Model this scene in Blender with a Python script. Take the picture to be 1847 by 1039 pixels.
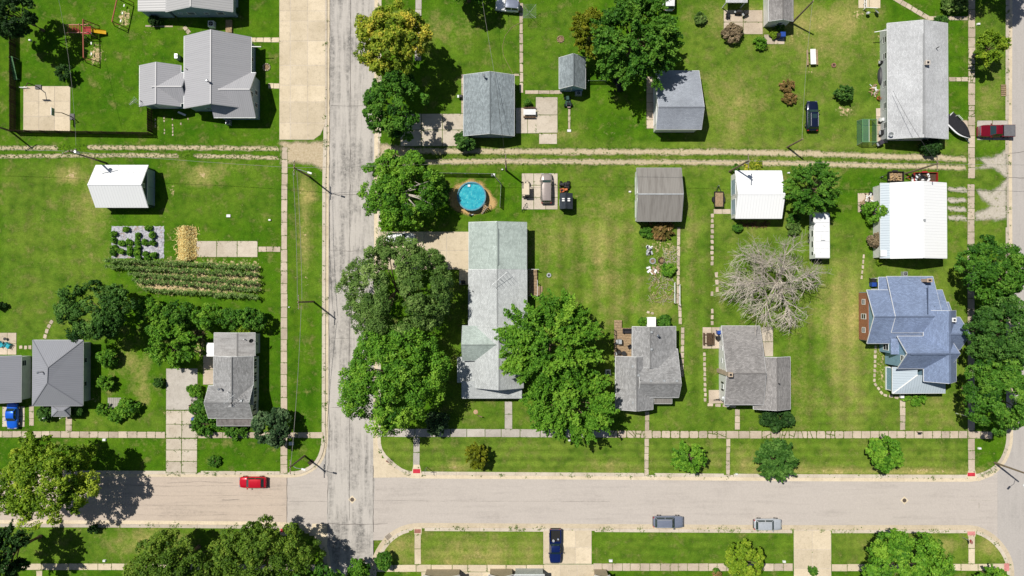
import bpy, math, random
import numpy as np
from mathutils import Vector

for _o in list(bpy.data.objects):
    bpy.data.objects.remove(_o)
SC = bpy.context.scene
COL = SC.collection

# ---------------------------------------------------------------- camera
H = 112.0                      # drone height in metres
FPX = 1232.0                   # focal length in photo pixels (1847 wide)
CX, CY = 923.5, 519.5
TILT = math.atan(10.5 / FPX)
cam = bpy.data.cameras.new('camera')
cam.sensor_width = 36.0
cam.lens = FPX / 1847.0 * 36.0
cam.clip_start = 1.0
cam.clip_end = 3000.0
camo = bpy.data.objects.new('camera', cam)
camo.location = (0, 0, H)
camo.rotation_euler = (TILT, 0, 0)
COL.objects.link(camo)
SC.camera = camo

# ---------------------------------------------------------------- sky, sun, exposure
SUN_EL = math.radians(61)
SUNV = Vector((-0.785 * math.cos(SUN_EL), 0.62 * math.cos(SUN_EL), math.sin(SUN_EL))).normalized()
world = bpy.data.worlds.new('World')
SC.world = world
world.use_nodes = True
wn = world.node_tree
wn.nodes.clear()
sky = wn.nodes.new('ShaderNodeTexSky')
sky.sky_type = 'NISHITA'
sky.sun_disc = False
sky.sun_elevation = SUN_EL
sky.sun_rotation = math.atan2(SUNV.x, SUNV.y)
bg = wn.nodes.new('ShaderNodeBackground')
bg.inputs[1].default_value = 0.052
wo = wn.nodes.new('ShaderNodeOutputWorld')
wn.links.new(sky.outputs[0], bg.inputs[0])
wn.links.new(bg.outputs[0], wo.inputs[0])
sl = bpy.data.lights.new('sun', 'SUN')
sl.energy = 4.9
sl.angle = math.radians(0.5)
sl.color = (1.0, 0.955, 0.88)
slo = bpy.data.objects.new('sun', sl)
slo.rotation_euler = SUNV.to_track_quat('Z', 'Y').to_euler()
slo.location = (-60, 50, 150)
COL.objects.link(slo)
SC.view_settings.view_transform = 'Standard'
SC.view_settings.look = 'None'
SC.view_settings.exposure = 0.0
SC.view_settings.gamma = 1.0
SC.view_settings.use_curve_mapping = False
SC.render.engine = 'CYCLES'
SC.cycles.max_bounces = 6
SC.cycles.transparent_max_bounces = 6

# ---------------------------------------------------------------- photo pixel -> place in the world at height z
_c, _s = math.cos(TILT), math.sin(TILT)
def P(px, py, z=0.0):
    dx = (px - CX) / FPX
    dy = -(py - CY) / FPX
    yy = dy * _c + _s
    zz = dy * _s - _c
    t = (H - z) / (-zz)
    return Vector((dx * t, yy * t, z))
def W(x0, y0, x1, y1, z=0.0):
    a, b = P(x0, y1, z), P(x1, y0, z)
    return a.x, a.y, b.x, b.y
def M_(px, z=0.0):             # pixels -> metres at height z
    return px / FPX * (H - z)

# ---------------------------------------------------------------- mesh helpers
ORG = {}
def tag(o, label=None, cat=None, group=None, kind=None):
    if label: o['label'] = label
    if cat: o['category'] = cat
    if group: o['group'] = group
    if kind: o['kind'] = kind
    return o
def thing(name, label, cat, loc=(0, 0, 0), rotz=0.0, group=None, local=False):
    o = bpy.data.objects.new(name, None)
    o.empty_display_size = 0.3
    o.location = loc
    o.rotation_euler = (0, 0, rotz)
    COL.objects.link(o)
    ORG[o.name] = Vector((0, 0, 0)) if local else Vector(loc)
    return tag(o, label, cat, group)
def link(name, me, parent=None, mat=None):
    if mat is not None and not me.materials:
        me.materials.append(mat)
    o = bpy.data.objects.new(name, me)
    COL.objects.link(o)
    if parent is not None:
        o.parent = parent
        ORG[o.name] = ORG.get(parent.name, Vector((0, 0, 0)))
    return o

class MB:
    def __init__(s):
        s.v = []; s.f = []; s.uv = {}
    def add(s, vs, fs, uvs=None):
        b = len(s.v)
        s.v.extend([tuple(p) for p in vs])
        for i, f in enumerate(fs):
            if uvs is not None and uvs[i] is not None:
                s.uv[len(s.f)] = uvs[i]
            s.f.append(tuple(b + k for k in f))
        return s
    def box(s, x0, y0, z0, x1, y1, z1):
        return s.add([(x0,y0,z0),(x1,y0,z0),(x1,y1,z0),(x0,y1,z0),(x0,y0,z1),(x1,y0,z1),(x1,y1,z1),(x0,y1,z1)],
              [(0,3,2,1),(4,5,6,7),(0,1,5,4),(1,2,6,5),(2,3,7,6),(3,0,4,7)])
    def frus(s, x0, y0, x1, y1, z0, z1, i):     # box with inset top
        return s.add([(x0,y0,z0),(x1,y0,z0),(x1,y1,z0),(x0,y1,z0),(x0+i,y0+i,z1),(x1-i,y0+i,z1),(x1-i,y1-i,z1),(x0+i,y1-i,z1)],
              [(0,3,2,1),(4,5,6,7),(0,1,5,4),(1,2,6,5),(2,3,7,6),(3,0,4,7)])
    def prism(s, poly, z0, z1):
        n = len(poly)
        vs = [(p[0], p[1], z0) for p in poly] + [(p[0], p[1], z1) for p in poly]
        return s.add(vs, [tuple(range(n - 1, -1, -1)), tuple(range(n, 2 * n))] + [(i, (i+1) % n, n + (i+1) % n, n + i) for i in range(n)])
    def sheet(s, poly, z):
        return s.add([(p[0], p[1], z) for p in poly], [tuple(range(len(poly)))])
    def beam(s, p, q, w, h, up=Vector((0, 0, 1))):
        p, q = Vector(p), Vector(q)
        d = (q - p)
        if d.length < 1e-6: return s
        d.normalize()
        sd = d.cross(up)
        if sd.length < 1e-4: sd = Vector((1, 0, 0))
        sd.normalize()
        u = sd.cross(d)
        vs = []
        for b in (p, q):
            for a, c in ((-1,-1),(1,-1),(1,1),(-1,1)):
                vs.append(b + sd * a * w / 2 + u * c * h / 2)
        return s.add(vs, [(0,1,2,3),(7,6,5,4),(0,4,5,1),(1,5,6,2),(2,6,7,3),(3,7,4,0)])
    def tube(s, pts, rs, n=6, cap=True):
        pts = [Vector(p) for p in pts]
        if not hasattr(rs, '__len__'): rs = [rs] * len(pts)
        vs = []; fs = []
        for i, p in enumerate(pts):
            d = (pts[min(i+1, len(pts)-1)] - pts[max(i-1, 0)])
            d = d.normalized() if d.length > 1e-9 else Vector((0, 0, 1))
            a = d.cross(Vector((0, 0, 1)))
            if a.length < 0.05: a = d.cross(Vector((1, 0, 0)))
            a.normalize(); b = d.cross(a)
            for k in range(n):
                t = 2 * math.pi * k / n
                vs.append(p + (a * math.cos(t) + b * math.sin(t)) * rs[i])
        for i in range(len(pts) - 1):
            for k in range(n):
                k2 = (k + 1) % n
                fs.append((i*n+k, i*n+k2, (i+1)*n+k2, (i+1)*n+k))
        if cap:
            fs.append(tuple(range(n - 1, -1, -1)))
            fs.append(tuple(range((len(pts)-1)*n, len(pts)*n)))
        return s.add(vs, fs)
    def lathe(s, c, prof, n=16):           # prof: (r, z) upwards
        vs = []; fs = []
        for r, z in prof:
            for k in range(n):
                t = 2 * math.pi * k / n
                vs.append((c[0] + r * math.cos(t), c[1] + r * math.sin(t), c[2] + z))
        for i in range(len(prof) - 1):
            for k in range(n):
                k2 = (k + 1) % n
                fs.append((i*n+k, i*n+k2, (i+1)*n+k2, (i+1)*n+k))
        fs.append(tuple(range(n - 1, -1, -1)))
        fs.append(tuple(range((len(prof)-1)*n, len(prof)*n)))
        return s.add(vs, fs)
    def slab(s, poly, th=0.12):            # sloped roof plane with thickness; uv in metres (u level, v up the slope)
        ps = [Vector(p) for p in poly]
        n = Vector((0, 0, 0))
        for i in range(len(ps)):
            n += (ps[i] - ps[0]).cross(ps[(i+1) % len(ps)] - ps[0])
        if n.z < 0:
            ps.reverse(); n = -n
        n.normalize()
        u = Vector((0, 0, 1)).cross(n)
        u = u.normalized() if u.length > 1e-3 else Vector((1, 0, 0))
        v = n.cross(u)
        k = len(ps)
        vs = ps + [p - Vector((0, 0, th)) for p in ps]
        uv = [(p.dot(u), p.dot(v)) for p in ps]
        fs = [tuple(range(k)), tuple(range(2*k-1, k-1, -1))] + [(i, k+i, k+(i+1) % k, (i+1) % k) for i in range(k)]
        return s.add(vs, fs, [uv] + [None] * (k + 1))
    def mesh(s, name, mat, off=None, smooth=False):
        me = bpy.data.meshes.new(name)
        if off is not None and (off.x or off.y or off.z):
            vs = [(p[0]-off.x, p[1]-off.y, p[2]-off.z) for p in s.v]
        else:
            vs = s.v
        me.from_pydata(vs, [], s.f)
        if s.uv:
            lay = me.uv_layers.new(name='UVMap')
            for fi, uvs in s.uv.items():
                p = me.polygons[fi]
                for k, li in enumerate(p.loop_indices):
                    lay.data[li].uv = uvs[k]
        if mat is not None: me.materials.append(mat)
        if smooth:
            me.polygons.foreach_set('use_smooth', [True] * len(me.polygons))
        me.update()
        return me
    def build(s, name, mat, parent=None, smooth=False):
        off = ORG.get(parent.name) if parent is not None else None
        return link(name, s.mesh(name, mat, off, smooth), parent)

# ---------------------------------------------------------------- material helpers
def C(r, g, b, k=0.74):        # colour of a sunlit surface in the photo (0-255) -> base colour
    f = lambda t: ((t / 255.0 + 0.055) / 1.055) ** 2.4 if t > 10 else t / 255.0 / 12.92
    return (min(f(r) * k, 0.85), min(f(g) * k, 0.85), min(f(b) * k, 0.85))
class NT:
    def __init__(s, name, rough=0.85, spec=0.25, metal=0.0):
        s.m = bpy.data.materials.new(name)
        s.m.use_nodes = True
        s.t = s.m.node_tree
        s.b = s.t.nodes['Principled BSDF']
        s.b.inputs['Roughness'].default_value = rough
        s.b.inputs['Specular IOR Level'].default_value = spec
        s.b.inputs['Metallic'].default_value = metal
    def n(s, t): return s.t.nodes.new(t)
    def l(s, a, b): s.t.links.new(a, b)
    def put(s, inp, v):
        if isinstance(v, bpy.types.NodeSocket): s.l(v, inp)
        elif isinstance(v, (tuple, list)) and len(v) == 3 and inp.type == 'RGBA': inp.default_value = (*v, 1)
        else: inp.default_value = v
    def pos(s): return s.n('ShaderNodeNewGeometry').outputs['Position']
    def uv(s): return s.n('ShaderNodeTexCoord').outputs['UV']
    def scl(s, vec, sc, off=(0, 0, 0)):
        m = s.n('ShaderNodeMapping'); s.l(vec, m.inputs[0])
        m.inputs['Scale'].default_value = sc; m.inputs['Location'].default_value = off
        return m.outputs[0]
    def noise(s, vec, scale, det=3.0, rough=0.55):
        k = s.n('ShaderNodeTexNoise'); s.l(vec, k.inputs['Vector'])
        k.inputs['Scale'].default_value = scale; k.inputs['Detail'].default_value = det
        k.inputs['Roughness'].default_value = rough
        return k.outputs[0]
    def vor(s, vec, scale, out='Color', feat='F1'):
        k = s.n('ShaderNodeTexVoronoi'); s.l(vec, k.inputs['Vector']); k.feature = feat
        k.inputs['Scale'].default_value = scale
        return k.outputs[out]
    def attr(s, name):
        k = s.n('ShaderNodeAttribute'); k.attribute_name = name
        return k.outputs['Fac']
    def rnd(s): return s.n('ShaderNodeObjectInfo').outputs['Random']
    def rng(s, v, a, b, c=0.0, d=1.0):
        k = s.n('ShaderNodeMapRange'); s.put(k.inputs[0], v)
        for i, x in enumerate((a, b, c, d)): k.inputs[1 + i].default_value = x
        return k.outputs[0]
    def math(s, op, a, b=0.0):
        k = s.n('ShaderNodeMath'); k.operation = op
        s.put(k.inputs[0], a); s.put(k.inputs[1], b)
        return k.outputs[0]
    def mix(s, f, a, b, mode='MIX'):
        k = s.n('ShaderNodeMix'); k.data_type = 'RGBA'; k.blend_type = mode
        s.put(k.inputs[0], f); s.put(k.inputs[6], a); s.put(k.inputs[7], b)
        return k.outputs[2]
    def val(s, col, v):        # multiply colour by a value
        k = s.n('ShaderNodeVectorMath'); k.operation = 'SCALE'
        s.put(k.inputs[0], col); s.put(k.inputs[3], v)
        return k.outputs[0]
    def bump(s, h, st=0.3, dist=0.05):
        k = s.n('ShaderNodeBump'); s.l(h, k.inputs['Height'])
        k.inputs['Strength'].default_value = st; k.inputs['Distance'].default_value = dist
        s.l(k.outputs[0], s.b.inputs['Normal'])
    def col(s, v):
        s.put(s.b.inputs['Base Color'], v)
        return s.m

def flat(name, c, rough=0.6, spec=0.3, metal=0.0, var=0.12, sc=2.5):
    k = NT(name, rough, spec, metal)
    nz = k.noise(k.pos(), sc, 4)
    return k.col(k.mix(k.rng(nz, 0.3, 0.7), tuple(x * (1 - var) for x in c), tuple(min(x * (1 + var), .9) for x in c)))

def concrete(name, c, stain, rnd=0.12, fine=6.0):
    k = NT(name, 0.9, 0.15)
    p = k.pos()
    big = k.rng(k.noise(p, 0.35, 5, 0.65), 0.42, 0.68)
    mid = k.noise(p, 1.6, 5, 0.7)
    fi = k.noise(p, fine, 3, 0.7)
    cc = k.mix(k.math('MULTIPLY', big, 0.55), c, stain)
    cc = k.mix(k.math('MULTIPLY', k.rng(mid, 0.52, 0.75), 0.45), cc, tuple(x * 0.62 for x in stain))
    v = k.math('MULTIPLY', k.rng(fi, 0.2, 0.8, 0.86, 1.14), k.rng(k.rnd(), 0, 1, 1 - rnd, 1 + rnd))
    k.bump(fi, 0.25, 0.02)
    return k.col(k.val(cc, v))

def shingle(name, c, dark=None, var=0.2, worn=0.35, k=1.16):
    c = tuple(min(x * k, .7) for x in c)
    dark = tuple(min(x * k, .7) for x in dark) if dark else None
    k = NT(name, 0.93, 0.12)
    uv = k.uv()
    br = k.n('ShaderNodeTexBrick'); k.l(uv, br.inputs['Vector'])
    br.inputs['Scale'].default_value = 1.0
    br.inputs['Brick Width'].default_value = 0.42
    br.inputs['Row Height'].default_value = 0.19
    br.inputs['Mortar Size'].default_value = 0.012
    br.inputs['Mortar Smooth'].default_value = 0.4
    br.inputs['Bias'].default_value = 0.0
    k.put(br.inputs['Color1'], tuple(x * (1 - var) for x in c))
    k.put(br.inputs['Color2'], tuple(x * (1 + var) for x in c))
    k.put(br.inputs['Mortar'], tuple(x * 0.6 for x in c))
    p = k.pos()
    st = k.noise(k.scl(uv, (2.2, 0.35, 1)), 1.0, 5, 0.65)
    big = k.noise(p, 0.25, 4, 0.6)
    fi = k.noise(p, 9.0, 3, 0.8)
    cc = k.mix(k.math('MULTIPLY', k.rng(st, 0.48, 0.72), worn), br.outputs['Color'], dark or tuple(x * 0.6 for x in c))
    v = k.math('MULTIPLY', k.rng(fi, 0.3, 0.7, 0.72, 1.28), k.rng(big, 0.3, 0.7, 0.88, 1.12))
    k.bump(br.outputs['Fac'], 0.3, 0.02)
    return k.col(k.val(cc, v))

def metalroof(name, c, rib=0.3, rust=None, spec=0.4, rough=0.45, amt=0.3, groove=0.84):
    k = NT(name, rough, spec)
    uv = k.uv()
    sp = k.n('ShaderNodeSeparateXYZ'); k.l(uv, sp.inputs[0])
    fr = k.math('FRACT', k.math('DIVIDE', sp.outputs[0], rib))
    d = k.math('ABSOLUTE', k.math('SUBTRACT', fr, 0.5))
    ribm = k.rng(d, 0.36, 0.47, 0, 1)
    p = k.pos()
    st = k.noise(k.scl(uv, (1.6, 0.22, 1)), 1.0, 4, 0.6)
    cc = k.mix(k.math('MULTIPLY', k.rng(st, 0.45, 0.75), amt), c, rust or tuple(x * 0.75 for x in c))
    cc = k.val(cc, k.rng(ribm, 0, 1, 1.0, groove))
    k.bump(ribm, 0.6, 0.03)
    return k.col(cc)

def siding(name, c, step=0.2, var=0.1):
    k = NT(name, 0.6, 0.3)
    p = k.pos()
    sp = k.n('ShaderNodeSeparateXYZ'); k.l(p, sp.inputs[0])
    fr = k.math('FRACT', k.math('DIVIDE', sp.outputs[2], step))
    ln = k.rng(fr, 0.0, 0.14, 0.72, 1.0)
    nz = k.rng(k.noise(p, 1.2, 4), 0.3, 0.7, 1 - var, 1 + var)
    k.bump(fr, 0.4, 0.03)
    return k.col(k.val(tuple(c), k.math('MULTIPLY', ln, nz)))

def leafmat(name, dark, mid, light, trans=0.28):
    dark, mid, light = [tuple(min(x * 1.55, .8) for x in q) for q in (dark, mid, light)]
    k = NT(name, 0.6, 0.22)
    t = k.attr('tint')
    cc = k.mix(k.rng(t, 0.0, 0.5), dark, mid)
    cc = k.mix(k.rng(t, 0.5, 1.0), cc, light)
    k.col(cc)
    tr = k.n('ShaderNodeBsdfTranslucent'); k.l(cc, tr.inputs[0])
    ms = k.n('ShaderNodeMixShader'); ms.inputs[0].default_value = trans
    out = k.t.nodes['Material Output']
    k.l(k.b.outputs[0], ms.inputs[1]); k.l(tr.outputs[0], ms.inputs[2])
    k.l(ms.outputs[0], out.inputs[0])
    return k.m

# ---------------------------------------------------------------- materials
def lawn_material():
    k = NT('lawn', 0.95, 0.06)
    p = k.pos()
    big = k.noise(p, 0.07, 4, 0.6)
    wide = k.noise(k.scl(p, (1, 1, 1), (31, 7, 0)), 0.22, 5, 0.65)
    med = k.noise(p, 0.6, 6, 0.7)
    sm = k.noise(p, 2.4, 5, 0.75)
    fi = k.noise(p, 8.0, 3, 0.75)
    g = k.mix(k.rng(big, 0.38, 0.62), C(62, 108, 13, .82), C(82, 124, 20, .84))
    tone = k.attr('tone')
    g = k.mix(k.math('MULTIPLY', k.rng(wide, 0.38, 0.62), 0.4), g, C(112, 138, 36, .82))
    g = k.mix(k.math('MULTIPLY', tone, k.rng(wide, 0.3, 0.65, 0.6, 1.2)), g, C(128, 146, 58, .82))
    g = k.mix(k.rng(med, 0.46, 0.64, 0, 0.8), g, C(46, 86, 12, .82))
    dry = k.math('ADD', k.math('ADD', k.attr('dry'), k.math('MULTIPLY', tone, 0.08)), k.rng(k.math('ADD', k.math('MULTIPLY', med, 0.55), k.math('MULTIPLY', k.noise(k.scl(p, (1, 1, 1), (5, 90, 0)), 0.3, 5, .7), 0.45)), 0.36, 0.64, -0.42, 0.42))
    g = k.mix(k.rng(dry, 0.08, 0.95, 0, 0.9), g, C(176, 164, 100, .85))
    bare = k.math('ADD', k.attr('bare'), k.rng(k.math('ADD', k.math('MULTIPLY', med, 0.4), k.math('MULTIPLY', sm, 0.6)), 0.32, 0.68, -0.45, 0.45))
    g = k.mix(k.rng(bare, 0.38, 0.66), g, k.mix(k.rng(fi, .35, .65), C(176, 150, 112, .9), C(210, 188, 150, .9)))
    sp = k.rng(k.vor(p, 1.6, 'Distance'), 0.03, 0.07, 0.5, 0.0)
    g = k.mix(sp, g, C(206, 200, 130, .9))
    v = k.math('MULTIPLY', k.rng(fi, 0.3, 0.7, 0.55, 1.45), k.rng(sm, 0.3, 0.7, 0.7, 1.3))
    v = k.math('MULTIPLY', v, k.rng(k.attr('mow'), 0, 1, 0.8, 1.2))
    k.bump(k.math('ADD', fi, sm), 0.45, 0.1)
    return k.col(k.val(g, v))

def road_material(name, c, blot, amount, axis, lo=0.49, hi=0.66):
    k = NT(name, 0.92, 0.15)
    p = k.pos()
    st = k.scl(p, (1.1, 0.09, 1) if axis == 'y' else (0.09, 1.1, 1))
    a = k.noise(st, 1.0, 6, 0.68)
    b = k.noise(p, 0.16, 5, 0.6)
    f = k.noise(p, 5.0, 4, 0.8)
    sp = k.noise(p, 1.7, 6, 0.8)
    w = k.math('ADD', k.math('MULTIPLY', a, 0.6), k.math('MULTIPLY', b, 0.4))
    m = k.rng(w, lo, hi, 0, amount)
    m2 = k.math('MULTIPLY', m, k.rng(sp, 0.38, 0.6, 0.15, 1.0))
    cc = k.mix(m2, c, blot)
    cc = k.mix(k.rng(k.noise(st, 2.3, 3), 0.55, 0.8, 0, 0.3), cc, tuple(min(x * 1.18, .8) for x in c))
    k.bump(f, 0.3, 0.02)
    return k.col(k.val(cc, k.rng(f, 0.2, 0.8, 0.86, 1.14)))

m_lawn = lawn_material()
m_soil = flat('soil', C(150, 128, 98), 0.95, 0.1, var=0.25)
m_road_ns = road_material('chipseal_road', C(206, 200, 192), C(116, 114, 111), 0.95, 'y', 0.45, 0.6)
m_road_ew = road_material('pale_asphalt', C(206, 197, 188), C(172, 164, 157), 0.7, 'x')
m_road_w = road_material('worn_pink_asphalt', C(210, 194, 178), C(140, 130, 122), 0.6, 'x')
m_road_e = road_material('grey_asphalt', C(196, 190, 184), C(160, 156, 152), 0.5, 'y')
m_conc = concrete('cream_concrete', C(232, 216, 188), C(206, 190, 160))
m_conc_old = concrete('old_concrete', C(220, 208, 190), C(186, 172, 150), 0.1)
m_conc_grey = concrete('grey_concrete', C(205, 198, 188), C(170, 162, 150), 0.1)
m_walk = concrete('walk_concrete', C(214, 198, 178), C(180, 162, 140), 0.14)
m_joint = flat('weedy_joint', C(92, 112, 40), 0.95, 0.05, var=0.35, sc=3)
m_gravel = None
def gravel_material(name, c1, c2, green=0.35):
    k = NT(name, 0.95, 0.1)
    p = k.pos()
    v = k.vor(p, 15.0)
    f = k.noise(p, 3.0, 5, 0.75)
    cc = k.mix(k.rng(f, 0.3, 0.7), c1, c2)
    cc = k.mix(k.rng(k.noise(p, 1.3, 5, 0.7), 0.56, 0.66, 0, green), cc, C(118, 130, 50))
    sx = k.n('ShaderNodeSeparateColor'); k.l(v, sx.inputs[0])
    k.bump(sx.outputs[0], 0.3, 0.02)
    k.col(k.val(cc, k.rng(sx.outputs[0], 0, 1, 0.9, 1.08)))
    # loose stones thin out into the grass towards the edge of the sheet
    e = k.math('ADD', k.attr('edge'), k.rng(k.math('ADD', k.math('MULTIPLY', k.noise(p, .5, 4, .6), .5), k.math('MULTIPLY', k.noise(p, 7.0, 4, .8), .5)), .3, .7, -.5, .5))
    tb = k.n('ShaderNodeBsdfTransparent'); ms = k.n('ShaderNodeMixShader')
    k.l(k.rng(e, .38, .85), ms.inputs[0]); k.l(k.b.outputs[0], ms.inputs[1]); k.l(tb.outputs[0], ms.inputs[2])
    k.l(ms.outputs[0], k.t.nodes['Material Output'].inputs[0])
    return k.m
m_gravel = gravel_material('alley_gravel', C(226, 212, 180), C(196, 178, 140), 0.3)
m_gravel_w = gravel_material('pale_gravel', C(222, 214, 200), C(188, 178, 160), 0.7)
m_dirt = gravel_material('dirt_apron', C(224, 208, 178), C(188, 168, 134), 0.2)
m_sand = gravel_material('sand', C(224, 190, 132), C(200, 162, 104), 0.1)
m_mulch = gravel_material('bare_earth', C(176, 156, 128), C(130, 108, 84), 0.5)
m_white = flat('white_paint', (0.78, 0.78, 0.76), 0.5, 0.35, var=0.03)
m_trim = flat('white_trim', (0.72, 0.73, 0.73), 0.5, 0.35, var=0.05)
m_black = flat('black_plastic', (0.018, 0.018, 0.02), 0.5, 0.4)
m_rubber = flat('rubber', (0.02, 0.02, 0.02), 0.85, 0.2)
m_chrome = flat('bright_metal', (0.6, 0.6, 0.6), 0.3, 0.5, 0.9, 0.05)
m_galv = flat('galvanised_steel', (0.42, 0.44, 0.45), 0.45, 0.4, 0.4)
m_wood = flat('weathered_wood', C(172, 148, 118), 0.9, 0.1, var=0.3, sc=4)
m_darkwood = flat('dark_wood', C(96, 78, 62), 0.9, 0.1, var=0.3, sc=4)
m_pole = flat('pole_wood', C(150, 134, 112), 0.9, 0.1, var=0.25, sc=3)
m_fence = flat('dark_fence_wood', C(78, 66, 52), 0.95, 0.1, var=0.35, sc=3)
m_bark = flat('bark', C(130, 112, 92), 0.95, 0.1, var=0.35, sc=4)
m_dead = flat('dead_wood', C(210, 200, 186), 0.95, 0.1, var=0.25, sc=3)
m_red = flat('red_paint', C(190, 24, 30), 0.4, 0.4)
m_redpad = flat('red_tactile', C(216, 62, 78), 0.8, 0.2, var=0.2)
m_pinkpad = flat('faded_tactile', C(226, 150, 146), 0.85, 0.2, var=0.2)
m_brownpad = flat('brown_tactile', C(176, 120, 106), 0.85, 0.2, var=0.2)
m_yellow = flat('yellow_plastic', C(240, 190, 30), 0.4, 0.4)
m_green = flat('green_plastic', C(120, 180, 120), 0.5, 0.4)
m_blue = flat('blue_plastic', C(40, 80, 170), 0.45, 0.4)
m_teal = flat('teal_cushion', C(60, 180, 200), 0.8, 0.2)
m_orange = flat('orange_paint', C(222, 120, 70), 0.5, 0.3)
m_wire = flat('cable', C(170, 168, 160), 0.5, 0.3)
m_darkwire = flat('dark_cable', (0.03, 0.03, 0.03), 0.6, 0.3)
m_iron = flat('cast_iron', C(110, 98, 88), 0.7, 0.3, 0.3)
m_brick = None
def brick_material():
    k = NT('red_brick', 0.9, 0.15)
    p = k.pos()
    br = k.n('ShaderNodeTexBrick')
    sp = k.n('ShaderNodeSeparateXYZ'); k.l(p, sp.inputs[0])
    cb = k.n('ShaderNodeCombineXYZ')
    k.l(k.math('ADD', sp.outputs[0], sp.outputs[1]), cb.inputs[0]); k.l(sp.outputs[2], cb.inputs[1])
    k.l(cb.outputs[0], br.inputs['Vector'])
    br.inputs['Scale'].default_value = 1.0
    br.inputs['Brick Width'].default_value = 0.22; br.inputs['Row Height'].default_value = 0.075
    br.inputs['Mortar Size'].default_value = 0.008
    k.put(br.inputs['Color1'], C(178, 108, 72)); k.put(br.inputs['Color2'], C(150, 84, 56)); k.put(br.inputs['Mortar'], C(190, 160, 130))
    k.bump(br.outputs['Fac'], 0.3, 0.01)
    return k.col(br.outputs['Color'])
m_brick = brick_material()
def glassmat(name, c, rough=0.08):
    k = NT(name, rough, 0.5)
    return k.col(c)
m_pane = glassmat('window_glass', (0.02, 0.028, 0.035))
m_autoglass = glassmat('auto_glass', (0.02, 0.045, 0.05), 0.05)
def paint(name, c, rough=0.25, metal=0.25):
    k = NT(name, rough, 0.5, metal)
    k.b.inputs['Coat Weight'].default_value = 0.6
    k.b.inputs['Coat Roughness'].default_value = 0.06
    nz = k.noise(k.pos(), 3.0, 3)
    return k.col(k.mix(k.rng(nz, 0.3, 0.7), tuple(x * 0.93 for x in c), tuple(x * 1.07 for x in c)))
# ---- roofs and walls
r_metal_grey = metalroof('grey_metal_roof', C(190, 190, 194), 0.32)
r_metal_grey2 = metalroof('pale_grey_metal_roof', C(190, 190, 190), 0.4)
r_metal_white = metalroof('white_metal_roof', (0.84, 0.85, 0.85), 0.45, amt=0.06, groove=0.95)
r_metal_blue = metalroof('pale_blue_metal_roof', C(198, 212, 222), 0.4, amt=0.2)
r_metal_mid = metalroof('mid_grey_metal_roof', C(164, 166, 174), 0.3)
r_metal_old = metalroof('weathered_metal_roof', C(158, 154, 148), 0.26, C(112, 106, 100), 0.25, 0.6, 0.6)
r_blue = shingle('blue_shingle', C(132, 148, 178), C(112, 126, 156), 0.14, 0.3)
r_sage = shingle('sage_shingle', C(172, 184, 178), C(140, 152, 146), 0.12, 0.5, 1.25)
r_sage2 = shingle('pale_sage_shingle', C(190, 194, 194), C(160, 166, 164), 0.12, 0.4, 1.2)
r_grey = shingle('grey_shingle', C(158, 158, 158), C(112, 110, 108), 0.2, 0.4)
r_brown = shingle('brown_grey_shingle', C(152, 149, 147), C(116, 113, 111), 0.2, 0.4)
r_slate = shingle('slate_shingle', C(146, 156, 160), C(110, 118, 122), 0.22, 0.35)
r_light = shingle('light_grey_shingle', C(190, 192, 194), C(160, 160, 162), 0.1, 0.35, 1.25)
r_dark = shingle('worn_dark_shingle', C(138, 132, 130), C(92, 86, 84), 0.16, 0.6)
r_felt = shingle('rolled_felt', C(176, 174, 172), C(120, 116, 114), 0.04, 0.7)
r_black = shingle('charcoal_shingle', C(62, 68, 76), C(44, 48, 54), 0.15, 0.3)
r_gable_blue = shingle('blue_grey_shingle', C(160, 166, 176), C(140, 146, 156), 0.08, 0.3)
w_white = siding('white_siding', (0.72, 0.72, 0.70))
w_ltgrey = siding('pale_grey_siding', C(208, 212, 214))
w_blue = siding('light_blue_siding', C(150, 188, 212))
w_dark = siding('dark_green_siding', C(72, 92, 86))
w_tan = siding('tan_siding', C(196, 180, 156))
w_bluegrey = siding('blue_grey_siding', C(170, 190, 206))
w_black = siding('charcoal_siding', C(70, 76, 84))
# ================================================================ THE SETTING
RNG = np.random.default_rng(7)
random.seed(11)
def struct(o, kind='structure'):
    o['kind'] = kind
    return o
def poly_w(pts, z=0.0):
    return [P(x, y, z) for x, y in pts]
def arc(cx, cy, rx, ry, a0, a1, n=8):
    return [(cx + rx * math.cos(math.radians(a0 + (a1 - a0) * i / n)), cy + ry * math.sin(math.radians(a0 + (a1 - a0) * i / n))) for i in range(n + 1)]

# outlines (photo pixels) of the paved roadways, lawn edge to lawn edge
EDGE_NW = [(588, -400), (588, 255), (586, 320), (585, 780), (585, 795), (582, 815), (574, 834), (560, 846), (540, 855), (300, 854), (-900, 849)]
EDGE_NE = [(684, -400), (683, 255), (682, 790), (682, 812), (690, 826), (706, 832), (712, 845), (734, 855), (1180, 858), (1440, 860), (1700, 861), (1762, 861), (1790, 850), (1810, 830), (1820, 800), (1818, 260), (1820, -400)]
EDGE_SW = [(-900, 943), (250, 947), (480, 949), (540, 952), (566, 966), (584, 986), (589, 1020), (590, 1500)]
EDGE_SE = [(672, 1500), (674, 1028), (680, 1008), (692, 985), (706, 970), (726, 957), (748, 953), (1100, 955), (1420, 957), (1762, 957), (1790, 972), (1810, 995), (1821, 1020), (1822, 1500)]
ROAD_ALL = EDGE_NW[::-1] + EDGE_SW + EDGE_SE + [(2600, 1500), (2600, -400)] + EDGE_NE[::-1]
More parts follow.
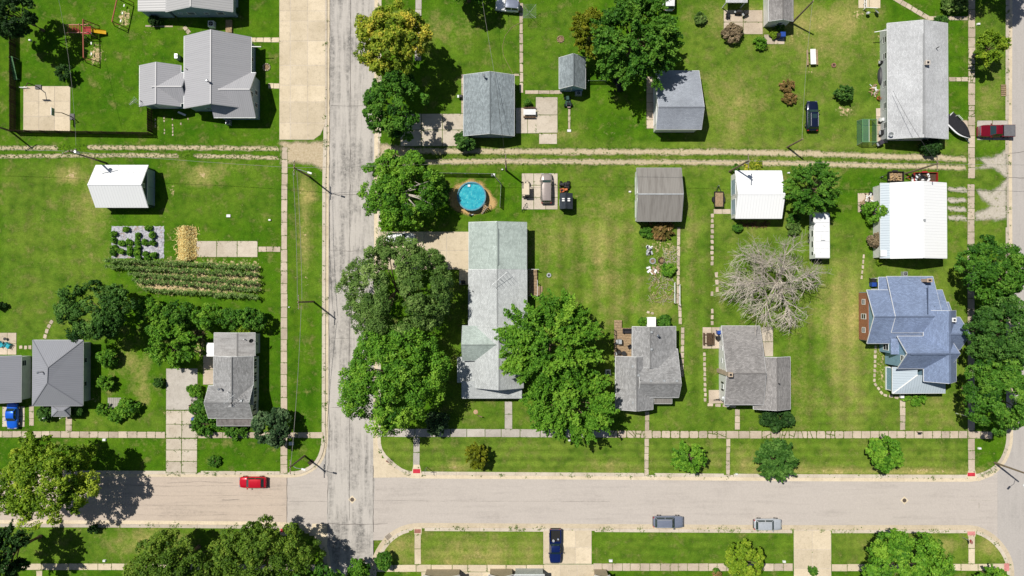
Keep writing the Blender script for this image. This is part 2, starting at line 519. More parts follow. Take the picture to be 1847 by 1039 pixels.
# EDGE order: walk west edge up ... close along the south and east
def inside(px, py, poly):
    r = np.zeros(px.shape, bool)
    n = len(poly)
    for i in range(n):
        x0, y0 = poly[i]; x1, y1 = poly[(i + 1) % n]
        if y0 == y1: continue
        c = ((y0 > py) != (y1 > py)) & (px < (x1 - x0) * (py - y0) / (y1 - y0) + x0)
        r ^= c
    return r
def wpoly(pts):
    return [(p.x, p.y) for p in poly_w(pts)]
ROADW = wpoly([(588, -400)] + EDGE_NW[1:] + EDGE_SW + EDGE_SE + [(2600, 1500), (2600, -400)] + EDGE_NE[::-1])

def make_ground():
    cell = 0.4
    xs = np.concatenate([[-900, -500, -300, -180, -130], np.arange(-100, 100.01, cell), [130, 180, 300, 500, 900]])
    ys = np.concatenate([[-900, -500, -300, -180, -120, -80], np.arange(-60, 62.01, cell), [90, 130, 200, 300, 500, 900]])
    X, Y = np.meshgrid(xs, ys)
    nx, ny = len(xs), len(ys)
    ins = inside(X, Y, ROADW)
    # keep a low margin only well inside the roadway
    Z = np.where(ins, -0.30, 0.0)
    # px coordinates of each vertex (z = 0)
    PX = X / H * FPX + CX
    PY = 530 - Y / H * FPX
    dry = np.zeros_like(X); bare = np.zeros_like(X); tone = np.zeros_like(X); mow = np.full_like(X, .5)
    def blob(a, cx, cy, rx, ry, amt, p=2):
        d = ((PX - cx) / rx) ** 2 + ((PY - cy) / ry) ** 2
        a += amt * np.exp(-d ** (p / 2))
    def box(a, x0, y0, x1, y1, amt, soft=4):
        w = 1 / (1 + np.exp(-(PX - x0) / soft)) / (1 + np.exp((PX - x1) / soft)) / (1 + np.exp(-(PY - y0) / soft)) / (1 + np.exp((PY - y1) / soft))
        a += amt * w
    # yellower lawns
    for r in ((0, 290, 195, 620, .42), (683, 790, 1745, 860, .62), (800, 400, 1560, 780, .42), (1230, 0, 1600, 270, .5), (1500, 460, 1745, 780, .6), (683, 955, 985, 1018, .75), (1070, 955, 1430, 1018, .3),
              (1500, 955, 1820, 1018, .7), (750, 255, 1750, 305, .5), (1000, 300, 1500, 420, .4), (1759, 0, 1820, 260, .4), (765, 10, 1060, 260, .22), (0, 950, 560, 1018, .3), (60, 740, 300, 780, .35), (300, 300, 504, 400, .2), (525, 330, 585, 560, .25), (1708, 300, 1820, 460, .45)):
        box(tone, *r)
    # dry and bare places seen in the photograph
    for r in ((125, 318, 30, 16, .75), (365, 318, 30, 16, .7), (160, 390, 40, 60, .3), (550, 400, 14, 90, .5), (555, 350, 14, 24, .45), (985, 440, 50, 60, .28), (1110, 480, 30, 110, .3), (1080, 420, 40, 60, .25), (1500, 560, 40, 60, .35),
              (1520, 640, 30, 120, .35), (1490, 330, 34, 20, .55), (1545, 560, 22, 60, .35), (1400, 30, 120, 26, .5), (1530, 35, 30, 30, .5), (1480, 85, 70, 50, .35), (1300, 180, 60, 70, .2), (1340, 200, 40, 60, .25), (860, 1000, 100, 30, .5), (715, 985, 30, 22, .5),
              (1660, 850, 110, 8, .75), (1490, 849, 70, 7, .6), (1260, 835, 40, 12, .35), (820, 842, 40, 7, .5), (1400, 845, 60, 8, .5), (1350, 835, 30, 20, .4), (1120, 842, 40, 10, .45), (1790, 190, 20, 60, .3), (800, 55, 60, 26, .3), (1000, 240, 40, 8, .5),
              (470, 1000, 0.1, .1, 0), (270, 975, 60, 24, .6), (400, 300, 100, 10, .3), (1075, 500, 20, 100, .2), (1250, 470, 14, 100, .25), (1180, 560, 30, 20, .4), (230, 660, 30, 60, .3), (260, 690, 16, 60, .35), (1700, 985, 20, 16, .6), (1780, 985, 24, 18, .5), (1440, 720, 40, 60, .2), (1680, 740, 60, 30, .2)):
        blob(dry, *r)
    for r in ((128, 316, 14, 9, .55), (366, 316, 14, 8, .5), (1523, 198, 16, 10, .62), (1486, 331, 12, 6, .5), (1462, 128, 8, 8, .42), (1655, 848, 26, 3.5, .5), (1695, 850, 16, 4, .5), (1490, 849, 36, 3, .45), (819, 843, 10, 3, .5), (1010, 71, 8, 7, .7), (185, 340, 0.1, .1, 0), (310, 340, 8, 12, .5),
              (265, 60, 9, 9, .25), (1548, 25, 10, 10, .55), (1185, 230, 6, 4, .4), (1095, 240, 26, 3, .35), (860, 1003, 14, 7, .3), (1420, 62, 60, 6, .3), (545, 350, 8, 12, .35), (548, 420, 6, 30, .32), (552, 500, 6, 40, .3), (170, 720, 14, 10, .5)):
        blob(bare, *r)
    for r in ((1169, 418, 1223, 545, .32), (210, 468, 470, 484, .5), (245, 486, 472, 520, .55), (270, 515, 472, 536, .4), (160, 78, 182, 117, .6), (212, 16, 232, 48, .6), (300, 410, 330, 466, .2), (1586, 52, 1598, 200, .5), (1583, 625, 1594, 700, .55), (296, 665, 300, 850, .3), (352, 590, 372, 640, .5)):
        box(bare, *r, soft=3)
    # mowing stripes
    st = np.sin(PX / 15.0 * math.pi) * .32 + np.sin(PX / 41.0 * math.pi + 1) * .15
    w = np.zeros_like(X); box(w, 955, 395, 1160, 600, 1); box(w, 1228, 400, 1300, 760, 1); box(w, 1440, 420, 1570, 770, .8); box(w, 525, 300, 585, 780, .7); box(w, 0, 300, 195, 610, .4); box(w, 765, 10, 935, 128, .5); box(w, 1060, 170, 1600, 262, .35)
    mow += st * w
    w = np.zeros_like(X); box(w, 690, 795, 1745, 860, 1); box(w, 765, 955, 980, 1015, .7); box(w, 1080, 955, 1425, 1015, .5); box(w, 1440, 690, 1740, 775, .6)
    mow += np.sin(PY / 8.0 * math.pi) * .38 * w
    mow = np.clip(mow, 0, 1)
    idx = np.arange(nx * ny).reshape(ny, nx)
    q = np.stack([idx[:-1, :-1], idx[:-1, 1:], idx[1:, 1:], idx[1:, :-1]], -1).reshape(-1, 4)
    me = bpy.data.meshes.new('ground')
    v = np.stack([X, Y, Z], -1).reshape(-1, 3)
    me.vertices.add(len(v)); me.vertices.foreach_set('co', v.astype(np.float32).ravel())
    me.loops.add(q.size); me.loops.foreach_set('vertex_index', q.astype(np.int32).ravel())
    me.polygons.add(len(q)); me.polygons.foreach_set('loop_start', np.arange(0, q.size, 4, dtype=np.int32)); me.polygons.foreach_set('loop_total', np.full(len(q), 4, np.int32))
    for nm, a in (('dry', dry), ('bare', bare), ('tone', tone), ('mow', mow)):
        at = me.attributes.new(nm, 'FLOAT', 'POINT'); at.data.foreach_set('value', a.astype(np.float32).ravel())
    me.materials.append(m_lawn)
    me.update(); me.validate()
    o = link('ground', me)
    struct(o)
make_ground()

RZ = -0.12
def sheet(name, pts, mat, z, parent=None):
    o = MB().sheet([(p.x, p.y) for p in poly_w(pts)], z).build(name, mat, parent)
    if parent is None: struct(o)
    return o
# roadways: each sheet 4 mm above the one below
sheet('cross_street', [(517, 838), (592, 838), (675, 838), (1900, 838), (2600, 838), (2600, 975), (517, 975)], m_road_ew, RZ + .000)
sheet('west_street', [(-900, 838), (518, 840), (517, 975), (-900, 970)], m_road_w, RZ + .004)
sheet('north_south_street', [(575, -400), (700, -400), (700, 830), (676, 860), (673, 945), (672, 1500), (590, 1500), (589, 945), (591, 860), (560, 830)], m_road_ns, RZ + .008)
sheet('east_street', [(1800, -400), (2600, -400), (2600, 1500), (1800, 1500)], m_road_e, RZ + .012)
roads = {o.name: o for o in bpy.data.objects}
# kerb returns and gutters: cream concrete strips with a raised kerb along the lawn edge
def smooth_line(pts, step=0.8):
    w = [P(x, y) for x, y in pts]
    out = []
    for a, b in zip(w[:-1], w[1:]):
        n = max(1, int((b - a).length / step)) if (b - a).length < 90 else 12
        for i in range(n): out.append(a.lerp(b, i / n))
    out.append(w[-1])
    for _ in range(2):
        out = [out[0]] + [(out[i-1] + out[i] * 2 + out[i+1]) / 4 for i in range(1, len(out) - 1)] + [out[-1]]
    return out
def offset_line(line, d):
    res = []
    for i, p in enumerate(line):
        t = (line[min(i+1, len(line)-1)] - line[max(i-1, 0)]).normalized()
        res.append(p + Vector((t.y, -t.x, 0)) * d)        # to the right of travel
    return res
KERB_LINES = []
def kerb(pts, side, gut=0.75, skip=()):
    """side=+1: road is on the right of travel"""
    L = smooth_line(pts)
    KERB_LINES.append((L, side))
    k = MB(); g = MB()
    a, b, c = offset_line(L, -0.42 * side), offset_line(L, 0.14 * side), offset_line(L, gut * side)
    for i in range(len(L) - 1):
        mid = (L[i] + L[i+1]) / 2
        q = (mid.x / H * FPX + CX, 530 - mid.y / H * FPX)
        low = any(x0 <= q[0] <= x1 and y0 <= q[1] <= y1 for x0, y0, x1, y1 in skip)
        top = -0.04 if low else 0.012
        A, A2, B, B2, Cc, C2 = a[i], a[i+1], b[i], b[i+1], c[i], c[i+1]
        if i % 4 == 3:
            A2 = A.lerp(A2, .97); B2 = B.lerp(B2, .97)
        k.add([(A.x,A.y,top-.004),(A2.x,A2.y,top-.004),(B2.x,B2.y,top),(B.x,B.y,top),(A.x,A.y,-.3),(A2.x,A2.y,-.3),(B2.x,B2.y,-.3),(B.x,B.y,-.3)],
              [(0,3,2,1),(0,1,5,4),(1,2,6,5),(2,3,7,6),(3,0,4,7)] if side > 0 else [(0,1,2,3),(0,4,5,1),(1,5,6,2),(2,6,7,3),(3,7,4,0)])
        g.add([(B.x,B.y,RZ+.02),(B2.x,B2.y,RZ+.02),(C2.x,C2.y,RZ+.016),(Cc.x,Cc.y,RZ+.016)], [(0,3,2,1) if side > 0 else (0,1,2,3)])
    struct(k.build('kerb', m_conc_old)); struct(g.build('gutter', m_conc))
kerb(EDGE_NW, -1, 0.6, [(295, 840, 360, 860), (505, 840, 521, 860)])
kerb(EDGE_NE[:13], 1, 0.75, [(676, 250, 690, 306), (676, 415, 690, 520), (740, 840, 762, 862), (1160, 850, 1175, 864), (1308, 850, 1320, 864)])
kerb(EDGE_NE[11:], 1, 0.75, [(1740, 850, 1764, 866), (1810, 216, 1826, 252), (1810, 275, 1826, 410)])
kerb(EDGE_SW, -1, 0.7, [(500, 940, 570, 980)])
kerb(EDGE_SE, -1, 0.85, [(740, 945, 764, 960), (980, 945, 1075, 962), (1425, 945, 1502, 962), (1740, 945, 1764, 962)])
# cream concrete apron at the corner, beside the junction
sheet('corner_apron', [(673, 786), (681.5, 789), (682, 812), (690, 826), (706, 832), (712, 845), (734, 855), (745, 861), (673, 862)], m_conc, RZ + .024)
sheet('corner_apron', [(563, 945), (590, 945), (590, 984), (584, 984), (566, 966), (560, 960)], m_conc, RZ + .024)

def edge_attr(o, vals):
    at = o.data.attributes.new('edge', 'FLOAT', 'POINT'); at.data.foreach_set('value', vals)
def ragged(name, pts, mat, z, amp=0.25, step=0.6, parent=None, fade=0.9):
    w = [(p.x, p.y) for p in poly_w(pts)]
    a = np.array(w); c = .3
    xs = np.arange(a[:, 0].min() - .6, a[:, 0].max() + .6 + c, c); ys = np.arange(a[:, 1].min() - .6, a[:, 1].max() + .6 + c, c)
    X, Y = np.meshgrid(xs, ys)
    D = np.full(X.shape, 1e9)
    for p, q in zip(w, w[1:] + w[:1]):
        p, q = np.array(p), np.array(q); d = q - p; l2 = max(d @ d, 1e-9)
        t = np.clip(((X - p[0]) * d[0] + (Y - p[1]) * d[1]) / l2, 0, 1)
        D = np.minimum(D, np.hypot(X - p[0] - t * d[0], Y - p[1] - t * d[1]))
    D = np.where(inside(X, Y, w), D, -D)
    E = np.clip(.75 - D / fade * .75, 0, 1.3)
    keep = D > -.5
    idx = -np.ones(X.shape, int); idx[keep] = np.arange(keep.sum())
    fs = []
    for jy in range(X.shape[0] - 1):
        for ix in range(X.shape[1] - 1):
            q = (idx[jy, ix], idx[jy, ix+1], idx[jy+1, ix+1], idx[jy+1, ix])
            if min(q) >= 0: fs.append(tuple(int(v) for v in q))
    o = MB().add([(x, y, z) for x, y in zip(X[keep], Y[keep])], fs).build(name, mat, parent)
    edge_attr(o, [float(v) for v in E[keep]])
    if parent is None: struct(o)
    return o
def ribbon(name, pts, hw, mat, z, amp=0.25, gaps=()):
    L = smooth_line(pts, 0.6)
    vs = []; fs = []; ev = []
    hw = hw + amp
    for i, p in enumerate(L):
        t = (L[min(i+1, len(L)-1)] - L[max(i-1, 0)]).normalized(); nn = Vector((-t.y, t.x, 0))
        q = P_inv(p)
        cut = 1.0 if any(g0 <= q[0] <= g1 for g0, g1 in gaps) or i in (0, len(L) - 1) else 0.0
        for s, e in ((1, 1.15), (0, 0.05), (-1, 1.15)):
            a = p + nn * hw * s; vs.append((a.x, a.y, z)); ev.append(max(e, cut * 1.2))
    for i in range(len(L) - 1):
        fs += [(3*i, 3*i+1, 3*i+4, 3*i+3), (3*i+1, 3*i+2, 3*i+5, 3*i+4)]
    o = MB().add(vs, fs).build(name, mat); edge_attr(o, ev)
    return struct(o)
def P_inv(p):
    return (p.x / H * FPX + CX, 530 - p.y / H * FPX)
TRACKS = []
def track(pts, hw, mat=None, amp=0.25, gaps=()):
    TRACKS.append((pts, hw))
    ribbon('gravel_track', pts, hw, mat or m_gravel, 0.008, amp, gaps)
track([(-60, 268), (30, 267), (100, 267), (230, 266), (400, 267), (506, 269)], 0.2, amp=.45, gaps=[(104, 158)])
track([(-60, 283), (100, 281), (230, 280), (400, 282), (506, 285)], 0.12, amp=.45, gaps=[(320, 345)])
track([(735, 272), (900, 273), (1100, 274), (1300, 274), (1450, 277), (1600, 282), (1746, 287)], 0.5, amp=.35)
track([(735, 292), (900, 291), (1100, 292), (1300, 293), (1450, 295), (1600, 299), (1746, 303)], 0.42, amp=.35)
ragged('dirt_apron', [(505, 254), (588, 254), (588, 310), (560, 298), (540, 294), (505, 296)], m_dirt, 0.004, .3)
ragged('alley_mouth', [(682, 258), (715, 262), (748, 266), (766, 272), (748, 282), (766, 292), (748, 298), (704, 300), (684, 304)], m_dirt, 0.004, .3)
ragged('alley_mouth', [(1759, 284), (1790, 284), (1812, 270), (1818, 268), (1818, 322), (1800, 310), (1785, 304), (1759, 304), (1775, 297)], m_gravel_w, 0.004, .3)
ragged('gravel_drive', [(1760, 341), (1786, 345), (1802, 334), (1818, 322), (1818, 398), (1790, 397), (1759, 398), (1759, 385), (1785, 372), (1770, 362)], m_gravel_w, 0.004, .5)
for yy in (342, 361, 377, 393):
    track([(1706, yy), (1730, yy), (1748, yy + 1)], 0.42, m_gravel_w, .3)
ragged('pool_sand', [(808, 352), (822, 332), (848, 324), (872, 328), (884, 345), (898, 362), (890, 376), (872, 386), (845, 390), (826, 384), (812, 372)], m_sand, 0.004, .25)

# ---- slabs: every slab one object with shared mesh
def unit_slab():
    mb = MB()
    mb.frus(-.5, -.5, .5, .5, 0.0, 1.0, 0.015)
    return mb
SLABS = {}
def slab_mesh(mat):
    if mat.name not in SLABS:
        SLABS[mat.name] = unit_slab().mesh('slab', mat)
    return SLABS[mat.name]
WEEDS = []
def put_slab(parent, x0, y0, x1, y1, mat, top=0.035, gap=0.03, name='slab', wob=True):
    o = link(name, slab_mesh(mat), parent)
    o.location = ((x0 + x1) / 2, (y0 + y1) / 2, -0.03)
    o.scale = (abs(x1 - x0) - gap, abs(y1 - y0) - gap, 0.03 + top + (random.uniform(-.006, .012) if wob else random.uniform(0, .003)))
    if wob: o.rotation_euler = (0, 0, random.uniform(-.008, .008))
    return o
def pavement(name, rect, nx, ny, mat, joint=None, top=0.03, gap=0.03, weeds=0.3, jit=0.0):
    x0, y0, x1, y1 = W(*rect)
    base = struct(MB().sheet([(x0, y0), (x1, y0), (x1, y1), (x0, y1)], 0.012).build(name, joint or m_joint))
    xs = [x0 + (x1 - x0) * i / nx for i in range(nx + 1)]
    ys = [y0 + (y1 - y0) * i / ny for i in range(ny + 1)]
    if jit:
        xs = [x + (random.uniform(-jit, jit) * (x1 - x0) / nx if 0 < i < nx else 0) for i, x in enumerate(xs)]
        ys = [y + (random.uniform(-jit, jit) * (y1 - y0) / ny if 0 < i < ny else 0) for i, y in enumerate(ys)]
    for i in range(nx):
        for j in range(ny):
            put_slab(base, xs[i], ys[j], xs[i+1], ys[j+1], mat, top, gap)
    for i in range(nx + 1):
        for t in range(int((y1 - y0) * weeds * 1.5)):
            WEEDS.append((xs[i] + random.gauss(0, .08), random.uniform(y0, y1), random.uniform(.08, .22)))
    for j in range(ny + 1):
        for t in range(int((x1 - x0) * weeds * 1.5)):
            WEEDS.append((random.uniform(x0, x1), ys[j] + random.gauss(0, .08), random.uniform(.08, .22)))
    return base
def walk_line(name, a, b, wpx, npx, mat, weeds=0.25, gap=0.035, jit=.12):
    """straight walk from a to b (photo px along its centre line), slabs npx long; works for slightly tilted lines"""
    A, B = P(*a), P(*b)
    d = (B - A); L = d.length; d.normalize(); nn = Vector((-d.y, d.x, 0)); hw = M_(wpx) / 2
    c = [A + nn * hw, B + nn * hw, B - nn * hw, A - nn * hw]
    base = struct(MB().sheet([(p.x, p.y) for p in c][::-1], 0.012).build(name, m_joint))
    n = max(1, round(L / M_(npx))); ang = math.atan2(d.y, d.x)
    ts = [i / n + (random.uniform(-jit, jit) / n if 0 < i < n else 0) for i in range(n + 1)]
    for i in range(n):
        m = A + d * (L * (ts[i] + ts[i+1]) / 2)
        o = link('slab', slab_mesh(mat), base)
        o.location = (m.x + random.uniform(-.02, .02) * nn.x, m.y + random.uniform(-.02, .02) * nn.y, -0.03)
        o.scale = (L * (ts[i+1] - ts[i]) - gap, 2 * hw - .02 - random.uniform(0, .07), 0.06 + random.uniform(-.006, .012))
        o.rotation_euler = (0, 0, ang + random.uniform(-.012, .012))
    for k in range(int(L * weeds * 3)):
        t = random.random(); s = random.choice((-1, 1))
        p = A + d * (L * t) + nn * (s * (hw + random.gauss(0.02, .06)))
        WEEDS.append((p.x, p.y, random.uniform(.08, .2)))
    for t in ts:
        for k in range(random.randint(0, 3)):
            p = A + d * (L * t) + nn * random.uniform(-hw, hw)
            WEEDS.append((p.x, p.y, random.uniform(.06, .16)))
    return base
def split_poly(poly, rnd):
    c = Vector((sum(p.x for p in poly) / len(poly), sum(p.y for p in poly) / len(poly), 0))
    a = rnd.uniform(0, math.pi); d = Vector((math.cos(a), math.sin(a), 0)); c = c + Vector((rnd.uniform(-.15, .15), rnd.uniform(-.15, .15), 0))
    l, r = [], []
    n = len(poly)
    for i in range(n):
        p, q = poly[i], poly[(i+1) % n]
        sp, sq = (p - c).cross(d).z, (q - c).cross(d).z
        (l if sp >= 0 else r).append(p)
        if (sp >= 0) != (sq >= 0):
            x = p.lerp(q, sp / (sp - sq)); l.append(x); r.append(x)
    return l, r
def stone(parent, poly, mat, shrink=0.06, name='stone'):
    c = Vector((sum(p.x for p in poly) / len(poly), sum(p.y for p in poly) / len(poly), 0))
    out = []
    n = len(poly)
    for i, p in enumerate(poly):
        for t in (0.12, 0.5, 0.88):
            q = poly[i].lerp(poly[(i+1) % n], t)
            v = c - q
            q = q + v.normalized() * (shrink + random.uniform(0, .05) + (0 if t == .5 else .015)) if v.length > .1 else q
            out.append((q.x, q.y))
    mb = MB(); top = 0.03 + random.uniform(0, .02)
    area = sum(out[i][0] * out[(i+1) % len(out)][1] - out[(i+1) % len(out)][0] * out[i][1] for i in range(len(out)))
    if area < 0: out.reverse()
    mb.prism(out, -.03, top)
    return mb.build(name, mat, parent)
def broken_walk(a, b, wpx, npx, mat, cut=.75, seed=1):
    rnd = random.Random(seed)
    A, B = P(*a), P(*b); d = B - A; L = d.length; d.normalize(); nn = Vector((-d.y, d.x, 0)); hw = M_(wpx) / 2
    base = struct(MB().sheet([(p.x, p.y) for p in (A - nn * hw, B - nn * hw, B + nn * hw, A + nn * hw)], 0.012).build('sidewalk', m_joint))
    n = round(L / M_(npx))
    for i in range(n):
        p0, p1 = A + d * (L * i / n), A + d * (L * (i + 1) / n)
        ps = [[p0 - nn * hw, p1 - nn * hw, p1 + nn * hw, p0 + nn * hw]]
        while rnd.random() < cut and len(ps) < 4:
            k = max(range(len(ps)), key=lambda j: len(ps[j]) + rnd.random())
            l, r = split_poly(ps.pop(k), rnd)
            ps += [x for x in (l, r) if len(x) > 2]
        for q in ps: stone(base, q, mat, 0.05)
    for k in range(int(L * 2)):
        p = A + d * rnd.uniform(0, L) + nn * rnd.uniform(-hw, hw)
        WEEDS.append((p.x, p.y, rnd.uniform(.06, .14)))
def stone_path(name, line, wpx, step, seed, mat=None, miss=.1):
    rnd = random.Random(seed)
    L = [P(*p) for p in line]; hw = M_(wpx) / 2
    base = None
    for a, b in zip(L[:-1], L[1:]):
        d = b - a; n = max(1, round(d.length / M_(step))); dd = d.normalized(); nn = Vector((-dd.y, dd.x, 0))
        for i in range(n):
            if rnd.random() < miss: continue
            p0 = a.lerp(b, (i + rnd.uniform(.02, .12)) / n); p1 = a.lerp(b, (i + rnd.uniform(.86, .98)) / n)
            w0, w1, w2, w3 = [hw * rnd.uniform(.7, 1.1) for _ in range(4)]
            if base is None:
                m = L[0].lerp(L[-1], .5)
                dl = (L[-1] - L[0]).normalized(); n2 = Vector((-dl.y, dl.x, 0)) * .06
                base = struct(MB().sheet([(q.x, q.y) for q in (L[0] - n2, L[-1] - n2, L[-1] + n2, L[0] + n2)], 0.006).build(name, m_joint))
            stone(base, [p0 - nn * w0, p1 - nn * w1, p1 + nn * w2, p0 + nn * w3], mat or m_walk, 0.03)
# concrete lot beside the street
lx0, ly0, lx1, ly1 = W(504, -60, 587, 252)
lot = struct(MB().sheet([(p.x, p.y) for p in poly_w([(504, 252), (566, 252), (578, 243), (586, 226), (587.5, -60), (504, -60)])], 0.012).build('concrete_lot', m_conc_old))
ysl = [252, 222, 184, 154, 118, 74, 38, 20, -22, -60]
for (xa, xb) in ((504, 523.5), (524, 555), (555, 587)):
    for a, b in zip(ysl[:-1], ysl[1:]):
        if xa == 555 and a == 252:
            o = stone(lot, [P(555, 252), P(566, 252), P(578, 243), P(586, 226), P(586.5, 222), P(555, 222)], m_conc, .012, 'slab'); continue
        w = W(xa, b, xb, a); put_slab(lot, w[0], w[1], w[2], w[3], m_conc, .03, .02, wob=False)
# sidewalks
walk_line('sidewalk', (513.5, 265), (512.5, 450), 11, 22, m_walk)
walk_line('sidewalk', (512.5, 450), (512, 780), 12, 21, m_walk)
walk_line('sidewalk', (512, 790), (512, 854), 13, 18, m_walk)
walk_line('sidewalk', (-30, 783), (298, 784.5), 12, 17, m_walk)
walk_line('sidewalk', (357, 785), (583, 785), 11, 22, m_walk, .5)
walk_line('sidewalk', (682, 780.5), (1100, 782), 15, 33, m_conc_grey, .12)
broken_walk((1098, 783), (1163, 783.3), 14, 16, m_walk, .7, 3)
walk_line('sidewalk', (1163, 783.3), (1176, 783.3), 15, 14, m_walk)
broken_walk((1176, 783.4), (1310, 784), 14, 16, m_walk, .55, 5)
walk_line('sidewalk', (1310, 784), (1374, 784), 14, 22, m_walk)
broken_walk((1374, 784), (1522, 784), 14, 17, m_walk, .72, 9)
walk_line('sidewalk', (1522, 784), (1745, 784), 13.5, 16, m_walk, .2, .06, .05)
walk_line('sidewalk', (1746, 784), (1790, 785), 13.5, 18, m_walk)
walk_line('sidewalk', (1752.5, -20), (1752.5, 105), 13, 17, m_walk)
broken_walk((1752.5, 105), (1752.5, 150), 13, 12, m_walk, .8, 12)
walk_line('sidewalk', (1752.5, 150), (1752.5, 190), 13, 17, m_walk)
broken_walk((1752.5, 190), (1752.5, 210), 12, 12, m_walk, .8, 15)
walk_line('sidewalk', (1752.5, 210), (1752, 322), 13, 20, m_walk)
walk_line('sidewalk', (1751.5, 332), (1751, 460), 13, 20, m_walk, .5)
walk_line('sidewalk', (1751, 460), (1752, 777), 13, 20, m_walk)
walk_line('sidewalk', (1752, 791), (1752.5, 851), 12.5, 20, m_walk)
walk_line('sidewalk', (-30, 1022), (250, 1022.5), 12, 26, m_conc)
walk_line('sidewalk', (250, 1022.5), (590, 1024), 12, 26, m_conc)
walk_line('sidewalk', (680, 1025), (980, 1025), 13, 33, m_conc, .08)
walk_line('sidewalk', (1070, 1023), (1430, 1023), 14, 17.5, m_walk, .12)
walk_line('sidewalk', (1500, 1024), (1820, 1023), 13, 30, m_conc)
walk_line('sidewalk', (751.5, 789), (751, 843), 12, 26, m_conc_grey, .1)
walk_line('sidewalk', (753.5, 964), (753.5, 1018), 12, 27, m_conc, .1)
walk_line('sidewalk', (1752.5, 967), (1752.5, 1017), 12, 20, m_conc, .1)
walk_line('sidewalk', (71, 1029), (71, 1060), 11, 15, m_conc, .1)
walk_line('sidewalk', (755, -20), (754, 110), 12, 19, m_conc_grey, .1)
# garden paths
walk_line('front_path', (917, 724), (917, 774), 14, 27, m_conc_grey, .1)
walk_line('front_path', (1167, 742), (1167, 776), 8, 17, m_walk)
walk_line('front_path', (1166.5, 791), (1166, 858), 8, 13, m_walk, .5)
walk_line('front_path', (1313.5, 791), (1313, 859), 7.5, 13, m_walk, .4)
walk_line('front_path', (1330, 738), (1330, 775), 9.5, 13, m_walk, .3)
walk_line('front_path', (1628, 722), (1628, 776), 10, 12, m_walk)
walk_line('front_path', (124, 752), (124, 778), 12, 14, m_walk)
walk_line('front_path', (57, 731), (57, 768), 9, 13, m_walk)
walk_line('front_path', (466, 449.5), (506, 449.5), 10, 13, m_walk)
walk_line('front_path', (448, 72), (504, 72), 9, 14, m_conc)
walk_line('front_path', (484, 155), (504, 155), 10, 10, m_conc)
walk_line('front_path', (332, 48), (342, 60), 8, 9, m_walk)
walk_line('front_path', (1673, 33), (1746, 33), 7.5, 13, m_walk)
walk_line('front_path', (1605, -8), (1675, 33), 9, 11, m_walk)
walk_line('front_path', (1711, 143), (1746, 143), 8, 12, m_walk)
walk_line('garden_path', (940, 5), (940.5, 168), 6.5, 18, m_walk, .3, .09)
walk_line('garden_path', (947, 166.5), (1014, 166), 7, 22, m_walk, .4)
walk_line('garden_path', (926, 135), (937, 135), 4, 11, m_walk)
walk_line('garden_path', (1027, 196), (1026.5, 233), 4.5, 12, m_walk, .3)
walk_line('garden_path', (1224, 410), (1223, 548), 6, 17, m_walk, .5)
walk_line('garden_path', (1226, 548), (1227, 585), 6, 14, m_walk, .4)
walk_line('garden_path', (1231.5, 590), (1230, 680), 6.5, 11, m_walk, .3, .08)
stone_path('garden_path', [(1284.5, 384), (1284.5, 480)], 7, 9.5, 21)
stone_path('garden_path', [(1292, 490), (1294, 528)], 7, 11, 22, miss=0)
stone_path('garden_path', [(1284, 524), (1284.5, 588)], 6.5, 11, 23, miss=.3)
stone_path('garden_path', [(1270.5, 634), (1272, 726)], 6.5, 9, 25, miss=0)
stone_path('garden_path', [(1275, 730), (1328, 733)], 6.5, 12, 26, miss=0)
stone_path('garden_path', [(1579, 622), (1577, 690), (1592, 712), (1622, 718)], 6, 9, 27, miss=0)
stone_path('garden_path', [(1558, 458), (1554, 505)], 5, 9, 28, miss=0)
stone_path('garden_path', [(95, 577), (86, 592), (80, 612)], 8, 10, 29, miss=0)
stone_path('garden_path', [(34, 626), (58, 626)], 8, 9, 30, miss=0)
stone_path('stone_row', [(1166, 562), (1180, 566)], 6, 7, 31, miss=0)
for i, (x, ya, yb) in enumerate(((280, 213, 237), (296, 210, 243), (311, 212, 246), (326, 215, 232), (339, 212, 222))):
    stone_path('stepping_stones', [(x, ya), (x + 1, yb)], 3.5, 5.5, 40 + i, miss=.25)
walk_line('stone_edging', (262, 47), (312, 48), 3.5, 12, m_walk, .2)
# driveways, patios and pads
pavement('driveway', (299, 664, 357, 740), 1, 1, m_conc_grey, weeds=.2)
pavement('driveway', (299, 740.5, 357, 790), 2, 2, m_conc_old, weeds=.8)
pavement('driveway', (299, 791, 356, 853), 2, 3, m_conc_old, weeds=.8, gap=.05)
pavement('driveway', (683, 418, 846, 486), 4, 2, m_conc, m_conc_old, weeds=.03, gap=.015)
pavement('driveway', (828, 486, 846, 514), 1, 1, m_conc, weeds=.05)
pavement('driveway', (722, 205, 836, 264), 3, 2, m_conc_old, weeds=.6)
pavement('patio', (930, 194, 973, 241), 2, 1, m_conc_old, weeds=.3)
pavement('patio', (966, 175, 1006, 240), 1, 2, m_conc_old, weeds=.6)
pavement('patio', (972, 241, 1005, 260), 1, 1, m_conc_old, weeds=.6)
pavement('basketball_pad', (42, 155.5, 127, 237), 3, 3, m_conc, m_conc_old, weeds=.05, gap=.015)
pavement('old_pad', (354, 434.5, 465, 464), 3, 1, m_conc_old, weeds=.5)
pavement('parking_pad', (941, 312.5, 1006, 378), 3, 3, m_conc_old, weeds=.2)
pavement('driveway', (980, 957, 1067, 1017), 3, 2, m_conc, m_conc_old, weeds=.03, gap=.015)
pavement('driveway', (980, 1018, 1072, 1060), 3, 1, m_conc, m_conc_old, weeds=.03, gap=.015)
pavement('driveway', (760, 1032, 979, 1060), 6, 1, m_conc, m_conc_old, weeds=.03, gap=.015)
pavement('driveway', (1432, 957, 1499, 1060), 2, 3, m_conc, m_conc_old, weeds=.08, gap=.02)
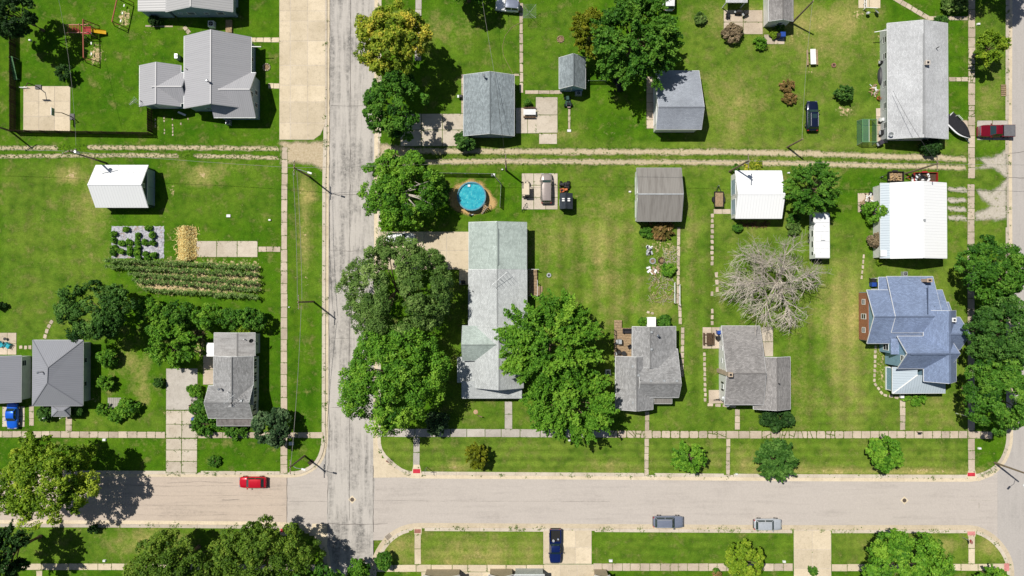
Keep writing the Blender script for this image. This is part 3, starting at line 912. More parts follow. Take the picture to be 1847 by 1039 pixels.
pavement('patio', (1305, 18, 1376, 62), 2, 2, m_walk, weeds=.3)
pavement('patio', (1378, 62, 1415, 80), 2, 1, m_walk, weeds=.2)
pavement('patio', (1548, -30, 1588, 15), 2, 2, m_conc, weeds=.1)
pavement('patio', (1267, 590, 1300, 629), 2, 2, m_walk, weeds=.1)
pavement('patio', (1373, 590, 1394.5, 643), 1, 2, m_conc_old, weeds=.05)
pavement('patio', (1278, 703, 1306, 728), 1, 1, m_walk, weeds=.1)
pavement('patio', (-20, 600, 30, 640), 3, 2, m_walk, weeds=.1)
pavement('old_pad', (1547, 348, 1590, 383), 2, 2, m_walk, weeds=.4)
pavement('side_slab', (1580, 195, 1601, 258), 1, 4, m_walk, weeds=.3)
pavement('garage_strip', (1166, 138, 1180, 232), 1, 6, m_walk, weeds=.4)
pavement('side_slab', (832, 134, 838, 205), 1, 4, m_walk, weeds=.4)
pavement('side_slab', (366, 640, 388, 694), 1, 2, m_walk, weeds=.4)
pavement('doorstep', (1287, 377, 1318, 386), 2, 1, m_walk, weeds=.2)
pavement('driveway', (1762, 217, 1818, 253), 2, 1, m_conc_grey, weeds=.2)
pavement('driveway', (1700, 217, 1746, 232), 2, 1, m_walk, weeds=.2)
pavement('parking_strip', (4, 733, 45, 770), 2, 2, m_conc_old, weeds=.4)
# painted and cast details in the street: tactile pads, manholes, drains, tar joints
def pad(rect, mat, z, label):
    x0, y0, x1, y1 = W(*rect)
    mb = MB().box(x0, y0, z - .02, x1, y1, z)
    nx, ny = max(3, int((x1 - x0) / .22)), max(2, int((y1 - y0) / .22))
    for i in range(nx):
        for j in range(ny):
            cx, cy = x0 + (i + .5) * (x1 - x0) / nx, y0 + (j + .5) * (y1 - y0) / ny
            mb.frus(cx - .05, cy - .05, cx + .05, cy + .05, z, z + .012, .02)
    tag(mb.build('tactile_pad', mat), label, 'tactile pad', 'tactile pads at the crossings')
def ramp(pts):
    mb = MB().sheet([(p.x, p.y) for p in poly_w(pts)], 0.03); return struct(mb.build('kerb_ramp', m_conc))
for pts in ([(742, 855), (746, 838), (757, 838), (761, 856), (760, 860), (743, 860)], [(1742, 862), (1746.5, 848), (1758.5, 848), (1763, 862), (1763, 866), (1742, 866)],
            [(746, 951), (761, 951), (760, 964), (747.5, 964)], [(1743, 955), (1762, 955), (1759, 968), (1746, 968)], [(503, 949), (522, 949), (518, 966), (506, 966)]):
    ramp(pts)
pad((745, 846, 758, 853.5), m_redpad, .05, 'red tactile pad north of the street junction beside the corner lawn')
pad((1745, 852.5, 1758.5, 859), m_redpad, .05, 'red tactile pad at the right end of the long street lawn')
pad((1745, 958.5, 1758.5, 965.5), m_pinkpad, .05, 'faded pink tactile pad beside the stop sign')
pad((747.5, 954.5, 759, 961.5), m_brownpad, .05, 'brownish tactile pad south of the junction on a narrow walk')
pad((506, 953.5, 518, 960), m_redpad, .05, 'red tactile pad at the edge of the big tree by the junction')
pad((1811, 1016, 1820, 1030), m_pinkpad, .06, 'faded pink tactile pad at the right street edge')
def manhole(px, py, r, label):
    c = P(px, py); z = RZ + .016
    t = thing('manhole', label, 'manhole', (c.x, c.y, z), group='manholes in the street')
    s = r * 2.05
    MB().prism([(c.x - s, c.y), (c.x, c.y - s), (c.x + s, c.y), (c.x, c.y + s)], z - .03, z + .006).build('collar', m_conc, t)
    MB().lathe((c.x, c.y, z), [(r, -.02), (r, .012), (r * .9, .014), (r * .88, .01)], 20).build('cover', m_iron, t)
manhole(635, 901.5, .33, 'round manhole cover in the middle of the street junction')
manhole(1632, 903, .33, 'round manhole cover in a pale diamond collar on the street')
def drain(px, py, rot, label, mat):
    c = P(px, py); t = thing('storm_drain', label, 'drain', (c.x, c.y, -.02), rot, 'storm drains at the kerb', local=True)
    MB().box(-.5, -.36, -.05, .5, .36, .02).build('frame', mat, t)
    for i in range(6):
        MB().box(-.44, -.3 + i * .11, .02, .44, -.25 + i * .11, .04).build('grate_bar', m_iron, t)
m_drain = flat('rusty_plate', C(150, 96, 80), 0.8, 0.2)
drain(702.5, 831.5, -.5, 'rusty brown drain plate in the cream corner apron', m_drain)
drain(561, 834, .7, 'drain grate with white surround at the left corner lawn', m_white)
drain(700, 968, .7, 'concrete drain inlet in the curved kerb of the lower corner', m_conc_old)
m_tar = flat('tar_seam', C(120, 114, 110), 0.9, 0.1, var=.3)
def seam(parent, pts, w, z):
    L = smooth_line(pts, .8); mb = MB()
    L = [p + Vector((random.gauss(0, .03), random.gauss(0, .03), 0)) for p in L]
    vs = []; fs = []
    for i, p in enumerate(L):
        t = (L[min(i+1, len(L)-1)] - L[max(i-1, 0)]).normalized(); nn = Vector((-t.y, t.x, 0)) * w * random.uniform(.2, .9)
        vs += [(p.x + nn.x, p.y + nn.y, z), (p.x - nn.x, p.y - nn.y, z)]
    fs = [(2*i, 2*i+1, 2*i+3, 2*i+2) for i in range(len(L) - 1)]
    mb.add(vs, fs); o = mb.build('tar_seam', m_tar, parent)
ns, ew, ww, es = roads['north_south_street'], roads['cross_street'], roads['west_street'], roads['east_street']
seam(ns, [(632, -60), (631, 300), (630, 600), (630, 940)], .05, RZ + .03)
seam(ns, [(591, 840), (591, 960)], .06, RZ + .03)
seam(ns, [(673, 840), (673, 960)], .06, RZ + .03)
seam(ns, [(595, -60), (594, 300), (593, 840)], .08, RZ + .03)
seam(ns, [(591, 945), (640, 946), (700, 945)], .06, RZ + .03)
for y in (190, 350, 452, 610, 735): seam(ns, [(596, y), (630, y + 1), (672, y)], .035, RZ + .03)
seam(ww, [(517, 862), (517, 945)], .07, RZ + .03)
seam(ww, [(400, 902), (432, 901)], .05, RZ + .03)
seam(ww, [(300, 872), (360, 868), (420, 872)], .03, RZ + .03)
for y in (875, 893, 910, 928): seam(ww, [(200 + y % 50, y), (300, y + 2), (420, y + 1), (510, y + 2)], .02, RZ + .03)
seam(ew, [(520, 905), (590, 905)], .025, RZ + .03)
seam(ew, [(674, 903), (800, 904), (1100, 905)], .02, RZ + .03)
seam(es, [(1820, 320), (1850, 321), (1900, 320)], .06, RZ + .03)
seam(es, [(1816, 276), (1832, 278), (1850, 272)], .04, RZ + .03)
# faint white paint left on the street
for r in ((1766, 907, 1768, 917), (1748, 902, 1762, 903.2), (1772, 902.6, 1790, 903.6), (754, 868, 758, 869.5), (761, 868, 765, 869.5)):
    x0, y0, x1, y1 = W(*r)
    o = MB().box(x0, y0, RZ + .022, x1, y1, RZ + .03).build('road_paint', m_conc_grey, ew)
# ================================================================ BUILDINGS
def building(name, label, cat, px, py, group=None):
    c = P(px, py)
    return thing(name, label, cat, (c.x, c.y, 0), group=group)
def edge_trim(b, segs, mat, w=.1, h=.16):
    mb = MB()
    for p, q in segs:
        mb.beam(p - Vector((0, 0, .05)), q - Vector((0, 0, .05)), w, h)
    mb.build('fascia', mat, b)
def gable(b, rect, ze, zr, axis, ridge=None, oh=.35, rm=None, wm=None, trim=None, th=.14, walls=True, cap=True, wallz0=0.0):
    """rect: eaves in photo px at eave height; ze: eave height or (south|west, north|east); ridge: px at ridge height"""
    z0, z1 = ze if isinstance(ze, tuple) else (ze, ze)
    x0, y0, x1, y1 = rect
    zm = (z0 + z1) / 2
    if axis == 'x':
        X0, X1 = P(x0, (y0+y1)/2, zm).x, P(x1, (y0+y1)/2, zm).x
        Y0, Y1 = P(x0, y1, z0).y, P(x0, y0, z1).y
        R = P(x0, ridge, zr).y if ridge is not None else (Y0 + Y1) / 2
        a = [(X0, Y0, z0), (X1, Y0, z0), (X1, R, zr), (X0, R, zr)]
        c = [(X1, Y1, z1), (X0, Y1, z1), (X0, R, zr), (X1, R, zr)]
        rp, rq = Vector((X0, R, zr)), Vector((X1, R, zr))
    else:
        Y0, Y1 = P((x0+x1)/2, y1, zm).y, P((x0+x1)/2, y0, zm).y
        X0, X1 = P(x0, y0, z0).x, P(x1, y0, z1).x
        R = P(ridge, y0, zr).x if ridge is not None else (X0 + X1) / 2
        a = [(X0, Y1, z0), (X0, Y0, z0), (R, Y0, zr), (R, Y1, zr)]
        c = [(X1, Y0, z1), (X1, Y1, z1), (R, Y1, zr), (R, Y0, zr)]
        rp, rq = Vector((R, Y0, zr)), Vector((R, Y1, zr))
    mb = MB(); mb.slab(a, th); mb.slab(c, th); mb.build('roof', rm, b)
    if cap:
        d = Vector((0, 0, .02))
        MB().beam(rp + d, rq + d, .2, .04).build('ridge_cap', rm if cap is True else cap, b)
    if trim:
        V = Vector; dz = V((0, 0, -.07))
        segs = []
        for pl in (a, c):
            p = [V(q) + dz for q in pl]
            segs += [(p[0], p[1]), (p[1], p[2]), (p[3], p[0])]
        edge_trim(b, segs, trim)
    if walls:
        mb = MB()
        if axis == 'x':
            wx0, wx1, wy0, wy1 = X0 + oh, X1 - oh, Y0 + oh, Y1 - oh
            za = z0 + (zr - z0) * oh / (R - Y0) - th; zb = z1 + (zr - z1) * oh / (Y1 - R) - th; zt = zr - th
            mb.add([(wx0,wy0,wallz0),(wx1,wy0,wallz0),(wx1,wy1,wallz0),(wx0,wy1,wallz0),(wx0,wy0,za),(wx1,wy0,za),(wx1,wy1,zb),(wx0,wy1,zb),(wx0,R,zt),(wx1,R,zt)],
                   [(0,1,5,4),(2,3,7,6),(1,2,6,9,5),(3,0,4,8,7)])
        else:
            wx0, wx1, wy0, wy1 = X0 + oh, X1 - oh, Y0 + oh, Y1 - oh
            za = z0 + (zr - z0) * oh / (R - X0) - th; zb = z1 + (zr - z1) * oh / (X1 - R) - th; zt = zr - th
            mb.add([(wx0,wy0,wallz0),(wx1,wy0,wallz0),(wx1,wy1,wallz0),(wx0,wy1,wallz0),(wx0,wy0,za),(wx1,wy0,zb),(wx1,wy1,zb),(wx0,wy1,za),(R,wy0,zt),(R,wy1,zt)],
                   [(0,1,5,8,4),(2,3,7,9,6),(1,2,6,5),(3,0,4,7)])
        mb.build('wall', wm, b)
        return dict(W=wx0, E=wx1, S=wy0, N=wy1, z=min(za, zb), R=R, zr=zr)
    return dict(W=X0, E=X1, S=Y0, N=Y1, z=zm, R=R, zr=zr)
def hip(b, rect, ze, zr, r0, r1, oh=.4, rm=None, wm=None, trim=None, th=.14, walls=True):
    X0, Y0, X1, Y1 = W(*rect, ze)
    A, B = P(*r0, zr), P(*r1, zr)                # ridge ends: A north/west, B south/east
    nw, ne, se, sw = (X0,Y1,ze), (X1,Y1,ze), (X1,Y0,ze), (X0,Y0,ze)
    mb = MB()
    if abs(A.y - B.y) >= abs(A.x - B.x):         # ridge runs north-south
        for pl in ([nw, A, ne], [ne, A, B, se], [se, B, sw], [sw, B, A, nw]): mb.slab(pl, th)
        hips = ((nw, A), (ne, A), (se, B), (sw, B), (A, B))
    else:
        for pl in ([nw, A, B, ne], [ne, B, se], [se, B, A, sw], [sw, A, nw]): mb.slab(pl, th)
        hips = ((nw, A), (sw, A), (ne, B), (se, B), (A, B))
    mb.build('roof', rm, b)
    cp = MB()
    for p, q in hips: cp.beam(Vector(p) + Vector((0, 0, .02)), Vector(q) + Vector((0, 0, .02)), .16, .04)
    cp.build('ridge_cap', rm, b)
    if trim:
        dz = Vector((0, 0, -.07)); c = [Vector(q) + dz for q in (nw, ne, se, sw)]
        edge_trim(b, [(c[i], c[(i+1) % 4]) for i in range(4)], trim)
    if walls:
        MB().box(X0 + oh, Y0 + oh, 0, X1 - oh, Y1 - oh, ze - th + .01).build('wall', wm, b)
    return dict(W=X0 + oh, E=X1 - oh, S=Y0 + oh, N=Y1 - oh, z=ze - th)
def shed(b, rect, zs, rm, wm=None, trim=None, oh=.15, th=.1, posts=False, z0=0.0, name='roof'):
    """single-plane roof; zs = heights of (sw, se, ne, nw) corners"""
    x0, y0, x1, y1 = rect
    sw, se, ne, nw = P(x0, y1, zs[0]), P(x1, y1, zs[1]), P(x1, y0, zs[2]), P(x0, y0, zs[3])
    MB().slab([sw, se, ne, nw], th).build(name, rm, b)
    if trim:
        dz = Vector((0, 0, -.05)); c = [q + dz for q in (sw, se, ne, nw)]
        edge_trim(b, [(c[i], c[(i+1) % 4]) for i in range(4)], trim, .1, .12)
    X0, X1, Y0, Y1 = max(sw.x, nw.x) + oh, min(se.x, ne.x) - oh, max(sw.y, se.y) + oh, min(nw.y, ne.y) - oh
    if wm:
        m = th + .01
        MB().add([(X0,Y0,z0),(X1,Y0,z0),(X1,Y1,z0),(X0,Y1,z0),(X0,Y0,zs[0]-m),(X1,Y0,zs[1]-m),(X1,Y1,zs[2]-m),(X0,Y1,zs[3]-m)],
                 [(0,1,5,4),(1,2,6,5),(2,3,7,6),(3,0,4,7)]).build('wall', wm, b)
    if posts:
        for x, y, z in ((X0, Y0, zs[0]), (X1, Y0, zs[1])) + (((X1, Y1, zs[2]), (X0, Y1, zs[3])) if posts == 4 else ()):
            MB().box(x - .07, y - .07, 0, x + .07, y + .07, z - th).build('post', m_trim, b)
    return dict(W=X0, E=X1, S=Y0, N=Y1, z=min(zs) - th)
def win(b, w, side, f, z=1.5, ww=.95, hh=1.2, door=False, mat=None, shut=None):
    """window or door on a wall: f = fraction along the wall"""
    if side in 'EW':
        c = w['S'] + (w['N'] - w['S']) * f; pl = w[side]; s = 1 if side == 'E' else -1
        q = lambda a, z0, o0, c_, z1, o1: (min(pl + s*o0, pl + s*o1), a, z0, max(pl + s*o0, pl + s*o1), c_, z1)
    else:
        c = w['W'] + (w['E'] - w['W']) * f; pl = w[side]; s = 1 if side == 'N' else -1
        q = lambda a, z0, o0, c_, z1, o1: (a, min(pl + s*o0, pl + s*o1), z0, c_, max(pl + s*o0, pl + s*o1), z1)
    fr = MB(); t = .09
    zb, zt = z - hh / 2, z + hh / 2
    for a0, z0, a1, z1 in ((c - ww/2, zb, c - ww/2 + t, zt), (c + ww/2 - t, zb, c + ww/2, zt), (c - ww/2 + t, zb, c + ww/2 - t, zb + t), (c - ww/2 + t, zt - t, c + ww/2 - t, zt)):
        fr.box(*q(a0, z0, -.02, a1, z1, .06))
    if not door: fr.box(*q(c - ww/2 + t, z - .03, -.02, c + ww/2 - t, z + .03, .05))
    o = fr.build('door_frame' if door else 'window', m_trim, b)
    MB().box(*q(c - ww/2 + t, zb + t, -.02, c + ww/2 - t, zt - t, .03)).build('door' if door else 'pane', mat or m_pane, o)
    if shut:
        for sgn in (-1, 1):
            a = c + sgn * (ww / 2 + .17)
            MB().box(*q(a - .15, zb, -.02, a + .15, zt, .04)).build('shutter', shut, b)
def vent(b, px, py, z, kind='pipe'):
    p = P(px, py, z)
    if kind == 'pipe': MB().tube([p - Vector((0, 0, .3)), p + Vector((0, 0, .45))], .07, 8).build('vent_pipe', m_white, b)
    elif kind == 'black': MB().tube([p - Vector((0, 0, .3)), p + Vector((0, 0, .4))], .07, 8).build('vent_pipe', m_black, b)
    elif kind == 'flue':
        MB().lathe(p - Vector((0, 0, .3)), [(.13, 0), (.13, .9), (.2, .95), (.2, 1.1), (.05, 1.2)], 12).build('flue', m_chrome, b)
    else:
        mb = MB().frus(p.x - .22, p.y - .22, p.x + .22, p.y + .22, p.z - .15, p.z + .16, .05); mb.build('roof_vent', m_galv, b)
def chimney(b, px, py, ztop, sx, sy, mat, z0=2.5):
    p = P(px, py, ztop)
    mb = MB().box(p.x - sx/2, p.y - sy/2, z0, p.x + sx/2, p.y + sy/2, ztop - .12); mb.box(p.x - sx/2 - .05, p.y - sy/2 - .05, ztop - .12, p.x + sx/2 + .05, p.y + sy/2 + .05, ztop)
    o = mb.build('chimney', mat, b)
    MB().box(p.x - sx/4, p.y - sy/4, ztop, p.x + sx/4, p.y + sy/4, ztop + .1).build('flue_opening', m_black, o)
def antenna(label, px, py, z, s=1.0):
    p = P(px, py, z)
    t = thing('roof_antenna', label, 'antenna', tuple(p))
    MB().tube([p - Vector((0, 0, .1)), p + Vector((0, 0, 1.6))], .03, 6).build('mast', m_galv, t)
    mb = MB(); q = p + Vector((0, 0, 1.5)); d = Vector((.75, .65, 0)).normalized(); e = Vector((-d.y, d.x, 0))
    mb.tube([q - d * 1.3 * s, q + d * 1.3 * s], .025, 5); mb.build('boom', m_galv, t)
    for i in range(7):
        c = q + d * (-1.2 + i * .4) * s; l = (.35 + .1 * i) * s
        MB().tube([c - e * l, c + e * l], .018, 4).build('element', m_galv, t)
def dish(label, px, py, z, r=.38, az=-2.4, mat=None):
    p = P(px, py, z)
    t = thing('satellite_dish', label, 'satellite dish', tuple(p))
    d = Vector((math.cos(az) * .7, math.sin(az) * .7, .7)).normalized()
    a = d.cross(Vector((0, 0, 1))).normalized(); u = a.cross(d)
    c = p + Vector((0, 0, .7)); vs = [c - d * .06]; n = 14; fs = []
    for rr, k in ((.5, .02), (1.0, .1)):
        for i in range(n):
            th = 2 * math.pi * i / n
            vs.append(c + (a * math.cos(th) + u * math.sin(th)) * r * rr + d * (k - .04))
    for i in range(n):
        j = (i + 1) % n
        fs += [(0, 1 + i, 1 + j), (1 + i, 1 + n + i, 1 + n + j, 1 + j)]
    MB().add(vs, fs).build('reflector', mat or m_galv, t)
    MB().tube([p - Vector((0, 0, .05)), c - d * .05], .03, 6).build('mast', m_galv, t)
    MB().tube([c - u * r * .8, c + d * .45], .02, 5).build('feed_arm', m_black, t)
def box_unit(name, label, cat, px, py, s=(.8, .8, .7), mat=None, rot=0, z=0.0, group=None):     # air-conditioner style unit with a grille
    p = P(px, py, z)
    t = thing(name, label, cat, (p.x, p.y, z), rot, group, local=True)
    x, y, h = s[0] / 2, s[1] / 2, s[2]
    MB().frus(-x, -y, x, y, 0, h, .03).build('case', mat or m_galv, t)
    r = min(x, y) * .75
    MB().lathe((0, 0, h), [(r, 0), (r, .02), (r * .9, .03)], 16).build('fan_guard', m_black, t)
    MB().box(-r, -.02, h + .03, r, .02, h + .045).build('guard_bar', m_galv, t)
    MB().box(-.02, -r, h + .031, .02, r, h + .046).build('guard_bar', m_galv, t)

# --- top left: house half out of the frame
b = building('house', 'pale grey house cut off by the top edge beside the red swing frame', 'house', 350, -30)
w = gable(b, (299, -130, 420, 21), 3.2, 5.2, 'y', 344, .4, r_metal_grey2, w_bluegrey, m_trim)
shed(b, (249, -130, 299, 19.4), (3.1, 3.3, 3.3, 3.1), r_metal_grey2, w_bluegrey, m_trim)
for f, ww, hh in ((.12, .7, .5), (.3, 1.3, .9), (.55, .8, .7), (.78, 1.2, 1.0)): win(b, w, 'S', f, 1.6, ww, hh)
win(b, w, 'E', .93, 1.5, 1.1, 1.2)
p = P(414, 36); MB().box(p.x - .5, p.y - 2.2, 0, p.x + .5, p.y - .1, .35).build('step', m_wood, b)
box_unit('air_conditioner', 'white air conditioner between the two grey-roofed houses', 'air conditioner', 384, 46, (1.0, 1.0, .8), m_white)
# --- grey metal roofed house with cross gable
b = building('house', 'house with ribbed grey metal roof and cross gable beside the concrete lot', 'house', 395, 140)
w = gable(b, (332, 66, 453, 196), (3.3, 2.9), 6.0, 'y', 380, .4, r_metal_grey, w_bluegrey, m_galv)
w2 = gable(b, (386, 131, 461, 212), 2.95, 5.4, 'x', 161, .4, r_metal_grey, w_bluegrey, m_galv)
for f in (.3, .62): win(b, w2, 'E', f, 1.7, .8, 1.1)
win(b, w2, 'E', .5, 3.6, .8, .9)
for f in (.2, .45, .7): win(b, w2, 'S', f, 1.7, .9, .9)
win(b, w, 'E', .75, 1.6, .8, 1.2); win(b, w, 'S', .3, 1.7, .9, 1)
vent(b, 377, 148, 5.9, 'flue'); vent(b, 337, 125, 3.7, 'black')
p = P(449, 84, 2.8); MB().beam(p, p + Vector((1.9, 0, -.1)), .1, .1).build('downspout', m_white, b)
# attached garage
b = building('garage', 'low grey metal roofed garage on the left side of the cross-gabled house', 'garage', 292, 155)
w = gable(b, (251.5, 118, 326, 192), 2.6, 4.2, 'y', 281, .35, r_metal_grey, w_bluegrey, m_galv)
gable(b, (283, 131, 336, 186), 2.6, 4.15, 'x', 156, .35, r_metal_grey, w_bluegrey, m_galv)
win(b, w, 'S', .55, 1.3, 3.2, 2.1, True, m_trim); vent(b, 255, 183, 2.9, 'black')
MB().beam(P(321, 202, .1), P(335, 208, .1), .3, .04).build('downspout', m_white, b)
antenna('small antenna at the left corner of the low grey garage', 249, 188, 2.6, .55)
box_unit('air_conditioner', 'air conditioner in the shade below the cross-gabled house', 'air conditioner', 414, 222, (.8, .8, .7))
box_unit('propane_box', 'silver utility box against the wall left of the metal roofed house', 'utility box', 323, 105, (.55, .8, 1.1), m_galv)
# --- white barn on the left
b = building('barn', 'small white metal roofed barn with dark gable end beside the left alley', 'barn', 225, 335)
w = gable(b, (172.5, 298, 267, 374), 2.5, 4.6, 'x', 333, .25, r_metal_white, w_dark, m_trim)
win(b, w, 'E', .5, 3.4, .7, .6)
for k, (f0, f1) in enumerate(((.05, .5), (.51, .95))):
    ya, yb = w['S'] + (w['N'] - w['S']) * f0, w['S'] + (w['N'] - w['S']) * f1
    MB().box(w['E'] + .001, ya, .02, w['E'] + .07, yb, 2.25).build('sliding_door', w_bluegrey, b)
MB().box(w['E'], w['S'], 2.25, w['E'] + .12, w['N'], 2.4).build('door_rail', m_trim, b)
# --- left hip-roofed house
b = building('house', 'square hip-roofed house with grey metal roof at the left edge', 'house', 110, 675)
w = hip(b, (58, 613.5, 150, 732), 2.8, 5.4, (85.8, 663), (84.6, 691), .5, r_metal_mid, w_ltgrey, m_galv)
for f in (.3, .7): win(b, w, 'E', f, 1.6, .9, 1.2)
for f in (.25, .8): win(b, w, 'S', f, 1.5, 1.0, 1.2)
vent(b, 74, 671, 5.0, 'flue')
w = hip(b, (93, 732.8, 126, 751), 2.45, 3.1, (104, 740), (115, 740), .3, r_metal_mid, None, m_galv, walls=False)
X0, Y0, X1, Y1 = W(95, 735, 125, 750, 0)
for x in (X0, X1): MB().box(x - .07, Y0 - .07, 0, x + .07, Y0 + .07, 2.35).build('post', m_trim, b)
MB().box(X0, Y0, 0, X1, Y1 + .5, .2).build('porch_floor', m_conc_old, b)
box_unit('gas_meter', 'small grey meter at the top right corner of the hip-roofed house', 'meter', 139, 608, (.5, .5, 1.0))
# --- far left garage
b = building('garage', 'garage with grey roof and white side wall cut by the left edge', 'garage', 5, 690)
w = gable(b, (-66, 641.5, 38, 725), 2.6, 4.2, 'y', -16, .25, r_metal_mid, w_white, m_trim)
win(b, w, 'E', .85, 1.6, 1.0, 1.0)
# --- small house near the left corner
b = building('house', 'narrow white house with patched grey roofs beside the cracked driveway', 'house', 420, 690)
w1 = gable(b, (386, 600.4, 460, 642), 2.9, 3.5, 'y', 428, .25, r_felt, w_ltgrey, m_trim)
w2 = gable(b, (385, 642.4, 457, 730), 3.2, 4.9, 'y', 418, .3, r_grey, w_white, m_trim)
w3 = gable(b, (376, 695.7, 455.5, 754.5), 3.3, 4.9, 'x', 727, .3, r_grey, w_white, m_trim)
for f in (.2, .55, .85): win(b, w2, 'E', f, 1.7, .8, 1.3, shut=m_black)
for f in (.3, .72): win(b, w3, 'E', f, 1.7, .8, 1.3, shut=m_black)
win(b, w1, 'E', .5, 1.6, .7, .9)
shed(b, (391, 755.3, 453.5, 768), (2.3, 2.3, 2.75, 2.75), r_dark, None, m_trim, posts=2)
shed(b, (372.5, 618.5, 386, 643), (2.3, 2.5, 2.5, 2.3), m_white, None, None, posts=2, name='awning')
vent(b, 398, 701, 4.2, 'flue'); vent(b, 412, 707, 4.9); vent(b, 441, 612, 3.4); vent(b, 435, 723, 4.8, 'box')
X0, Y0, X1, Y1 = W(384, 645, 420, 690, 3.9)
antenna('thin antenna on the roof of the narrow white house', 421, 717, 4.9, .9)
dish('black satellite dish on the flat rear roof of the narrow white house', 456, 614, 3.2, .36, -.6, m_black)
# --- long centre house
b = building('house', 'long house with sage grey shingle roof between the tall trees', 'house', 890, 560)
wa = gable(b, (845.6, 401, 950, 486), 3.2, 4.4, 'y', 897, .35, r_sage, w_bluegrey, m_galv)
wb = gable(b, (845, 486.3, 950.5, 592), 3.27, 4.47, 'y', 897, .35, r_sage2, w_bluegrey, m_galv)
wc = gable(b, (857, 590, 944, 700), 3.6, 6.0, 'y', 900, .4, r_sage2, w_ltgrey, m_galv)
wd = gable(b, (834, 587.5, 902, 650.5), 3.6, 5.7, 'x', 622, .35, r_sage, w_ltgrey, m_galv)
shed(b, (825, 644.5, 862, 690), (2.5, 3.1, 3.1, 2.5), r_sage2, w_ltgrey, m_galv)
shed(b, (833, 688, 941, 718.5), (2.5, 2.5, 3.3, 3.3), r_sage2, None, m_galv, posts=2)
for f in (.15, .5, .85): win(b, wa, 'E', f, 1.6, 1.0, 1.1)
for f in (.25, .7): win(b, wa, 'W', f, 1.3, 2.8, 2.2, True, m_trim)
for f in (.3, .7): win(b, wc, 'S', f, 1.8, 1, 1.3)
MB().beam(P(898, 412, 4.5), P(898, 478, 4.5), .22, .08).build('ridge_vent', r_sage, b)
vent(b, 852, 525, 3.5, 'black')
antenna('large television antenna lying across the ridge of the long sage-roofed house', 901, 503, 4.4, 1.25)
# deck by its side
X0, Y0, X1, Y1 = W(953, 486, 974, 534)
t = thing('side_deck', 'small wooden deck with steps beside the long sage-roofed house', 'deck', ((X0+X1)/2, (Y0+Y1)/2, 0))
n = 9
for i in range(n):
    ya, yb = Y0 + (Y1 - Y0) * i / n, Y0 + (Y1 - Y0) * (i + 1) / n
    MB().box(X0, ya + .02, .5, X1 - .5, yb - .02, .56).build('plank', m_wood, t)
for (xa, ya, xb, yb) in ((X1 - .5, Y0, X1 - .45, Y1 * .6 + Y0 * .4), (X0, Y0, X1 - .5, Y0 + .05), (X0, Y1 - .05, X1 - .2, Y1)):
    MB().box(xa, ya, 1.35, xb, yb, 1.43).build('rail', m_trim, t)
for x in (X0 + .1, X1 - .5):
    for y in (Y0 + .05, (Y0 + Y1) / 2, Y1 - .05): MB().box(x - .05, y - .05, 0, x + .05, y + .05, 1.4).build('post', m_wood, t)
for i in range(3): MB().box(X1 - .5 + i * .3, Y0 + .1, 0, X1 - .2 + i * .3, Y0 + 1.6, .4 - i * .13).build('step', m_wood, t)
# --- grey house in the middle right
b = building('house', 'house with weathered grey shingle gables and a wooden deck on its left', 'house', 1170, 665)
w1 = gable(b, (1140.6, 589, 1219, 662), (3.2, 2.7), 4.5, 'y', 1173, .3, r_grey, w_ltgrey, m_trim)
w2 = gable(b, (1110.5, 642.6, 1177.6, 738.5), 3.0, 4.6, 'y', 1148.5, .3, r_grey, w_white, m_trim)
w3 = gable(b, (1150, 629.4, 1223, 717), (3.3, 2.6), 5.1, 'x', 692.7, .3, r_grey, w_ltgrey, m_trim)
for f in (.2, .5, .8): win(b, w2, 'W', f, 1.6, .9, 1.2)
for f in (.3, .7): win(b, w2, 'S', f, 1.6, .9, 1.2)
shed(b, (1180, 719, 1212, 728), (2.3, 2.3, 2.6, 2.6), r_metal_old, None, m_trim, posts=2)
for q in ((1175, 599, 4.5), (1175, 630, 4.5), (1141, 661, 4.2), (1151.5, 677, 4.6), (1142, 726, 4.2), (1174, 687, 4.9), (1198, 687, 4.9), (1221, 687, 4.9)): vent(b, *q, 'box')
vent(b, 1185, 605, 4.2, 'flue'); vent(b, 1154, 685, 4.6, 'black')
shed(b, (1167.5, 572, 1183, 589), (2.4, 2.4, 2.0, 2.0), m_white, None, None, posts=4, name='canopy')
X0, Y0, X1, Y1 = W(1107, 577, 1140, 643)
t = thing('rear_deck', 'long plank deck with black railing beside the weathered grey house', 'deck', ((X0+X1)/2, (Y0+Y1)/2, 0))
xm = X0 + (X1 - X0) * .42
for i in range(14):
    ya, yb = Y0 + (Y1 - Y0) * i / 14, Y0 + (Y1 - Y0) * (i + 1) / 14
    MB().box(X0, ya + .015, .4, X1 if i < 11 else xm, yb - .015, .46).build('plank', m_wood, t)
for i in range(7):
    y = Y0 + (Y1 - Y0) * i / 8.2
    MB().box(X0 - .04, y - .04, 0, X0 + .04, y + .04, 1.4).build('post', m_black, t)
MB().box(X0 - .05, Y0, 1.36, X0 + .05, Y0 + (Y1 - Y0) * .75, 1.44).build('rail', m_black, t)
MB().box(X0 - .05, Y0 - .05, 1.37, X0 + .8, Y0 + .05, 1.45).build('rail', m_black, t)
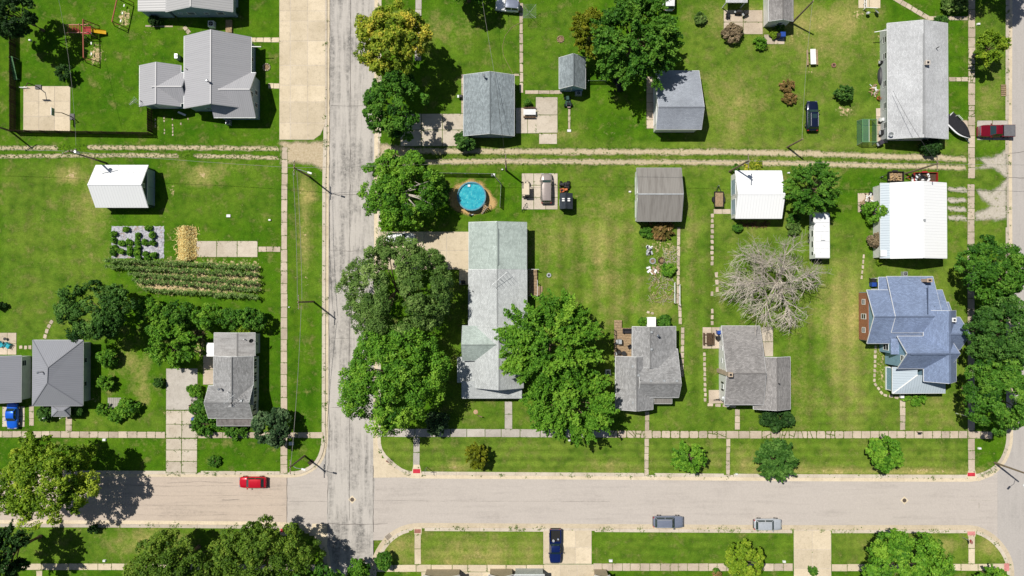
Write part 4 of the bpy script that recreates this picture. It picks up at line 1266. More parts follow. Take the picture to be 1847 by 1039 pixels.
def furniture(name, label, cat, px, py, s, mat, z, rot=0, kind='chair', group=None):
    p = P(px, py, z); t = thing(name, label, cat, (p.x, p.y, z), rot, group, local=True)
    x, y, h = s[0] / 2, s[1] / 2, s[2]
    if kind == 'chair':
        MB().frus(-x, -y, x, y, .36, .44, .04).build('seat', mat, t)
        MB().frus(-x, y - .1, x, y, .44, h, .02).build('backrest', mat, t)
        for sx in (-1, 1): MB().box(sx * x - .03, -y, .6, sx * x + .03, y, .65).build('arm', mat, t)
        for sx in (-1, 1):
            for sy in (-1, 1): MB().box(sx * x * .9 - .025, sy * y * .9 - .025, 0, sx * x * .9 + .025, sy * y * .9 + .025, .38).build('leg', mat, t)
    elif kind == 'grill':
        MB().frus(-x, -y, x, y, .55, h, .12).build('lid', mat, t); MB().box(-x - .3, -y * .7, .7, -x - .02, y * .7, .74).build('side_shelf', m_galv, t)
        MB().box(-x * .9, -y * .9, .1, x * .9, y * .9, .55).build('cabinet', m_black, t)
        for sx in (-1, 1): MB().tube([(sx * x * .8, -y, .12), (sx * x * .8, -y - .06, .12)], .12, 10).build('wheel', m_rubber, t)
    elif kind == 'sofa':
        MB().frus(-x, -y, x, y, .1, .42, .05).build('seat', mat, t); MB().frus(-x, y - .2, x, y, .42, h, .04).build('backrest', mat, t)
        for sx in (-1, 1): MB().frus(min(sx * x, sx * (x - .2)), -y, max(sx * x, sx * (x - .2)), y - .2, .42, .62, .03).build('armrest', mat, t)
    else:
        MB().lathe((0, 0, 0), [(x * .2, 0), (x * .12, .05), (x * .12, h - .05), (x, h - .05), (x, h)], 16).build('table_top', mat, t)
        for k in range(3): MB().beam((0, 0, .3), (x * .6 * math.cos(k * 2.1), x * .6 * math.sin(k * 2.1), 0), .04, .04).build('leg', m_black, t)
m_dkfab = flat('dark_cushion', (.03, .03, .035), .9, .1)
furniture('outdoor_sofa', 'black outdoor sofa at the top of the plank deck', 'sofa', 1131, 597, (1.5, .8, .8), m_dkfab, .46, 0, 'sofa')
furniture('grill', 'silver-lidded grill against the deck railing', 'grill', 1117, 616, (.7, .9, 1.15), m_galv, .46, 0, 'grill')
furniture('grill', 'black grill at the bottom end of the plank deck', 'grill', 1115, 635, (.7, .7, 1.05), m_black, .46, .4, 'grill')
furniture('deck_chair', 'black chair beside the wall on the plank deck', 'chair', 1135, 625, (.6, .6, .85), m_dkfab, .46, .5)
furniture('patio_table', 'round black table on the plank deck near the lower grill', 'table', 1124, 637, (.8, .8, .7), m_black, .46, 0, 'table')
box_unit('air_conditioner', 'white air conditioner on the shaded left side of the weathered grey house', 'air conditioner', 1096, 671, (.85, .85, .75), m_white)
# --- brown grey house with white walls
b = building('house', 'white house with brown grey roof and a tall brick chimney on its left wall', 'house', 1345, 660)
w1 = gable(b, (1304, 588, 1374, 730), (3.9, 2.4), 5.1, 'x', 674, .3, r_brown, w_white, m_trim)
w2 = gable(b, (1359, 643.6, 1425.5, 738), 3.0, 4.4, 'y', 1402, .3, r_brown, w_white, m_trim)
win(b, w1, 'W', .2, 1.9, .8, 1.2, shut=m_black)
for f in (.55, .72, .9): win(b, w1, 'W', f, 1.5, .8, .9)
win(b, w1, 'S', .6, 1.7, 1.0, 1.3); win(b, w1, 'S', .25, 1.2, .95, 2.1, True, m_trim)
MB().beam(P(1403, 653, 4.45), P(1402, 706, 4.45), .2, .08).build('ridge_vent', r_brown, b)
vent(b, 1405, 692, 4.5, 'black')
chimney(b, 1318, 676, 6.2, .62, .62, concrete('pale_brick', C(206, 188, 166), C(176, 156, 132)), 0.0)
dish('grey satellite dish at the lower left corner of the brown roofed house', 1309, 729, 2.6, .4, -2.0)
dish('small satellite dish above another one at the corner of the brown roofed house', 1304, 717, 2.2, .34, 2.6)
# --- blue house
b = building('house', 'light blue and brick house with a blue shingle roof and several gables', 'house', 1660, 600)
w1 = gable(b, (1564, 523, 1700, 619.5), 3.1, 5.3, 'x', 571.6, .35, r_blue, w_blue, m_trim)
w1b = gable(b, (1604, 498.6, 1687.6, 600), (4.2, 2.9), 5.4, 'x', 571, .35, r_blue, w_blue, m_trim)
w1c = gable(b, (1680, 545, 1711.4, 620), 3.6, 5.35, 'x', 583, .3, r_blue, w_blue, m_trim)
w2 = gable(b, (1666, 560, 1724.5, 688), 4.3, 6.9, 'y', 1713, .35, r_blue, w_blue, m_trim)
w3 = gable(b, (1619, 606.5, 1712, 665), 4.3, 7.0, 'x', 638, .35, r_blue, w_blue, m_trim)
w4 = gable(b, (1690, 572, 1731.5, 631), 4.1, 6.6, 'x', 603, .35, r_blue, w_blue, m_trim)
MB().box(w1['W'] - .12, w1['S'] + .1, 0, w1['W'] - .002, w1['N'] - .1, 2.9).build('brick_facing', m_brick, b)
wv = dict(w1); wv['W'] = w1['W'] - .12
for f, hh in ((.22, 1.0), (.5, 1.5), (.8, 1.0)): win(b, wv, 'W', f, 1.6, .9, hh)
win(b, w3, 'W', .32, 5.0, .9, .95); win(b, w3, 'W', .75, 2.6, 1.5, 1.6)
p = Vector((w3['W'], w3['N'] - 1.2, 0)); 
MB().box(p.x - .9, p.y - 1.2, 0, p.x - .002, p.y + 1.0, 3.6).build('bay', w_blue, b)
win(b, dict(W=p.x - .9, S=p.y - 1.2, N=p.y + 1.0), 'W', .5, 2.0, 1.5, 1.6)
x0, y0, x1, y1 = p.x - 1.05, p.y - 1.35, p.x, p.y + 1.15
MB().slab([(x0, y0, 3.65), (x1, y0, 4.1), (x1, y1, 4.1), (x0, y1, 3.65)], .1).build('bay_roof', r_blue, b)
# wrap-around porch with pale metal roof
zA, zB = 2.65, 3.5
a0, a1, a2 = P(1610, 662, zA), P(1610, 709.7, zA), P(1705.5, 709, zA)
i0, i1, i2 = P(1650, 668, zB), P(1655, 676, zB), P(1705.5, 681, zB)
mb = MB(); mb.slab([a0, a1, i1, P(1655, 662, zB)], .1); mb.slab([a1, a2, i2, i1], .1); mb.build('porch_roof', r_metal_blue, b)
edge_trim(b, [(a0 - Vector((0,0,.05)), a1 - Vector((0,0,.05))), (a1 - Vector((0,0,.05)), a2 - Vector((0,0,.05)))], m_trim, .12, .14)
MB().beam(a1 + Vector((0, 0, .03)), i1 + Vector((0, 0, .03)), .16, .05).build('ridge_cap', m_white, b)
MB().box(a1.x + .25, a1.y + .25, 0, a2.x - .3, a0.y - .2, .35).build('porch_floor', m_trim, b)
MB().box(a1.x + .3, a1.y + .3, .35, a1.x + .4, a0.y - .3, 2.5).build('porch_wall', w_blue, b)
for k in range(5): MB().box(a1.x + .35 + (a2.x - a1.x - .9) * k / 4 - .07, a1.y + .28, .35, a1.x + .35 + (a2.x - a1.x - .9) * k / 4 + .07, a1.y + .42, 2.55).build('post', m_trim, b)
shed(b, (1585, 500, 1603.5, 523), (2.7, 2.7, 2.5, 2.5), r_blue, None, m_trim, posts=4)
chimney(b, 1677, 505.5, 4.8, .75, .5, concrete('chimney_block', C(214, 190, 166), C(180, 150, 130)), 2.5)
chimney(b, 1721.5, 577, 6.2, .55, .55, m_trim, 3.5); vent(b, 1683, 553, 4.4, 'black')
MB().beam(P(1674, 515, 4.6), P(1674, 566, 5.55), .14, .07).build('ridge_vent', r_blue, b)
MB().beam(P(1643, 639, 7.06), P(1706, 639, 7.06), .14, .07).build('ridge_vent', r_blue, b)
box_unit('air_conditioner', 'air conditioner at the top wall of the blue-roofed house', 'air conditioner', 1629, 494, (.75, .75, .7))
# --- white pole barn
b = building('barn', 'large bright white metal barn with a pale lean-to strip on its left', 'barn', 1650, 398)
w = gable(b, (1605.5, 330, 1707.5, 466), (3.2, 3.3), 4.9, 'y', 1665, .25, r_metal_white, w_white, m_trim)
shed(b, (1588, 330.5, 1606.5, 465.5), (2.6, 3.15, 3.15, 2.6), r_metal_blue, w_white, m_trim)
win(b, w, 'E', .3, 1.4, 3.0, 2.4, True, m_trim); win(b, w, 'E', .7, 1.4, 3.0, 2.4, True, m_trim)
p = P(1595, 457, 2.95); MB().box(p.x - .6, p.y - .5, p.z - .3, p.x + .6, p.y + .5, p.z).build('skylight', m_trim, b)
vent(b, 1667, 397, 4.9, 'box')
b = building('barn', 'square white metal barn with red brush piled below its lower wall', 'barn', 1365, 352)
w = gable(b, (1326.5, 308, 1410, 394), 3.0, 4.4, 'x', 350, .25, r_metal_white, w_white, m_trim)
for f in (.25, .7): win(b, w, 'W', f, 1.3, 2.6, 2.2, True, w_bluegrey)
b = building('barn', 'weathered grey metal barn with streaked roof and white left wall', 'barn', 1190, 352)
w = gable(b, (1148.5, 303, 1229, 399), 2.8, 4.2, 'x', 350, .25, r_metal_old, w_white, m_galv, cap=m_galv)
for f in (.25, .72): win(b, w, 'W', f, 1.2, 3.0, 2.1, True, m_trim)
b = building('garage', 'large garage with smooth blue grey roof below the dark leafy tree', 'garage', 1224, 182)
w = gable(b, (1182, 127.5, 1263, 233), (3.5, 2.2), 5.2, 'x', 193.3, .3, r_gable_blue, w_white, m_trim)
for f in (.25, .68): win(b, w, 'W', f, 1.25, 2.8, 2.2, True, m_trim)
win(b, w, 'W', .92, 1.5, .8, .9)
b = building('shed', 'narrow shed with dark shingle gable roof beside the olive tree', 'shed', 1032, 135)
w = gable(b, (1008.5, 104, 1056, 160), 2.3, 4.2, 'y', 1034.5, .25, r_slate, w_blue, m_trim)
win(b, w, 'S', .35, 1.1, 1.1, 2.0, True, w_bluegrey)
b = building('garage', 'square garage with speckled slate shingle roof beside the cracked patio', 'garage', 882, 190)
w = gable(b, (836, 135, 927.6, 245), 2.6, 4.3, 'y', 884, .3, r_slate, w_bluegrey, m_trim)
win(b, w, 'W', .3, 1.25, 3.0, 2.2, True, m_trim); win(b, w, 'E', .7, 1.2, .95, 2.0, True, m_trim); win(b, w, 'E', .4, 1.5, .9, .9)
vent(b, 873.5, 139, 4.2, 'flue')
b = building('house', 'long house with light grey shingle roof near the upper right corner', 'house', 1655, 145)
w = gable(b, (1600.5, 42, 1709.5, 250.5), 2.9, 4.3, 'y', 1667, .35, r_light, w_ltgrey, m_trim)
for f in (.12, .3, .5, .75, .9): win(b, w, 'W', f, 1.5, 1.1, 1.1)
for f in (.3, .7): win(b, w, 'S', f, 1.5, 1.1, 1.1)
chimney(b, 1674, 112.5, 4.9, .6, .6, concrete('chimney_block', C(216, 206, 194), C(180, 164, 150)), 3)
vent(b, 1691, 86, 4.0, 'black')
MB().beam(P(1666, 60, 4.36), P(1666, 240, 4.36), .2, .06).build('ridge_vent', r_light, b)
MB().beam(P(1577, 58, 2.4), P(1601, 54, 2.8), .1, .1).build('downspout', m_white, b)
dish('pale satellite dish at the lower left corner of the long light-roofed house', 1603, 244, 2.9, .36, -2.3)
b = building('house', 'white walled house with speckled roof cut by the top edge', 'house', 1405, -20)
w = gable(b, (1386.5, -90, 1430, 38), 3.0, 3.8, 'y', 1412, .2, r_brown, w_white, m_trim)
win(b, w, 'W', .9, 1.7, .8, 1.1); win(b, w, 'S', .6, 1.4, .9, 1.2)
shed(b, (1310, -60, 1348, 4), (2.6, 2.6, 2.9, 2.9), r_light, None, m_trim, posts=4, name='porch_roof')
b = building('shed', 'small black shed with four skylights beside the parking pad', 'shed', 1022, 364)
w = gable(b, (1009.5, 348.5, 1033, 377), 1.9, 2.6, 'y', 1021, .15, r_black, w_black, None)
for px in (1016, 1026):
    for py in (358.5, 362):
        p = P(px, py, 2.45); MB().box(p.x - .2, p.y - .1, p.z - .1, p.x + .2, p.y + .1, p.z + .06).build('skylight', m_white, b)
win(b, w, 'W', .5, .95, 1.2, 1.7, True, w_black)
b = building('garage', 'brown roofed garage cut by the bottom edge left of the blue pickup', 'garage', 930, 1070)
gable(b, (881, 1037, 926, 1110), 3.0, 4.2, 'y', 903, .2, r_dark, w_tan, m_trim)
shed(b, (928, 1036.5, 982, 1110), (2.9, 2.9, 2.9, 2.9), r_sage2, w_ltgrey, m_trim)
b = building('garage', 'low brown roof barely showing at the bottom edge', 'garage', 795, 1080)
gable(b, (763, 1038, 829, 1120), 3.0, 4.4, 'y', 795, .2, r_dark, w_tan, m_trim)
b = building('house', 'corner of a dark roofed house at the bottom edge right of the blue pickup', 'house', 1085, 1080)
gable(b, (1073, 1038, 1100, 1120), 3.0, 4.0, 'y', 1090, .2, r_dark, w_tan, m_trim)
# ================================================================ VEGETATION
def quad_mesh(name, V, tint, mat, off):
    """V: (n,4,3) leaf quads"""
    n = len(V)
    me = bpy.data.meshes.new(name)
    me.vertices.add(n * 4); me.vertices.foreach_set('co', (V - np.array([off.x, off.y, off.z])).astype(np.float32).ravel())
    me.loops.add(n * 4); me.loops.foreach_set('vertex_index', np.arange(n * 4, dtype=np.int32))
    me.polygons.add(n); me.polygons.foreach_set('loop_start', np.arange(0, n * 4, 4, dtype=np.int32)); me.polygons.foreach_set('loop_total', np.full(n, 4, np.int32))
    at = me.attributes.new('tint', 'FLOAT', 'FACE'); at.data.foreach_set('value', np.clip(tint, 0, 1).astype(np.float32))
    me.materials.append(mat); me.update(calc_edges=True)
    return me
def unit(v): return v / np.maximum(np.linalg.norm(v, axis=-1, keepdims=True), 1e-9)
def leaf_quads(rng, c, nrm, L, B):
    n = len(c)
    r = rng.normal(size=(n, 3))
    u = unit(np.cross(nrm, r)); w = np.cross(nrm, u)
    L = (L * rng.uniform(.7, 1.3, (n, 1))); B = (B * rng.uniform(.7, 1.3, (n, 1)))
    droop = nrm * L * .25
    return np.stack([c + u * L - droop, c + w * B, c - u * L - droop, c - w * B], 1)
def crown_round(rng, C_, R, leaf, dens=1.0, lump=.25, zmin=-.35, core=.62):
    Rm = (R[0] + R[1]) / 2
    rc = np.clip(lump * Rm, .3, 2.1)
    n1 = int(max(9, 2.55 * (Rm / rc) ** 2))
    d = rng.normal(size=(n1 * 3, 3)); d = unit(d); d = d[d[:, 2] > zmin][:n1]
    n1 = len(d)
    fac = rng.uniform(core, 1.0, (n1, 1))
    # big lobes make the outline uneven
    lob = unit(rng.normal(size=(7, 3))); la = rng.uniform(-.16, .14, 7)
    for k in range(7): fac[:, 0] += la[k] * np.clip(d @ lob[k], 0, 1) ** 3
    cc = C_ + d * R * fac * (1 - .55 * rc / Rm)
    crad = rc * rng.uniform(.7, 1.25, n1)
    ctint = rng.normal(.5, .17, n1)
    rs = .42; n2 = max(6, int(15 * min(1.2, max(.6, dens))))
    sd = unit(rng.normal(size=(n1, n2, 3)) + d[:, None, :] * .75 + np.array([0, 0, .45]))
    sc = cc[:, None, :] + sd * crad[:, None, None] * rng.uniform(.72, 1.05, (n1, n2, 1))
    srad = crad[:, None] * rs * rng.uniform(.75, 1.25, (n1, n2))
    n3 = int(np.clip(dens * 9 * (np.mean(srad) / leaf) ** 1.25, 7, 42))
    ld = unit(rng.normal(size=(n1, n2, n3, 3)) + sd[:, :, None, :] * .9)
    lc = sc[:, :, None, :] + ld * srad[:, :, None, None] * rng.uniform(.45, 1.05, (n1, n2, n3, 1))
    nr = unit(ld * .8 + np.array([0, 0, .5]) + rng.normal(size=lc.shape) * .5)
    t = ctint[:, None, None] + rng.normal(0, .1, (n1, n2, 1)) + rng.normal(0, .13, (n1, n2, n3))
    return lc.reshape(-1, 3), nr.reshape(-1, 3), t.reshape(-1), cc
def crown_spray(rng, C_, R, leaf, dens=1.0, zmin=-.15, nb=None, side=6):
    """leaves along many outward-reaching sprays: star-shaped, feathery outline"""
    Rm = (R[0] + R[1]) / 2
    n1 = nb or int(26 + 9 * Rm)
    d = unit(rng.normal(size=(n1 * 3, 3)) * np.array([1, 1, .8])); d = d[d[:, 2] > zmin][:n1]; n1 = len(d)
    tip = rng.uniform(.8, 1.12, n1); base = rng.uniform(.35, .6, n1)
    pts, nrm, tn = [], [], []
    ct = rng.normal(.5, .16, n1)
    n3 = int(np.clip(26 * dens * Rm / leaf * .055, 9, 60))
    for i in range(n1):
        for s in range(side + 1):
            t0 = base[i] + (tip[i] - base[i]) * (s / (side + 1)) * .9
            st = C_ + d[i] * R * t0
            if s == 0: dv, ln = d[i], (tip[i] - base[i]) * Rm
            else:
                dv = unit(d[i] + rng.normal(size=3) * .55); ln = rng.uniform(.16, .3) * Rm
            u = rng.uniform(0, 1, n3)[:, None]
            spread = (.11 * Rm ** .6) * (1 - .75 * u)
            c = st + dv * ln * u - np.array([0, 0, 1]) * (u ** 2) * ln * .15 + rng.normal(size=(n3, 3)) * spread * .75
            pts.append(c); nrm.append(unit(rng.normal(size=(n3, 3)) * .6 + dv * .3 + np.array([0, 0, .8])))
            tn.append(ct[i] + rng.normal(0, .14, n3) + (u[:, 0] - .5) * .2)
    return np.concatenate(pts), np.concatenate(nrm), np.concatenate(tn), C_ + d * R * .7
LEAF = dict(
    bright=leafmat('leaf_bright_green', C(38, 82, 16), C(92, 142, 36), C(134, 172, 54)),
    green=leafmat('leaf_green', C(32, 74, 18), C(74, 122, 34), C(112, 152, 52)),
    deep=leafmat('leaf_deep_green', C(30, 66, 20), C(66, 108, 38), C(106, 144, 64)),
    olive=leafmat('leaf_olive', C(54, 84, 32), C(96, 128, 56), C(140, 164, 90)),
    yellow=leafmat('leaf_yellow_green', C(70, 100, 16), C(140, 160, 44), C(208, 192, 72)),
    lime=leafmat('leaf_lime', C(58, 92, 14), C(116, 148, 32), C(160, 176, 54)),
    gold=leafmat('leaf_gold_olive', C(66, 78, 10), C(108, 120, 20), C(140, 140, 36)),
    bluegreen=leafmat('leaf_blue_green', C(34, 62, 34), C(74, 104, 62), C(118, 142, 98)),
    brown=leafmat('leaf_brown_green', C(70, 74, 30), C(130, 112, 60), C(176, 140, 96)),
    moss=leafmat('leaf_moss', C(52, 80, 18), C(90, 122, 34), C(132, 152, 54)),
    dark=leafmat('leaf_dark', C(20, 46, 16), C(46, 80, 30), C(74, 110, 48)),
    grass=leafmat('leaf_weed', C(48, 84, 10), C(86, 124, 24), C(128, 150, 44)),
    corn=leafmat('leaf_corn', C(66, 100, 42), C(114, 146, 74), C(170, 184, 120)),
    purple=leafmat('leaf_mauve', C(90, 84, 60), C(140, 124, 96), C(176, 156, 130)))
TREES = []
def trunk_mesh(rng, base, C_, R, tips, h, rad):
    mb = MB()
    top = np.array([C_[0], C_[1], C_[2] - R[2] * .25])
    b = np.array([base[0], base[1], 0.0])
    mid = (b + top) / 2 + rng.normal(size=3) * np.array([.15, .15, 0])
    mb.tube([b - np.array([0, 0, .1]), b + np.array([0, 0, .25]), mid, top], [rad * 1.35, rad, rad * .8, rad * .55], 8)
    k = min(len(tips), 12)
    for t in tips[rng.permutation(len(tips))[:k]]:
        m = top + (t - top) * .5 + np.array([0, 0, .08 * np.linalg.norm(t - top)])
        s = b + (top - b) * rng.uniform(.62, 1)
        mb.tube([s, m, t], [rad * .42, rad * .26, rad * .07], 5)
    return mb
def tree(label, px, py, rx, ry, h, kind, col, seed, leaf=.24, dens=1.0, name='tree', cat='tree', lump=.25, group=None, cz=.62, rzf=.4, zmin=-.35, nb=None, side=6, bare=0, core=.62, smin=-.15):
    """rx, ry: crown radii in photo px (at crown height); h: tree height in metres"""
    rng = np.random.default_rng(seed)
    zc = h * cz
    c = P(px, py, zc); C_ = np.array([c.x, c.y, zc])
    R = np.array([M_(rx, zc), M_(ry, zc), h * rzf])
    t = thing(name, label, cat, (c.x, c.y, 0), group=group)
    if kind == 'round': lc, nr, tn, tips = crown_round(rng, C_, R, leaf, dens, lump, zmin, core)
    else: lc, nr, tn, tips = crown_spray(rng, C_, R, leaf, dens, smin, nb, side)
    keep = lc[:, 2] > .05
    lc, nr, tn = lc[keep], nr[keep], tn[keep]
    V = leaf_quads(rng, lc, nr, leaf, leaf * .62)
    tm = trunk_mesh(rng, (c.x, c.y), C_, R, tips, h, max(.04, .028 * h))
    if bare:
        for k in range(bare):       # leafless grey limbs that show through the crown
            a = rng.uniform(-1.0, .4); st = C_ + np.array([R[0] * .1, -R[1] * .1, R[2] * .35]); e = C_ + np.array([math.cos(a) * R[0], math.sin(a) * R[1], R[2] * .75]) * rng.uniform(.75, .98)
            m = (st + e) / 2 + np.array([0, 0, R[2] * .45]); tm.tube([st, m, e], [.14, .09, .025], 5)
            for q in range(3):
                s2 = m + (e - m) * rng.uniform(0, .8); e2 = s2 + rng.normal(size=3) * np.array([1, 1, .4]) * 1.2; tm.tube([s2, e2], [.05, .015], 4)
    tm.build('trunk' if h > 2.2 else 'stem', m_bark if not bare else m_dead, t)
    link('crown' if h > 2.2 else 'foliage', quad_mesh('crown', V, tn, LEAF[col], ORG[t.name]), t)
    TREES.append((label, len(V)))
    return t
def T(*a, **k):
    a = list(a)
    if len(a) > 9 and a[9] > .19:                 # finer leaves on the big crowns
        a[9] *= .74
        if len(a) > 10: a[10] *= 1.0
    return tree(*a, **k)
# ---- big street trees between the street and the long house
T('tall yellow-green maple leaning over the street at the top', 712, 74, 70, 66, 13, 'round', 'yellow', 101, .22, 1.1, lump=.2)
T('round deep green maple below the yellow-green one at the street edge', 716, 192, 54, 58, 11, 'round', 'green', 102, .22, 1.1, lump=.22)
T('spreading tree with bare grey limbs beside the round pool', 722, 344, 74, 70, 8, 'round', 'bright', 103, .22, .95, lump=.19, bare=4, core=.6)
T('broad olive-grey tree over the driveway and the street', 712, 524, 96, 92, 11.5, 'round', 'olive', 104, .2, 1.15, lump=.17, core=.7)
T('huge bright green maple touching the olive tree beside the street', 714, 674, 98, 98, 13, 'round', 'bright', 105, .24, 1.1, lump=.2, core=.72)
T('feathery green tree overhanging the roof of the long house', 993, 622, 88, 92, 11.5, 'spray', 'bright', 106, .24, 1.2, side=7)
T('feathery tree at the sidewalk below the one overhanging the roof', 1030, 728, 84, 62, 9.5, 'spray', 'bright', 107, .23, 1.2, side=7)
# ---- top
T('large dark green tree above the blue grey garage', 1146, 70, 76, 92, 12, 'spray', 'green', 108, .26, 1.3, side=7)
T('golden olive evergreen beside the large dark green tree', 1066, 58, 34, 44, 9, 'spray', 'gold', 109, .17, 1.4, side=6)
T('dark evergreen in the top left corner above the fence', 30, 28, 48, 42, 10, 'round', 'dark', 110, .2, 1.0, lump=.22)
T('small dark bush on the lawn near the basketball pad', 116, 131, 15, 15, 2.4, 'spray', 'dark', 111, .13, 1.2, name='bush', cat='bush')
T('tree at the top edge right of the upper path', 842, -26, 40, 34, 9, 'round', 'green', 112, .22, 1.0)
T('yellowing young tree by the right street below the shaded corner', 1786, 88, 27, 32, 6, 'spray', 'lime', 113, .2, 1.2)
T('tree casting shade over the upper right street corner', 1800, -85, 75, 60, 14, 'round', 'green', 114, .26, .8)
T('rounded bush at the top edge by the right sidewalk', 1722, 6, 24, 17, 2.2, 'round', 'olive', 115, .14, 1.1, name='bush', cat='bush', cz=.5, rzf=.55, lump=.22)
# ---- right edge
T('dark tree at the right edge above the two below it', 1790, 486, 56, 60, 11, 'round', 'green', 116, .22, 1.05, lump=.2)
T('middle one of the three big trees along the right edge', 1808, 600, 62, 62, 12, 'round', 'deep', 117, .22, 1.05, lump=.2)
T('lowest of the three big trees along the right edge above the corner', 1796, 712, 60, 74, 12, 'round', 'green', 118, .22, 1.05, lump=.2)
# ---- left bottom
T('big yellow-green tree leaning over the left street', 82, 860, 92, 88, 13, 'round', 'lime', 119, .24, .9, lump=.17, core=.55)
T('dark spruce at the lower left corner', 14, 998, 40, 48, 12, 'spray', 'dark', 120, .2, 1.3, side=7)
T('broad olive green tree along the bottom edge', 322, 1016, 98, 70, 11, 'round', 'moss', 121, .22, .95, lump=.2, core=.6)
T('dense green tree at the bottom beside the street junction', 478, 1008, 100, 66, 12, 'round', 'moss', 122, .22, .95, lump=.2, core=.6)
T('small tree at the junction corner on the bottom edge', 646, 1028, 19, 22, 6, 'round', 'bright', 123, .22, 1.0)
T('dark round bush by the lower junction corner', 692, 1012, 14, 15, 2.6, 'round', 'green', 124, .16, 1.0, name='bush', cat='bush')
T('pruned round tree with visible limbs at the bottom edge', 1342, 1012, 30, 34, 6, 'round', 'lime', 125, .2, 1.0, lump=.2, core=.8)
T('large leafy tree at the bottom edge near the stop sign', 1626, 1016, 90, 56, 11, 'round', 'bright', 126, .24, 1.05, lump=.2)
T('low shrub tree at the bottom right corner', 1790, 1042, 26, 20, 4, 'spray', 'bright', 127, .2, 1.1)
T('tall tree beyond the bottom edge left of the junction', 560, 1060, 60, 40, 12, 'round', 'green', 128, .24, .8)
# ---- middle right yard
T('rounded feathery tree between the white barn and the camper', 1463, 338, 46, 48, 7.5, 'spray', 'green', 129, .22, 1.2)
# ---- young street trees
T('young olive street tree, leftmost on the long street lawn', 861, 821, 20, 24, 4.0, 'spray', 'gold', 130, .17, 1.1)
T('young light green street tree, second from the left on the long lawn', 1241, 826, 30, 27, 4.6, 'spray', 'bright', 131, .18, 1.2)
T('wide spiky street tree overhanging the kerb', 1400, 829, 36, 36, 5.2, 'spray', 'deep', 132, .18, 1.3, nb=70)
T('round leafy street tree, rightmost on the long street lawn', 1595, 818, 30, 31, 5, 'round', 'bright', 133, .19, 1.0)
T('blue-green rounded tree at the corner sidewalk by the narrow white house', 490, 768, 36, 31, 5.5, 'round', 'bluegreen', 134, .17, 1.1, lump=.24)
# ---- left yard
T('dark spreading tree above the hip-roofed house', 172, 560, 68, 54, 9, 'round', 'deep', 135, .2, 1.0, lump=.2)
T('dense bright shrub tree left of the narrow white house', 312, 622, 42, 40, 6, 'spray', 'bright', 136, .22, 1.2)
for i, (x, y, r, h, c, lab) in enumerate(((270, 560, 26, 3.6, 'bright', 'leftmost leafy bush below the corn rows'), (322, 568, 30, 4, 'green', 'tall bush below the middle of the corn rows'),
        (372, 572, 28, 3.8, 'bright', 'bush directly above the white awning of the narrow house'), (416, 574, 26, 3.4, 'green', 'bush above the flat rear roof of the narrow house'), (456, 575, 26, 4.2, 'green', 'rightmost bush below the corn rows by the sidewalk'),
        (290, 592, 26, 4, 'bright', 'bush between the dark spreading tree and the shrub tree'), (440, 593, 18, 2.6, 'lime', 'small light bush touching the rear roof of the narrow house'))):
    T(lab, x, y, r, r * .8, h, 'round', c, 140 + i, .2, .85, name='bush', cat='bush', group='bushes below the corn', lump=.3)
